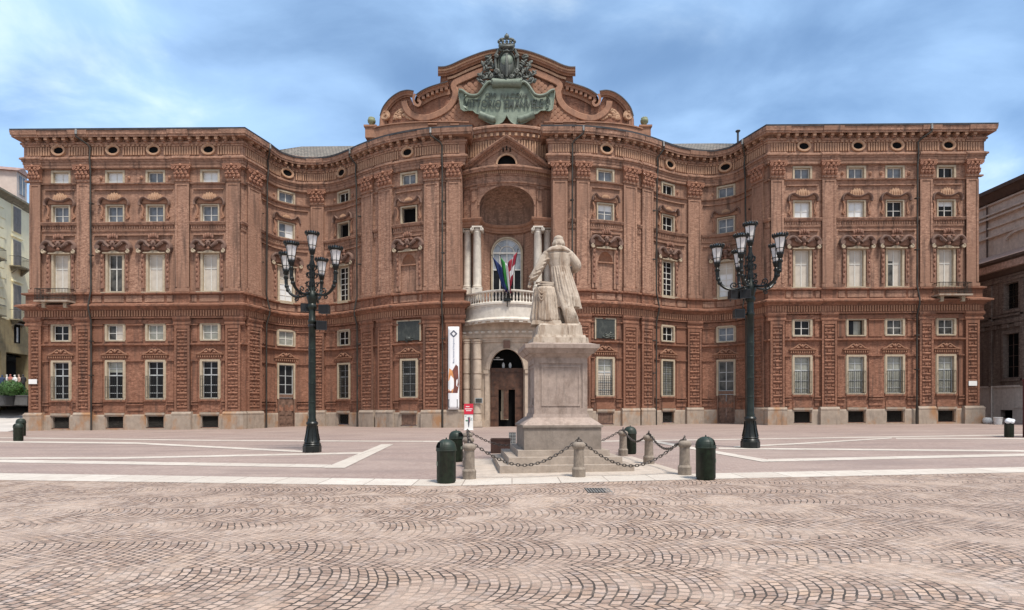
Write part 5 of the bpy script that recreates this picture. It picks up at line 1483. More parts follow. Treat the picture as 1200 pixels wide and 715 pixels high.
# hand resting on the books: palm, four fingers, thumb
m.ball((-.765, .02, 1.235), (.038, .05, .05), 8, 6)
for k in range(4):
    fx = -.80 + .024 * k; ln_ = (.075, .09, .085, .065)[k]
    m.tube([(fx, -.02, 1.22), (fx - .006, -.05, 1.205), (fx - .008, -.06, 1.205 - ln_ * .6), (fx - .005, -.05, 1.205 - ln_)], [.0125, .012, .011, .009], 6)
m.tube([(-.735, .0, 1.24), (-.70, -.03, 1.215), (-.685, -.045, 1.185)], [.014, .013, .010], 6)
fig = m.build('figure', 'statue', st, world=False)
def remesh(o, vs):
    md = o.modifiers.new('carve', 'REMESH'); md.mode = 'VOXEL'; md.voxel_size = vs; md.use_smooth_shade = True
    sm = o.modifiers.new('soften', 'SMOOTH'); sm.iterations = 1; sm.factor = .3
remesh(fig, .012)
m = MB()   # the draped stand
loft(m, dense([(.16, -.33, -.02, .37, .27, .085, 9, .2), (.24, -.33, -.02, .41, .30, .10, 9, .5), (.5, -.33, -.02, .375, .27, .095, 9, .8), (.85, -.33, -.02, .34, .25, .07, 9, 1.1), (1.1, -.33, -.02, .32, .24, .025, 9, 1.2), (1.17, -.33, -.02, .27, .2, .0, 9, 1.2)]))
for k in range(10):
    x = -.66 + .07 * k; dx = (x + .33) * .22
    u = -.9 + .2 * k
    def on(rx_, ry_, z): return (-.33 + u * rx_, -.02 - ry_ * sqrt(1 - u * u) - .008, z)
    m.tube([on(.27, .2, 1.16), on(.33, .245, .9), on(.36, .26, .6), on(.39, .28, .35), on(.385, .28, .18)], [.014, .024 + .008 * (k % 3), .032 + .01 * ((k + 1) % 2), .04, .038], 6)
for k in range(3): m.tube([tuple(v) for v in crom([(-.58, -.25, 1.12 - .06 * k), (-.47, -.30, .94 - .1 * k), (-.38, -.28, 1.0 - .03 * k), (-.33, -.26, 1.12 - .05 * k)], 4)], .022, 6)
dr_ = m.build('draped_stand', 'statue', st, world=False); remesh(dr_, .013)
m = MB()
m.box(-.62, -.2, -.2, .12, 1.165, 1.215, Matrix.Rotation(radians(3), 4, 'Y')); m.box(-.60, -.16, -.16, .14, 1.215, 1.265, Matrix.Rotation(radians(4), 4, 'Y') @ Matrix.Rotation(radians(6), 4, 'Z')); m.box(-.64, -.24, -.12, .1, 1.268, 1.285, Matrix.Rotation(radians(2), 4, 'Y'))
m.build('book', 'statue', st, world=False)
m = MB(); m.frustum(.55, .52, .50, .48, .0, .06); m.frustum(.40, .3, .37, .28, .06, .18, (-.33, -.02))
m.build('base', 'statue', st, world=False)

# ------------------------------------------------------------------ bollards and chains round the monument
def mpt(u, v):
    c, s = cos(MROT), sin(MROT); return MX + .1 + u * c - v * s, MY + u * s + v * c
m = MB()
m.lathe([(.185, -.05), (.185, .16), (.19, .18), (.165, .215), (.148, .23), (.146, .3), (.138, .62), (.14, .64), (.165, .66), (.185, .69), (.19, .73), (.175, .76), (.13, .79), (.06, .80)], 20)
BOL = m.mesh('bollard', 'bollard', 40)
m = MB(); m.lathe([(.055, .79), (.055, .82), (.03, .84), (.02, .88), (.03, .9), (.0, .925)], 10)
m.tube([(.05 * cos(i * .7) , .012, .85 + .05 * sin(i * .7)) for i in range(9)], .01, 5, closed=True)
BRING = m.mesh('chain_ring', 'chain', 40)
R_ = 2.65
BPOS = {'front left': (-R_, -R_), 'front middle': (0, -R_), 'front right': (R_, -R_), 'middle right': (R_, 0), 'back right': (R_, R_), 'back middle': (0, R_), 'back left': (-R_, R_), 'middle left': (-R_, 0)}
BLAB = {'front left': 'stone bollard beside the nearer green litter bin left of the monument', 'front middle': 'stone bollard standing alone in front of the monument steps',
        'front right': 'stone bollard beside the green litter bin right of the monument', 'middle right': 'stone bollard right of the monument, midway back along the chain',
        'back right': 'farthest stone bollard right of the monument, beside the far green bin', 'back middle': 'stone bollard hidden behind the monument pedestal',
        'back left': 'farthest of the three stone bollards left of the monument', 'middle left': 'second of the three stone bollards in a row left of the monument'}
for k, (u, v) in BPOS.items():
    if k == 'back middle': continue
    x, y = mpt(u, v); o = put(BOL, 'stone_bollard', None, (x, y, gz(x) + .004), random.uniform(0, 6)); o.scale = (.88, .88, 1.06); tag(o, BLAB[k], 'bollard', 'stone bollards round the monument')
    put(BRING, 'chain_ring', o)
def chain(p, q, sag, label):
    m = MB(); n = 60; pts = []
    for i in range(n + 1):
        t = i / n; a = Vector(p).lerp(Vector(q), t); a.z -= sag * 4 * t * (1 - t) * (1 - .25 * (1 - 4 * t * (1 - t))); pts.append(a)
    L = [0]
    for i in range(n): L.append(L[-1] + (pts[i + 1] - pts[i]).length)
    cnt = int(L[-1] / .078)
    for k in range(cnt):
        d = (k + .5) * L[-1] / cnt; i = max(j for j in range(n) if L[j] <= d); u = (d - L[i]) / (L[i + 1] - L[i])
        c = pts[i].lerp(pts[i + 1], u); t = (pts[i + 1] - pts[i]).normalized()
        w = t.cross(Vector((0, 0, 1))).normalized(); b = t.cross(w)
        e = (w if k % 2 else b)
        m.tube([c + t * (.052 * cos(a) + (.018 if cos(a) > 0 else -.018) * 0) + e * (.03 * sin(a)) for a in [2 * pi * j / 10 for j in range(10)]], .0125, 5, closed=True)
    tag(m.build('iron_chain', 'chain', None, 60), label, 'chain', 'iron chains between the bollards')
def bt(k): x, y = mpt(*BPOS[k]); return (x, y, gz(x) + .905)
chain(bt('front left'), bt('front middle'), .60, 'sagging iron chain across the left half of the monument steps front')
chain(bt('front middle'), bt('front right'), .66, 'sagging iron chain across the right half of the monument steps front')
chain(bt('front right'), bt('middle right'), .36, 'short slack chain hanging between the two nearer bollards right of the monument')
chain(bt('middle right'), bt('back right'), .33, 'chain hanging in front of the far green bin right of the monument')
chain(bt('front left'), bt('middle left'), .4, 'foreshortened chain between the two nearer bollards left of the monument')
chain(bt('middle left'), bt('back left'), .4, 'foreshortened chain between the two farther bollards left of the monument')
chain(bt('back left'), bt('back middle'), .5, 'chain sagging past the brown box left of the monument')
chain(bt('back middle'), bt('back right'), .5, 'chain rising to the farthest bollard just right of the pedestal')
# paved apron under the monument
ap = [mpt(*q) for q in ((-2.75, -2.95), (2.85, -2.95), (2.85, 2.3), (-2.75, 2.3))]
MT['apron'] = stone_mat('apron_stone', (.48, .40, .33), (.42, .34, .28), .5, .75, 1.2)
sheet('monument_pavement', [ap], 'apron', .0052)

# ------------------------------------------------------------------ litter bins
def bin_meshes():
    m = MB(); n = 40; ls = []
    for r, z in ((.20, .0), (.205, .03), (.218, .05), (.218, .70), (.222, .71), (.222, .735)):
        rib = r in (.218,)
        ls.append([(r * (1 - (.022 if rib and i % 4 == 0 else 0)) * cos(2 * pi * i / n), r * (1 - (.022 if rib and i % 4 == 0 else 0)) * sin(2 * pi * i / n), z) for i in range(n)])
    m.loops(ls); body = m.mesh('body', 'bin', 35)
    m = MB(); prof = [(.228, .725), (.23, .75), (.228, .79), (.222, .83), (.205, .88), (.175, .925), (.13, .96), (.07, .985), (.0, .99)]
    seg = 36
    for i in range(seg):
        a0, a1 = 2 * pi * i / seg, 2 * pi * (i + 1) / seg; am = ((a0 + a1) / 2 + pi) % (2 * pi) - pi
        for (r0, z0), (r1, z1) in zip(prof[:-1], prof[1:]):
            if abs(am + pi / 2) < .5 and .78 < (z0 + z1) / 2 < .93: continue
            m.face([(r0 * cos(a0), r0 * sin(a0), z0), (r0 * cos(a1), r0 * sin(a1), z0), (r1 * cos(a1), r1 * sin(a1), z1), (r1 * cos(a0), r1 * sin(a0), z1)])
    m.lathe([(.02, .985), (.015, 1.02), (0.0, 1.03)], 8)
    m.tube([(0, -.235 + .0 * t, .75) if False else (.232 * sin(t * .1), .232 * cos(t * .1), .74) for t in range(63)], .008, 5)
    for a in (0.9, -.9):   # seam ribs of the lid
        m.tube([(r * 1.01 * sin(a), -r * 1.01 * cos(a), z) for r, z in prof[:-1]], .007, 5)
    lid = m.mesh('lid', 'bin_lid', 40)
    m = MB(); m.lathe([(.19, .74), (.19, .85), (.15, .92), (.05, .95)], 20)
    liner = m.mesh('liner', 'black', 40)
    m = MB()
    for sx in (-1, 1): m.tube([(sx * .115, -.195, .79), (sx * .12, -.19, .83), (sx * .09, -.17, .9), (0, -.15, .935)], .009, 5)
    m.tube([(.222 * sin(t), -.222 * cos(t), .79) for t in [-.5 + .1 * k for k in range(11)]], .009, 5)
    rim = m.mesh('rim', 'bin_lid', 40)
    m = MB(); m.box(-.03, .03, -.226, -.214, .40, .49)
    badge = m.mesh('badge', 'bronze', None)
    return body, lid, liner, rim, badge
BM = bin_meshes()
bin0 = None
for i, (px, py, rz, sc, lab) in enumerate([(523, 566, radians(-62), 1.0, 'nearest dark green litter bin, domed lid, left of the front bollard'),
                            (534.5, 541, radians(55), .98, 'dark green litter bin half hidden behind the nearer bin, left of monument'),
                            (827, 562, radians(62), 1.0, 'dark green litter bin with domed lid right of the monument chains'),
                            (738.5, 532, radians(-150), .98, 'dark green litter bin just right of the pedestal behind the chain'),
                            (21.5, 517, radians(-30), 1.0, 'front one of two green litter bins at the far left of the square'),
                            (24.5, 511, radians(120), 1.15, 'green litter bin behind another at the far left of the square'),
                            (1182.5, 512.5, radians(160), .86, 'green litter bin topped with white rubbish bags at the far right')]):
    x, y = gp(px, py); o = empty('litter_bin', (x, y, gz(x) + .004), rz); o.scale = (sc, sc, sc)
    tag(o, lab, 'litter bin', 'green litter bins on the square')
    for me, nm in zip(BM, ('body', 'lid', 'liner', 'rim', 'badge')):
        if 'topped' in lab and nm in ('lid', 'rim'): continue
        put(me, nm, o)
    if 'topped' in lab:
        b_ = (x, y, gz(x))
MT['bag'] = plain('white_plastic_bag', (.66, .68, .70), .2, 9, .35)
m = MB(); r = random.Random(5)
for k in range(7): m.ball((r.uniform(-.13, .13), r.uniform(-.13, .13), .76 + r.uniform(0, .08)), (.13, .12, .08 + .04 * r.random()), 10, 6)
o = m.build('rubbish_bag', 'bag', None, 50); o.location = b_; remesh(o, .02); tag(o, 'crumpled white plastic rubbish bags heaped on the far right litter bin', 'rubbish bag')
MT['bucket'] = plain('white_tub', (.60, .58, .55), .12, 5, .5)
for px, py, r0, lab, k in ((1157, 496.5, .30, 'white rounded tub on the pavement at the palace right corner', 0), (1169.5, 497.5, .27, 'white straight-sided bucket beside the cellar opening of the dark building', 1)):
    x, y = gp(px, py); m = MB()
    if k == 0: m.lathe([(.2, 0), (.28, .06), (.32, .2), (.31, .34), (.24, .46), (.1, .5)], 18)
    else: m.lathe([(.24, 0), (.28, .48), (.3, .49), (.3, .55), (.26, .56), (.25, .5)], 18)
    o = m.build('white_tub', 'bucket', None, 40); o.location = (x, y, gz(x)); tag(o, lab, 'tub')

# ------------------------------------------------------------------ street lamps
def lamp_meshes():
    M_ = {}
    m = MB()
    m.lathe([(.34, 0), (.34, .24), (.31, .27), (.33, .3), (.3, .34)], 8, sq=True)
    m.lathe([(.27, .34), (.30, .38), (.27, .43), (.23, .6), (.19, .85), (.175, 1.0), (.21, 1.05), (.225, 1.1), (.2, 1.15), (.16, 1.18)], 12)
    for k in range(8): a = pi / 8 + k * pi / 4; m.tube([(.275 * cos(a), .275 * sin(a), .43), (.215 * cos(a), .215 * sin(a), .75), (.185 * cos(a), .185 * sin(a), 1.0)], .02, 5)
    M_['base'] = m.mesh('base', 'iron', 40)
    m = MB()
    pr = [(.15, 1.15), (.155, 1.25), (.135, 1.3)]
    for z in (1.9, 2.6, 3.4, 3.9): pr += [(.132, z - .03), (.142, z - .02), (.142, z + .02), (.131, z + .03)]
    pr += [(.125, 4.9), (.15, 4.93), (.15, 5.0), (.12, 5.04), (.12, 5.4), (.17, 5.45), (.18, 5.55), (.14, 5.62), (.17, 5.75), (.21, 5.86), (.2, 5.98), (.13, 6.1), (.10, 6.3)]
    m.lathe(pr, 16)
    M_['shaft'] = m.mesh('shaft', 'iron_green', 40)
    m = MB(); m.lathe([(.10, 6.2), (.12, 6.4), (.08, 6.6), (.13, 6.75), (.08, 6.95), (.12, 7.1), (.06, 7.3), (.07, 7.42)], 12)
    for k in range(6):
        a = k * pi / 3
        for z, r in ((6.35, .22), (6.7, .2), (7.0, .17)):
            m.tube([(.08 * cos(a), .08 * sin(a), z - .1), (r * cos(a), r * sin(a), z - .05), (r * 1.05 * cos(a), r * 1.05 * sin(a), z + .06), (r * .7 * cos(a), r * .7 * sin(a), z + .1)], .022, 5)
            m.ball((r * 1.1 * cos(a), r * 1.1 * sin(a), z + .06), .035, 6, 4)
    M_['finial'] = m.mesh('finial', 'iron', 40)
    m = MB()
    m.tube([tuple(v) for v in crom([(.1, 0, 6.02), (.35, 0, 5.94), (.62, 0, 5.93), (.86, 0, 6.08), (1.0, 0, 6.36), (1.03, 0, 6.68)], 6)], [.04 + .022 * (i / 30) for i in range(31)], 8)
    for cx_, cz_, r, a0, sg in ((.5, 6.08, .13, -pi / 2, 1), (.62, 5.84, .1, pi / 2, 1), (.2, 6.12, .1, -pi / 2, -1)):
        m.tube([(cx_ + r * (1 - .8 * i / 14) * cos(a0 + sg * i * .55), 0, cz_ + r * (1 - .8 * i / 14) * sin(a0 + sg * i * .55)) for i in range(15)], .022, 6)
    m.lathe([(.05, 6.62), (.085, 6.66), (.09, 6.7), (.05, 6.74)], 10, (1.03, 0, 0))
    for z in (6.2, 6.35): m.ball((.95 if z < 6.3 else 1.0, 0, z), .08, 8, 5)
    M_['arm'] = m.mesh('arm', 'iron', 45)
    m = MB(); n = 6; R0, R1, z0, z1 = .125, .235, .26, .84
    m.lathe([(.05, 0), (.085, .02), (.06, .06), (.11, .2), (.135, .22), (.135, .26), (.09, .262)], 12)
    for k in range(n):
        a = 2 * pi * k / n; m.tube([(R0 * cos(a), R0 * sin(a), z0), (R1 * cos(a), R1 * sin(a), z1)], .012, 5)
        b = a + pi / 6; m.tube([(.06 * cos(a), .06 * sin(a), .08), (.12 * cos(a), .12 * sin(a), .14), (.1 * cos(a), .1 * sin(a), .24)], .01, 4)
    for R, z in ((R0 + .01, z0 + .02), (R0 + .045, .46 - .03), (R1 + .01, z1)): m.tube([(R * cos(2 * pi * k / 18), R * sin(2 * pi * k / 18), z) for k in range(18)], .014, 5, closed=True)
    m.lathe([(R1, z1), (.275, z1 + .02), (.285, z1 + .05), (.265, z1 + .08), (.2, z1 + .12), (.1, z1 + .17), (.03, z1 + .19), (.0, z1 + .2)], 24)
    for k in range(18):
        a = 2 * pi * k / 18; m.ball((.285 * cos(a), .285 * sin(a), z1 + .1), (.03, .03, .06), 6, 4)
    M_['lantern'] = m.mesh('lantern', 'iron', 40)
    m = MB(); m.lathe([(R0 - .01, z0 + .01), (R1 - .012, z1 - .005)], 6, T=None); M_['glass'] = m.mesh('glass', 'lamp_glass')
    m = MB(); m.box(-.17, .17, -.12, .12, -.15, .15); m.box(-.19, .19, -.16, -.12, -.17, .17); m.tube([(0, .12, 0), (0, .2, 0), (0, .22, -.2)], .02, 6)
    m.mat(1); m.box(-.15, .15, -.165, -.16, -.13, .13)
    M_['floodlight'] = m.mesh('floodlight', ['blackp', 'g_dark'])
    return M_
LM = lamp_meshes()
def lamp(px, py, angs, lab, scale, floods):
    x, y = gp(px, py); o = empty('street_lamp', (x, y, gz(x)), 0); o.scale = (scale,) * 3; tag(o, lab, 'street lamp', 'ornate street lamps before the palace')
    for k in ('base', 'shaft', 'finial'): put(LM[k], k, o)
    def lan(p):
        l = put(LM['lantern'], 'lantern', o, p); l.scale = (.88, .88, .95); put(LM['glass'], 'glass', l)
    lan((0, 0, 7.42))
    for a in angs:
        a = radians(a); put(LM['arm'], 'arm', o, rz=a).scale = (1.12, 1, 1); lan((1.154 * cos(a), 1.154 * sin(a), 6.72))
    for fx, fy, fz, fr in floods:
        f = put(LM['floodlight'], 'floodlight', o, (fx, fy, fz), radians(fr))
    zs = sorted(f[2] for f in floods)
    for fx, fy, fz, fr in floods:
        m = MB(); m.tube([(0, 0, fz), (fx * .6, fy * .6, fz - .03), (fx, fy, fz)], .025, 6); m.build('bracket', 'blackp', o, world=False)
    for z in (zs[0], zs[-1]):
        m = MB(); m.lathe([(.14, z - .05), (.15, z), (.14, z + .05)], 12); m.build('collar', 'blackp', o, world=False)
lamp(365.8, 530, (165, 252, 335, 92), 'tall dark iron lamp post with five lanterns left of the monument', 1.015, ((.5, -.05, 5.4, 0), (.33, .0, 4.8, 30), (-.28, .1, 5.5, 200)))
lamp(879.2, 525, (160, 232, 304, 16, 88), 'tall dark iron lamp post with six lanterns right of the monument', 1.06, ((-.62, 0, 5.68, 10), (-.25, -.1, 5.68, -10), (-.42, .05, 4.98, 0)))

# ------------------------------------------------------------------ flags, banner, plaques, signs
MT['f_blue'] = plain('blue_flag_cloth', (.018, .035, .13), .2, 4, .7); MT['f_green'] = plain('green_flag_cloth', (.035, .24, .045), .2, 4, .7)
MT['f_white'] = plain('white_flag_cloth', (.6, .59, .59), .06, 4, .7); MT['f_red'] = plain('red_flag_cloth', (.24, .012, .028), .2, 4, .7)
yF = FBk.at(FBk.cs[-1] / 2)[1] - .25
def FP(px, y, Y=None): Y = Y or yF; return Vector(((px - 600) * Y / FPX, Y, (HOR - y) * Y / FPX + EYE))
def flag(p0, p1, Ya, Yb, fall, pat, lab, mats):
    a, b = FP(*p0, Ya), FP(*p1, Yb); o = empty('flag', tuple(a)); tag(o, lab, 'flag', 'flags over the balcony')
    m = MB(); m.tube([a, b], .022, 6); m.ball(b, .05, 8, 5); m.build('pole', 'iron', o)
    m = MB(); N, Q = 14, 12; f = Vector(fall)
    def pt(i, j):
        t, s = i / N, j / Q; base = b.lerp(a, .04 + t * .72)
        rip = sin(j * 1.15 + i * .25) * .09 * (.3 + s)
        return base + f * s * (1 - .35 * t) + Vector((sin(j * .9 + 1) * .05 * s, rip, -.1 * sin(t * pi) * s))
    for i in range(N):
        for j in range(Q): m.mat(pat((i + .5) / N, (j + .5) / Q)); m.face([pt(i, j), pt(i + 1, j), pt(i + 1, j + 1), pt(i, j + 1)])
    c = m.build('cloth', mats, o, 80, weld=True); sd = c.modifiers.new('thick', 'SOLIDIFY'); sd.thickness = .01
flag((592.5, 348), (576.5, 299), yF, yF - .4, (.75, .0, -.8), lambda t, s: 0, 'plain dark blue flag, left of the three over the balcony', ['f_blue'])
flag((594.5, 348), (586, 299), yF, yF - .6, (.72, .0, -.85), lambda t, s: 0 if s < .5 else 1 if s < .8 else 2, 'green white and red flag in the middle over the balcony', ['f_green', 'f_white', 'f_red'])
flag((597, 348), (607, 292), yF, yF - .5, (-.72, .05, -.9), lambda t, s: 2 if s > .93 else 1 if (.36 < t < .62 or .42 < s < .58) else 0, 'red flag with a white cross, right of the three over the balcony', ['f_red', 'f_white', 'f_blue'])
m = MB(); q = FP(594.5, 351); m.box(q.x - .28, q.x + .28, q.y - .06, q.y + .22, q.z - .1, q.z + .1)
for dx in (-.18, 0, .18): m.tube([(q.x + dx, q.y, q.z), (q.x + dx * 1.2, q.y - .12, q.z + .3)], .05, 8)
m.tube([(q.x, q.y, q.z - .1), (q.x, q.y + .05, q.z - .45), (q.x, q.y + .2, q.z - .5)], .04, 6)
tag(m.build('flag_bracket', 'iron', None, 40), 'dark iron bracket holding three flag poles on the balcony', 'bracket')

# banner on the pilaster left of the portal
sB = (FL.of(525.3), FL.of(538.2)); bx0 = FL.P((sB[0] + sB[1]) / 2, 0, .47); yb_ = bx0[1]
bw = (538.2 - 525.3) * yb_ / FPX; bxm = (531.7 - 600) * yb_ / FPX
ban = empty('banner', (bxm, yb_, zc(480, yb_))); tag(ban, 'tall white vertical banner with dark diamond emblem on the pilaster left of the portal', 'banner')
hB = zc(383.5, yb_) - zc(480.5, yb_)
MT['bn_white'] = plain('banner_white', (.80, .79, .79), .04, 2, .6); MT['bn_orange'] = plain('banner_orange', (.62, .27, .10), .3, 2.5, .6); MT['bn_brown'] = plain('banner_brown', (.17, .055, .04), .3, 3, .6)
MT['bn_grey'] = plain('banner_grey', (.075, .065, .07), .3, 3, .6); MT['bn_ink'] = plain('banner_ink', (.08, .09, .12), .1, 3, .6); MT['bn_text'] = plain('banner_lettering', (.36, .40, .50), .1, 3, .6)
def bow(x, z): return -.03 * cos(x * 2.2) - .02 * sin(z * 1.1)
m = MB(); nx, nz = 4, 24
for i in range(nx):
    for j in range(nz):
        x0, x1, z0, z1 = -bw / 2 + bw * i / nx, -bw / 2 + bw * (i + 1) / nx, hB * j / nz, hB * (j + 1) / nz
        m.face([(x0, bow(x0, z0), z0), (x1, bow(x1, z0), z0), (x1, bow(x1, z1), z1), (x0, bow(x0, z1), z1)])
c = m.build('cloth', 'bn_white', ban, 60, world=False, weld=True); sd = c.modifiers.new('thick', 'SOLIDIFY'); sd.thickness = .012
m = MB()
def bpoly(mat, pts, lift):
    m.mat(mat); m.loops([[(x * bw, bow(x * bw, z * hB) - lift - e, z * hB) for x, z in pts] for e in (0, .003)])
bpoly(0, [(-.48, .2), (-.1, .2), (.12, .36), (-.12, .47), (-.40, .50), (-.48, .40)], .012)
bpoly(1, [(-.1, .2), (.36, .2), (.48, .3), (.40, .52), (.2, .545), (-.12, .47), (.05, .36), (.02, .27)], .014)
bpoly(2, [(-.48, .02), (.36, .02), (.36, .125), (-.48, .125)], .012); bpoly(1, [(-.5, .2), (.3, .2), (.3, .222), (-.5, .222)], .018)
m.build('print', ['bn_orange', 'bn_brown', 'bn_grey'], ban, world=False)
m = MB(); ez = .915 * hB
def dia(r): return [(r, 0), (0, r), (-r, 0), (0, -r)]
m.loops([[(x, bow(0, ez) - .02, ez + z) for x, z in dia(.30)], [(x, bow(0, ez) - .024, ez + z) for x, z in dia(.30)], [(x, bow(0, ez) - .024, ez + z) for x, z in dia(.165)], [(x, bow(0, ez) - .02, ez + z) for x, z in dia(.165)]], cap=False)
m.build('emblem', 'bn_ink', ban, world=False)
me = text_mesh('Museo Nazionale del Risorgimento', .2, .002, .002); me.materials.clear(); me.materials.append(MT['bn_text'])
xs_ = [v.co.x for v in me.vertices]; w0 = max(xs_) - min(xs_); xc = (max(xs_) + min(xs_)) / 2
for v in me.vertices:
    t = (v.co.x - xc) / w0 * hB * .30; v.co = (-.02 - v.co.y * .9 + .07, bow(0, .7 * hB + t) - .024, .71 * hB + t)
put(me, 'lettering', ban)

# bronze plaques above the windows next to the portal
def wreath(m, cx_, cz_, r, seed, n=26):
    q = random.Random(seed)
    for k in range(n):
        a = q.uniform(0, 2 * pi); rr = r * q.uniform(.2, 1); m.ball((cx_ + rr * 1.3 * cos(a), -.12 - .06 * q.random(), cz_ + rr * .8 * sin(a)), (.09, .05, .06), 6, 4)
for F, sd, lab in ((FL, 'L', 'dark bronze plaque with a wreath above the window left of the portal'), (FR, 'R', 'greenish bronze plaque with a wreath above the window right of the portal')):
    sc = F.of(BAYS[sd]['V1']); x, y, z = F.P(sc, zl(400.3), .05); o = empty('bronze_plaque', (x, y, z), F.ang(sc)); tag(o, lab, 'plaque')
    h = zl(377.5) - zl(400.3); w = 1.98 if sd == 'L' else 1.62
    m = MB(); m.box(-w / 2, w / 2, -.06, 0, 0, h)
    for zz_ in (.02, h - .05): m.box(-w / 2, w / 2, -.08, -.06, zz_, zz_ + .04)
    r = random.Random(9)
    for j in range(7):
        zt = h * (.9 - .09 * j); x0 = -w * .42
        while x0 < w * .42: lw = r.uniform(.05, .14); m.box(x0, min(x0 + lw, w * .43), -.066, -.06, zt - .05, zt); x0 += lw + .05
    m.build('panel', 'plaque', o, world=False)
    m = MB(); wreath(m, 0.05 if sd == 'L' else .35, .12 if sd == 'L' else .22, .34, 4 if sd == 'L' else 8)
    if sd == 'L': m.ball((0, -.16, .12), (.26, .14, .2), 10, 6)
    else: m.tube([(-.3, -.1, .2), (0, -.14, .06), (.4, -.14, .16)], .05, 6)
    m.build('wreath', 'plaque' if sd == 'L' else 'bronze_dk', o, world=False, smooth=50)
    m = MB(); m.box(-w / 2 - .12, -w / 2 - .005, -.05, 0, -.06, h + .1); m.box(w / 2 + .005, w / 2 + .12, -.05, 0, -.06, h + .1); m.box(-w / 2 - .005, w / 2 + .005, -.05, 0, h + .005, h + .1)
    m.build('surround', 'frame', o, world=False)
# white street-name plates on both end pilasters, left lectern sign
MT['sign_white'] = plain('sign_white', (.76, .75, .72), .06, 3, .4); MT['sign_red'] = plain('sign_red', (.58, .022, .05), .1, 3, .45)
for F, px, y, lab in ((FL, 42, 447.3, 'small white plate on the corner pilaster at the palace left end'), (FR, 1136.5, 449.3, 'small white plate on the corner pilaster at the palace right end')):
    sc = F.of(px); x, yy, z = F.P(sc, 0, .27); zz_ = zc(y, yy); m = MB(); m.box(x - .33, x + .33, yy - .03, yy, zz_ - .19, zz_ + .19)
    m.mat(1); r = random.Random(int(px))
    tag(m.build('name_plate', ['sign_white', 'paint_grey']), lab, 'plate')
x, y = gp(96, 503.2); o = empty('lectern_sign', (x, y, gz(x))); tag(o, 'slanted white information board on a thin post before the palace left wing', 'sign')
m = MB(); m.box(-.03, .03, -.03, .03, 0, .85); m.box(-.2, .2, -.12, .12, 0, .02); m.build('post', 'paint_grey', o, world=False)
m = MB(); T = Matrix.Translation((0, -.02, .95)) @ Matrix.Rotation(radians(38), 4, 'X') @ Matrix.Rotation(radians(-8), 4, 'Y'); m.box(-.42, .42, -.3, .3, -.02, .02, T); m.build('board', 'sign_white', o, world=False)
# the red and white poster stand by the door
x, y = gp(549.3, 504); o = empty('poster_stand', (x, y, gz(x))); tag(o, 'white and red poster stand beside the portal left of the door', 'sign')
Y_ = y; sx = Y_ / FPX
def pz(yy): return zc(yy, Y_) - gz(x)
m = MB(); m.box(-.31, .31, -.03, .03, .02, pz(485)); m.box(-.36, .36, -.12, .12, 0, .02); m.build('panel', 'sign_white', o, world=False)
m = MB(); m.box(-.33, .33, -.06, .0, pz(485.5), pz(473.2)); m.build('red_sign', 'sign_red', o, world=False)
m = MB()
for yy, a, b in ((476.6, -.2, .06), (479.3, -.26, .26), (479.3 + 2, -.18, .2)):
    q = a
    while q < b: m.box(q, min(b, q + .07), -.066, -.06, pz(yy) - .03, pz(yy) + .04); q += .09
m.build('lettering', 'sign_white', o, world=False)
m = MB(); r = random.Random(2)
m.tube([(0, -.035, pz(500)), (.01, -.04, pz(494)), (-.01, -.04, pz(489))], [.03, .06, .04], 6); m.mat(1)
m.ball((-.14, -.035, pz(493)), (.1, .01, .06), 8, 4)
for k in range(10): m.mat(2); m.ball((r.uniform(-.24, .24), -.032, pz(487.5) - .3 * r.random()), (.07, .01, .05), 7, 4)
m.mat(3); m.ball((.05, -.037, pz(492)), (.05, .012, .2), 7, 5)
MT['pr_grey'] = plain('print_grey', (.45, .52, .5), .2, 5, .5); MT['pr_green'] = plain('print_green', (.12, .25, .16), .2, 5, .5); MT['pr_red'] = plain('print_red', (.4, .05, .1), .2, 5, .5)
m.build('print', ['bn_ink', 'pr_green', 'pr_grey', 'pr_red'], o, world=False)
# brown steel box and dark gridded crate left of the monument
MT['rust'] = plain('brown_steel', (.045, .02, .014), .4, 4, .55, 0, .4, .3)
x0, y0 = gp(575, 531.5); x1 = (598 - 600) * y0 / FPX; hb = .50
o = empty('steel_box', ((x0 + x1) / 2, y0 + .35, gz(x0) + .004)); tag(o, 'low dark brown steel box on the paving left of the monument', 'box'); w = (x1 - x0) / 2
m = MB(); m.box(-w, w, -.35, -.31, 0, hb); m.box(-w, w, .31, .35, 0, hb); m.box(-w, -w + .04, -.31, .31, 0, hb); m.box(w - .04, w, -.31, .31, 0, hb); m.box(-w + .04, w - .04, -.31, .31, .02, .3)
m.build('shell', 'rust', o, world=False)
m = MB(); m.box(-w - .015, w + .015, -.365, -.35, hb - .03, hb + .015); m.box(-w - .015, -w, -.35, .365, hb - .03, hb + .015); m.box(w, w + .015, -.35, .365, hb - .03, hb + .015); m.box(-w, w, .35, .365, hb - .03, hb + .015)
m.build('rim', 'rust', o, world=False)
x, y = gp(600.5, 520.5); o = empty('crate', (x, y + .15, gz(x))); tag(o, 'dark crate with a pale wire grid front behind the brown box', 'crate')
m = MB(); m.box(-.16, .16, -.12, .12, 0, .52); m.build('shell', 'blackp', o, world=False)
m = MB()
for i in range(5): m.box(-.15 + .075 * i - .006, -.15 + .075 * i + .006, -.135, -.121, .01, .51)
for j in range(8): m.box(-.158, .158, -.142, -.1355, .03 + .066 * j, .044 + .066 * j)
m.build('grid', 'paint_grey', o, world=False)
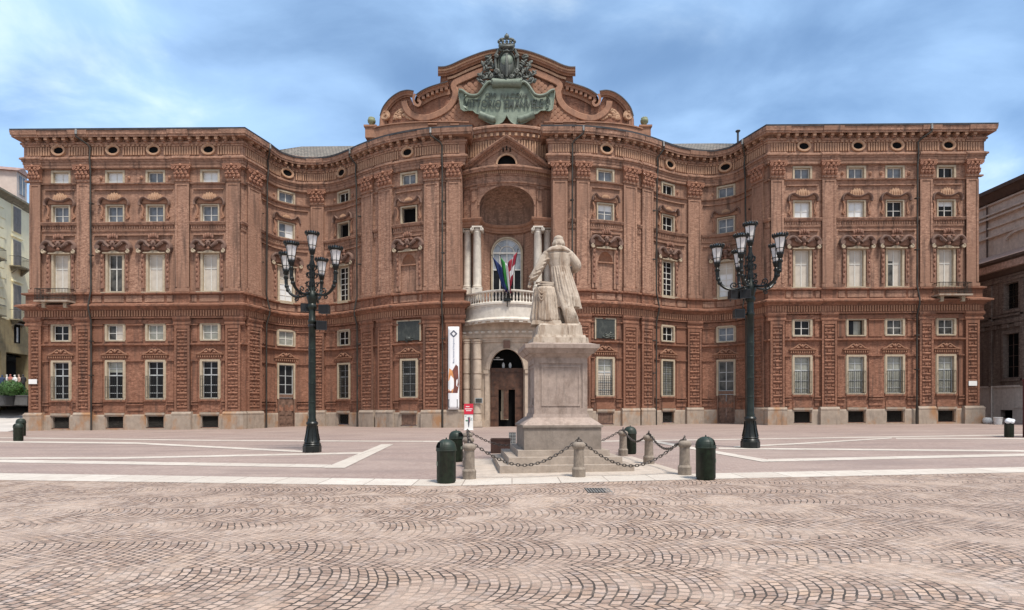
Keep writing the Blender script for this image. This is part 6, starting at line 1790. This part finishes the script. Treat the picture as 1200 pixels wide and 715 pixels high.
# drain grating in the cobbles
q = [gp(689, 578), gp(720, 578), gp(716, 572), gp(687, 572)]
xa, xb = q[0][0], q[1][0]; ya, yb = q[0][1], q[2][1]; m = MB()
m.box(xa, xb, ya, yb, gz(xa) - .1, gz(xa) + .007); m.mat(1)
n = 9
for i in range(n): u = xa + (xb - xa) * (i + .25) / n; m.box(u, u + (xb - xa) / n * .5, ya + .04, yb - .04, gz(xa) + .0065, gz(xa) + .016)
tag(m.build('drain_grating', ['blackp', 'pipe_lt']), 'rectangular grey metal drain grating in the cobbles before the monument', 'drain grating')
# dark red panel at the right margin
x, y = gp(1197.5, 513); x *= (y + .34) / y; m = MB(); m.box(x, x + 1.1, y, y + .3, gz(x), gz(x) + 2.75); m.box(x - .02, x + 1.12, y - .02, y + .32, gz(x) + 2.75, gz(x) + 2.83); m.box(x + .1, x + 1., y - .015, y, gz(x) + .5, gz(x) + 2.5)
MT['dk_red'] = plain('dark_red_paint', (.07, .015, .015), .3, 3, .5)
tag(m.build('kiosk_panel', 'dk_red'), 'tall dark red panel cut by the right edge of the view', 'panel')

# ------------------------------------------------------------------ the dark building across the right-hand street
RX = 42.0
rb = empty('side_building', (RX, 47, gz(RX))); tag(rb, 'dark brown brick building with tiled lean-to roof behind the palace right end', 'building')
MT['rb_brick'] = brick_mat('dark_brown_brick', (.24, .185, .155), (.18, .135, .11), (.26, .21, .175)); MT['rb_hi'] = stone_mat('upper_render', (.60, .48, .39), (.40, .30, .23), .5)
MT['rb_roof'] = plain('pink_roof_tiles', (.44, .30, .245), .35, 6, .85, 0, .3, .3); MT['rb_base'] = stone_mat('pale_foundation', (.62, .55, .49), (.42, .35, .30), .4); MT['rb_dark'] = stone_mat('dark_eave', (.10, .065, .05), (.05, .035, .03), .5)
def zr(y, px=1175, X=RX): return (HOR - y) * (FPX * X / (px - 600)) / FPX + EYE - gz(RX)
def wallY(px, X=RX): return FPX * X / (px - 600) - 47
Ya, Yb = 36 - 47, 75 - 47
m = MB()
wins = [(wallY(1194.5), wallY(1177), zr(364), zr(334), 'upper'), (wallY(1195), wallY(1176.5), zr(443), zr(392.5), 'lower'), (wallY(1186.5), wallY(1172.5), zr(490), zr(480.5), 'cellar')]
hz = [(a, b, c, d) for a, b, c, d, _ in wins]
ys_ = sorted(set([Ya, Yb] + [h[i] for h in hz for i in (0, 1)])); zs_l = sorted(set([-.5, zr(453), zr(318)] + [h[i] for h in hz for i in (2, 3)]))
for i in range(len(ys_) - 1):
    for j in range(len(zs_l) - 1):
        ym, zm_ = (ys_[i] + ys_[i + 1]) / 2, (zs_l[j] + zs_l[j + 1]) / 2
        if any(h[0] < ym < h[1] and h[2] < zm_ < h[3] for h in hz): continue
        m.mat(1 if zm_ < zr(453) else 0)
        m.face([(0, ys_[i], zs_l[j]), (0, ys_[i + 1], zs_l[j]), (0, ys_[i + 1], zs_l[j + 1]), (0, ys_[i], zs_l[j + 1])])
m.build('wall', ['rb_brick', 'rb_base'], rb, world=False)
for a, b, c, d, nm in wins:
    m = MB(); m.mat(0); m.box(0, .55, a - .001, a + .01, c, d); m.box(0, .55, b - .01, b, c, d); m.box(0, .55, a + .01, b - .01, d - .01, d); m.box(0, .55, a + .01, b - .01, c, c + .01)
    if nm != 'cellar':
        t = .3 if nm == 'lower' else .22
        m.box(-.07, 0, a - t, a, c - .1, d + t); m.box(-.07, 0, b, b + t, c - .1, d + t); m.box(-.07, 0, a, b, d, d + t); m.box(-.12, 0, a - t, b + t, c - .3, c - .1)
    w_ = m.build('window', 'rb_brick', rb, world=False)
    m = MB(); m.box(.4, .43, a, b, c, d); m.mat(1)
    if nm != 'cellar':
        for k in range(1, 3): m.box(.36, .4, a + (b - a) * k / 3 - .025, a + (b - a) * k / 3 + .025, c, d)
        for k in range(1, 4): m.box(.365, .4, a, b, c + (d - c) * k / 4 - .02, c + (d - c) * k / 4 + .02)
    m.build('glazing', ['black' if nm != 'upper' else 'g_dark', 'rb_dark' if nm == 'lower' else 'pipe'], w_, world=False)
m = MB()
for y0, y1, d in ((345.5, 342, .10), (339.5, 336, .05), (385, 381.5, .09), (380, 375, .2), (372, 370, .12)): m.box(-d, 0, Ya, Yb, zr(y0), zr(y1)) if not (y0 < 364 and y0 > 334) else None
m.box(-.14, 0, Ya, Yb, zr(331), zr(327.5)); m.box(-.08, 0, Ya, Yb, zr(327), zr(324.5))
for k in range(30): m.box(-.17, 0, Ya + 1.2 * k, Ya + 1.2 * k + .6, zr(375) - .75, zr(375) - .4)
m.build('string_course', 'rb_brick', rb, world=False)
m = MB()
for yc in (wallY(1161.5), wallY(1199)): m.box(-.12, 0, yc - .14, yc + .14, zr(453), zr(332))
m.build('pilaster', 'rb_brick', rb, world=False)
m = MB(); m.tube([(-.12, wallY(1163.5), 0), (-.12, wallY(1163.5), zr(452))], .06, 8); m.box(-.1, 0, Ya, Yb, zr(454.2), zr(452)); m.box(-.07, 0, Ya, wallY(1186.5) - .2, zr(478), zr(476.5))
m.build('downpipe', 'rb_base', rb, world=False)
zE_, zR_ = zr(306), zr(306) + 2.1
m = MB()
m.loops([[(-.75, y, zr(318)), (-.75, y, zE_), (-.1, y, zE_ + .1), (4.5, y, zR_), (4.5, y, zr(318))] for y in (Ya, Yb)])
m.build('roof', 'rb_roof', rb, world=False)
m = MB()
m.loops([[(-.95, y, zE_ - .16), (-.95, y, zE_ + .05), (-.76, y, zE_ + .05), (-.76, y, zE_ - .3), (-.5, y, zE_ - .75), (-.15, y, zE_ - 1.2), (0.0, y, zE_ - 1.3), (0.0, y, zE_ - .16)] for y in (Ya, Yb)])
m.build('eave', 'rb_dark', rb, world=False)
UX = 4.5; zUt = (HOR - 226) * (FPX * (RX + UX) / 575) / FPX + EYE
m = MB(); m.box(UX, UX + .5, Ya - 6, Yb, zR_ - .2, zUt); 
for dz, d in ((1.9, .2), (2.3, .28), (.95, .18), (3.2, .14), (4.1, .22)): m.box(UX - d, UX, Ya - 6, Yb, zUt - dz - .16, zUt - dz)
m.sweep([(UX, 3.6 + 1.5 * cos(pi * i / 10) * -1, zR_ + 1.1 + .55 * sin(pi * i / 10)) for i in range(11)], [(-.12, -.02), (-.12, .2), (.12, .2), (.12, -.02)], Vector((-1, 0, 0)))
m.build('upper_wall', 'rb_hi', rb, world=False)
m = MB(); m.loops([[(UX - 1.0, y, zUt - .2), (UX - 1.05, y, zUt + .12), (UX + 7, y, zUt + 2.6), (UX + 7, y, zUt - .2)] for y in (Ya - 6, Yb)])
m.loops([[(UX - .75, y, zUt - .28), (UX - .8, y, zUt - .201), (UX, y, zUt - .201), (UX, y, zUt - .85), (UX - .2, y, zUt - .8)] for y in (Ya - 6, Yb)])
m.tube([(UX - .3, wallY(1158, RX + UX), zUt - .2), (UX - .12, wallY(1158, RX + UX), zUt - .9), (UX - .1, wallY(1158, RX + UX), zR_)], .07, 6)
m.build('roof', 'rb_dark', rb, world=False)

# ------------------------------------------------------------------ left street: raised terrace, cream house, planters, people
LZ = 1.78
m = MB()
m.face([(-200, 43.2, gz(-60) - .02), (-39.3, 43.2, gz(-39.3) + .002), (-39.3, 60, LZ), (-200, 60, LZ)]); m.face([(-200, 60, LZ), (-39.3, 60, LZ), (-39.3, 200, LZ), (-200, 200, LZ)])
MT['street'] = plain('pale_street_paving', (.50, .46, .425), .15, .6, .7, 0, .4, 0, .2)
tag(m.build('street', 'street'), kind='structure')
# house frontage runs from H0 away to H1
H0, H1 = Vector((-51.6, 54.6)), Vector((-55.2, 70)); ht = (H1 - H0).normalized()
ha = atan2(ht.y, ht.x)
hb_ = empty('cream_house', (H0.x, H0.y, LZ), ha); tag(hb_, 'cream plastered house with closed shutters and balconies at the far left edge', 'house')
MT['cream_wall'] = plain('cream_plaster', (.95, .87, .60), .05, 1.5, .85, 0, .3, .12); MT['ochre'] = plain('ochre_stone', (.36, .29, .16), .2, 1.5, .8, 0, .3, .3); MT['shutter'] = plain('grey_shutters', (.26, .245, .23), .15, 3, .7); MT['slate'] = plain('house_roof', (.30, .20, .17), .3, 3, .85); MT['bronze_bal'] = plain('balcony_stone', (.22, .19, .13), .3, 3, .8)
def hs(px):   # distance along the frontage seen at a pixel
    k = (px - 600) / FPX; return (k * H0.y - H0.x) / (ht.x - k * ht.y)
def hz_(y, px=18): s = hs(px); return (HOR - y) * (H0.y + ht.y * s) / FPX + EYE - LZ
# local frame: x along the frontage (away), -y towards the street (towards +X of the world)
HLn = (H1 - H0).length; ztop = hz_(236)
m = MB(); m.mat(0); m.box(-3, HLn, 0, 8, hz_(405), ztop); m.mat(1); m.box(-3, HLn, -.12, 8, hz_(414), hz_(404.9)); m.box(-3, HLn, .02, 8, hz_(404.9) - .001 - .0, hz_(376)) if False else None
m.mat(1); m.box(-3, HLn, -.05, -.001, hz_(404.8), hz_(377)); m.mat(0)
q = hs(6)
for k in range(14): m.box(-3, q - (.25 if k % 2 else 0), -.09, -.002, hz_(376) + 1.02 * k, hz_(376) + 1.02 * k + .9) if hz_(376) + 1.02 * k + .9 < ztop else None
m.mat(1)
for s_ in (-2.4, hs(2.5), hs(34), HLn - .5): m.box(s_ - .4, s_ + .4, -.12, 1, -.5, hz_(414))
m.build('wall', ['cream_wall', 'ochre'], hb_, world=False)
m = MB(); m.box(-2.99, -2.6, .5, 7.9, -.6, hz_(414) - .31); m.box(-3, HLn, 5, 5.3, 0, hz_(414)); m.box(-3, HLn, .5, 5, hz_(414) - .3, hz_(414) - .2); 
m.build('arcade', 'black', hb_, world=False)
m = MB()
m.loops([[(x, -.0, ztop - .5), (x, -.45, ztop - .1), (x, -.7, ztop), (x, -.7, ztop + .2), (x, 0, ztop + .22)] for x in (-3, HLn)])
m.build('cornice', 'bronze_bal', hb_, world=False)
m = MB(); m.loops([[(x, -.5, ztop + .23), (x, 5, ztop + 3.2), (x, 8, ztop + .23)] for x in (-3, HLn)]); m.build('roof', 'slate', hb_, world=False)
s0, s1 = hs(17), hs(29); dz0, dz1 = ztop + .3, hz_(205, 24)
d_ = MB(); d_.box(s0, s1, -.2, 3, dz0, dz1); MT['dormer'] = plain('dormer_plaster', (.55, .47, .41), .1, 2, .85); dm = d_.build('dormer', 'dormer', hb_, world=False)
m = MB(); m.prism_xz([(s0 - .3, dz1), ((s0 + s1) / 2, dz1 + .7), (s1 + .3, dz1)], -.4, 3); m.build('roof', 'slate', dm, world=False)
m = MB(); m.box((s0 + s1) / 2 - .45, (s0 + s1) / 2 + .45, -.25, -.2, dz0 + .6, dz1 - .3); m.mat(1)
m.box((s0 + s1) / 2 - .03, (s0 + s1) / 2 + .03, -.27, -.25, dz0 + .6, dz1 - .3); m.build('window', ['g_grey', 'paint'], dm, world=False)
for c_ in (19.3, ):
    for off in (-4.4, 0, 4.4):
        s = hs(c_) + off
        for y0, y1, kind in ((272, 243, 0), (313, 282, 1), (375, 334, 2)):
            z0, z1 = hz_(y0), hz_(y1); m = MB(); w = .62
            m.box(s - w - .15, s + w + .15, -.06, -.002, z0 - .1, z1 + .15); m.box(s - w - .3, s + w + .3, -.2, -.06, z1 + .3, z1 + .45)
            wo = m.build('window', 'cream_wall', hb_, world=False)
            for sx in (-1, 1):
                m = MB(); m.box(s + (0.01 if sx > 0 else -w), s + (w if sx > 0 else -.01), -.1, -.061, z0, z1)
                n = int((z1 - z0) / .14)
                for k in range(n): m.box(s + (0.06 if sx > 0 else -w + .05), s + (w - .05 if sx > 0 else -.06), -.125, -.1005, z0 + .05 + .14 * k, z0 + .12 + .14 * k)
                m.build('shutter', 'shutter', wo, world=False)
            if kind:
                m = MB(); m.mat(0); m.loops([[(s - 1.15, -.95, z0 - .12), (s - 1.15, 0, z0 - .12), (s - 1.15, 0, z0 - .0), (s - 1.15, -.95, z0 - .0)], [(s + 1.15, -.95, z0 - .12), (s + 1.15, 0, z0 - .12), (s + 1.15, 0, z0), (s + 1.15, -.95, z0)]])
                for sx in (-.8, .8): m.loops([[(s + sx - .12, -.7, z0 - .12), (s + sx - .12, 0, z0 - .12), (s + sx - .12, 0, z0 - .8), (s + sx - .12, -.2, z0 - .6)], [(s + sx + .12, -.7, z0 - .12), (s + sx + .12, 0, z0 - .12), (s + sx + .12, 0, z0 - .8), (s + sx + .12, -.2, z0 - .6)]])
                m.mat(1)
                for k in range(16): xx = s - 1.1 + 2.2 * k / 15; m.box(xx - .012, xx + .012, -.92, -.9, z0, z0 + .95)
                m.box(s - 1.12, s + 1.12, -.93, -.89, z0 + .95, z0 + .99)
                for sx in (-1.1, 1.1): m.box(s + sx - .012, s + sx + .012, -.89, 0, z0 + .95, z0 + .99)
                m.build('balcony', ['bronze_bal', 'pipe'], hb_, world=False)
        z0, z1 = hz_(402), hz_(379); m = MB(); m.box(s - .5, s + .5, -.07, -.051, z0, z1); m.mat(1); m.box(s - .14, s + .14, -.09, -.07, z0 + .1, z1 - .4); m.mat(2); m.box(s - .7, s + .7, -.5, -.08, z1 - .1, z1)
        m.build('window', ['black', 'g_cream', 'shutter'], hb_, world=False)
# cafe terrace with planters and guests
def lp(px, y, Y): return Vector(((px - 600) * Y / FPX, Y, (HOR - y) * Y / FPX + EYE))
TZ = 2.95
t0, t1 = lp(-8, 0, 52.5), lp(34.5, 0, 54.5)
m = MB(); m.box(-54.5, -46.0, 51.0, 60.0, LZ - .1, TZ); m.box(-54.6, -45.9, 50.9, 51.0, LZ - .1, TZ + .35)
MT['terrace'] = plain('dark_terrace', (.10, .095, .09), .3, 2, .7)
tag(m.build('cafe_terrace', 'terrace'), 'low dark raised cafe terrace below the cream house', 'terrace')
MT['leaf'] = plain('bush_leaves', (.045, .11, .022), .5, 8, .6)
bq = lp(14, 0, 50.2); bz = LZ
o = empty('round_bush', (bq.x, bq.y, LZ)); tag(o, 'round clipped green bush in a dark pot at the far left', 'bush')
m = MB(); m.lathe([(.5, 0), (.62, .7), (.68, .72), (.68, .82), (.55, .82)], 16); m.build('pot', 'blackp', o, 40, world=False)
m = MB(); r = random.Random(11)
for k in range(2600):
    d = Vector((r.gauss(0, 1), r.gauss(0, 1), r.gauss(0, 1))).normalized(); rad = r.uniform(.72, 1.03) * (1 + .06 * sin(5 * d.x + 3 * d.z)); c_ = Vector((d.x * 1.0 * rad, d.y * 1.0 * rad, 1.45 + d.z * .78 * rad))
    u = d.orthogonal().normalized(); v = d.cross(u); a = r.uniform(0, 6.28); e = (u * cos(a) + v * sin(a)) * .085 + d * r.uniform(-.02, .06); f = (v * cos(a) - u * sin(a)) * .045
    m.face([c_ - e, c_ + f, c_ + e, c_ - f])
m.build('foliage', 'leaf', o, world=False)
for px, lab in ((3, 'low grey planter box left of the round bush'), (27.5, 'low grey planter box right of the round bush')):
    q = lp(px, 0, 50.3); o = empty('planter_box', (q.x, q.y, LZ)); tag(o, lab, 'planter')
    m = MB(); m.frustum(.62, .35, .72, .4, 0, .8); m.frustum(.76, .44, .76, .44, .8, .88); m.build('box', 'terrace', o, world=False)
    m = MB()
    for k in range(260):
        x_, y_, z_ = r.uniform(-.65, .65), r.uniform(-.35, .35), .88 + r.random() ** 1.5 * .5; a = r.uniform(0, 6.28)
        m.face([(x_, y_, z_), (x_ + .07 * cos(a), y_ + .07 * sin(a), z_ + .05), (x_ + .11 * cos(a), y_ + .11 * sin(a), z_ - .02), (x_ + .05 * cos(a + .8), y_ + .05 * sin(a + .8), z_ - .02)])
    m.build('foliage', 'leaf', o, world=False)
def person_mesh():
    me = bpy.data.meshes.new('p')
    V = [(0, 0, .95), (0, 0, 1.15), (0, 0, 1.38), (0, 0, 1.5), (0, .01, 1.56), (0, .02, 1.66), (0, .01, 1.74), (-.17, 0, 1.42), (-.24, .02, 1.16), (-.22, .12, .95), (.17, 0, 1.42), (.25, .02, 1.16), (.2, .16, 1.0), (-.09, 0, .9), (-.1, .03, .5), (-.1, 0, .08), (-.1, .14, .04), (.09, 0, .9), (.11, .03, .5), (.12, -.02, .08), (.12, .12, .04)]
    E = [(0, 1), (1, 2), (2, 3), (3, 4), (4, 5), (5, 6), (2, 7), (7, 8), (8, 9), (2, 10), (10, 11), (11, 12), (0, 13), (13, 14), (14, 15), (15, 16), (0, 17), (17, 18), (18, 19), (19, 20)]
    Rr = [.15, .14, .17, .07, .06, .095, .08, .07, .05, .038, .07, .05, .038, .1, .07, .05, .04, .1, .07, .05, .04]
    me.from_pydata(V, E, []); o = bpy.data.objects.new('p', me); C.objects.link(o)
    md = o.modifiers.new('s', 'SKIN'); ss_ = o.modifiers.new('u', 'SUBSURF'); ss_.levels = 1; ss_.render_levels = 1
    for i, sv in enumerate(me.skin_vertices[0].data): sv.radius = (Rr[i], Rr[i] * (.72 if i in (0, 1, 2) else 1)); sv.use_root = i == 0
    bpy.context.view_layer.update()
    r_ = bpy.data.meshes.new_from_object(o.evaluated_get(bpy.context.evaluated_depsgraph_get())); bpy.data.objects.remove(o)
    for p in r_.polygons:
        c = p.center; p.use_smooth = True
        p.material_index = 2 if c.z > 1.5 and (c.y > 0.03 and c.z < 1.72 or c.z < 1.6) else 3 if c.z > 1.55 else 0 if c.z > .92 and not (abs(c.x) > .17 and c.z < 1.02) else 2 if (abs(c.x) > .16 and c.z > .9) else 1
    return r_
PM = person_mesh()
MT['skin'] = plain('skin', (.50, .30, .21), .1, 4, .6); MT['hair'] = plain('dark_hair', (.04, .025, .018), .3, 4, .6); MT['trousers'] = plain('dark_trousers', (.03, .03, .04), .3, 4, .8)
for i, (px, col, nm, lab, rz) in enumerate([(2.5, (.03, .05, .10), 'navy', 'person in a dark blue jacket at the far left edge by the arcade', .3), (8.2, (.62, .60, .57), 'pale', 'person in a pale grey shirt standing behind the round bush', 2.2), (12.2, (.42, .16, .13), 'rose', 'person in a dusty red top behind the round bush', -2.6),
                                      (17.5, (.70, .69, .66), 'white', 'person in a bright white shirt behind the round bush', 3.0), (22.3, (.50, .33, .26), 'tan', 'person in a tan jacket right of the white-shirted person', 2.7), (27.2, (.04, .04, .045), 'black', 'person in black clothes near the palace left corner', 1.2)]):
    MT['cl_' + nm] = plain(nm + '_clothing', col, .15, 5, .8)
    me = PM.copy(); me.materials.clear()
    for k in ('cl_' + nm, 'trousers', 'skin', 'hair'): me.materials.append(MT[k])
    Y_ = 52.6 + .5 * (i % 3); q = lp(px, 0, Y_); o = put(me, 'person', None, (q.x, q.y, TZ), rz); o.scale = (1, 1, 1 + .03 * ((i * 7) % 3 - 1)); tag(o, lab, 'person', 'guests on the cafe terrace')
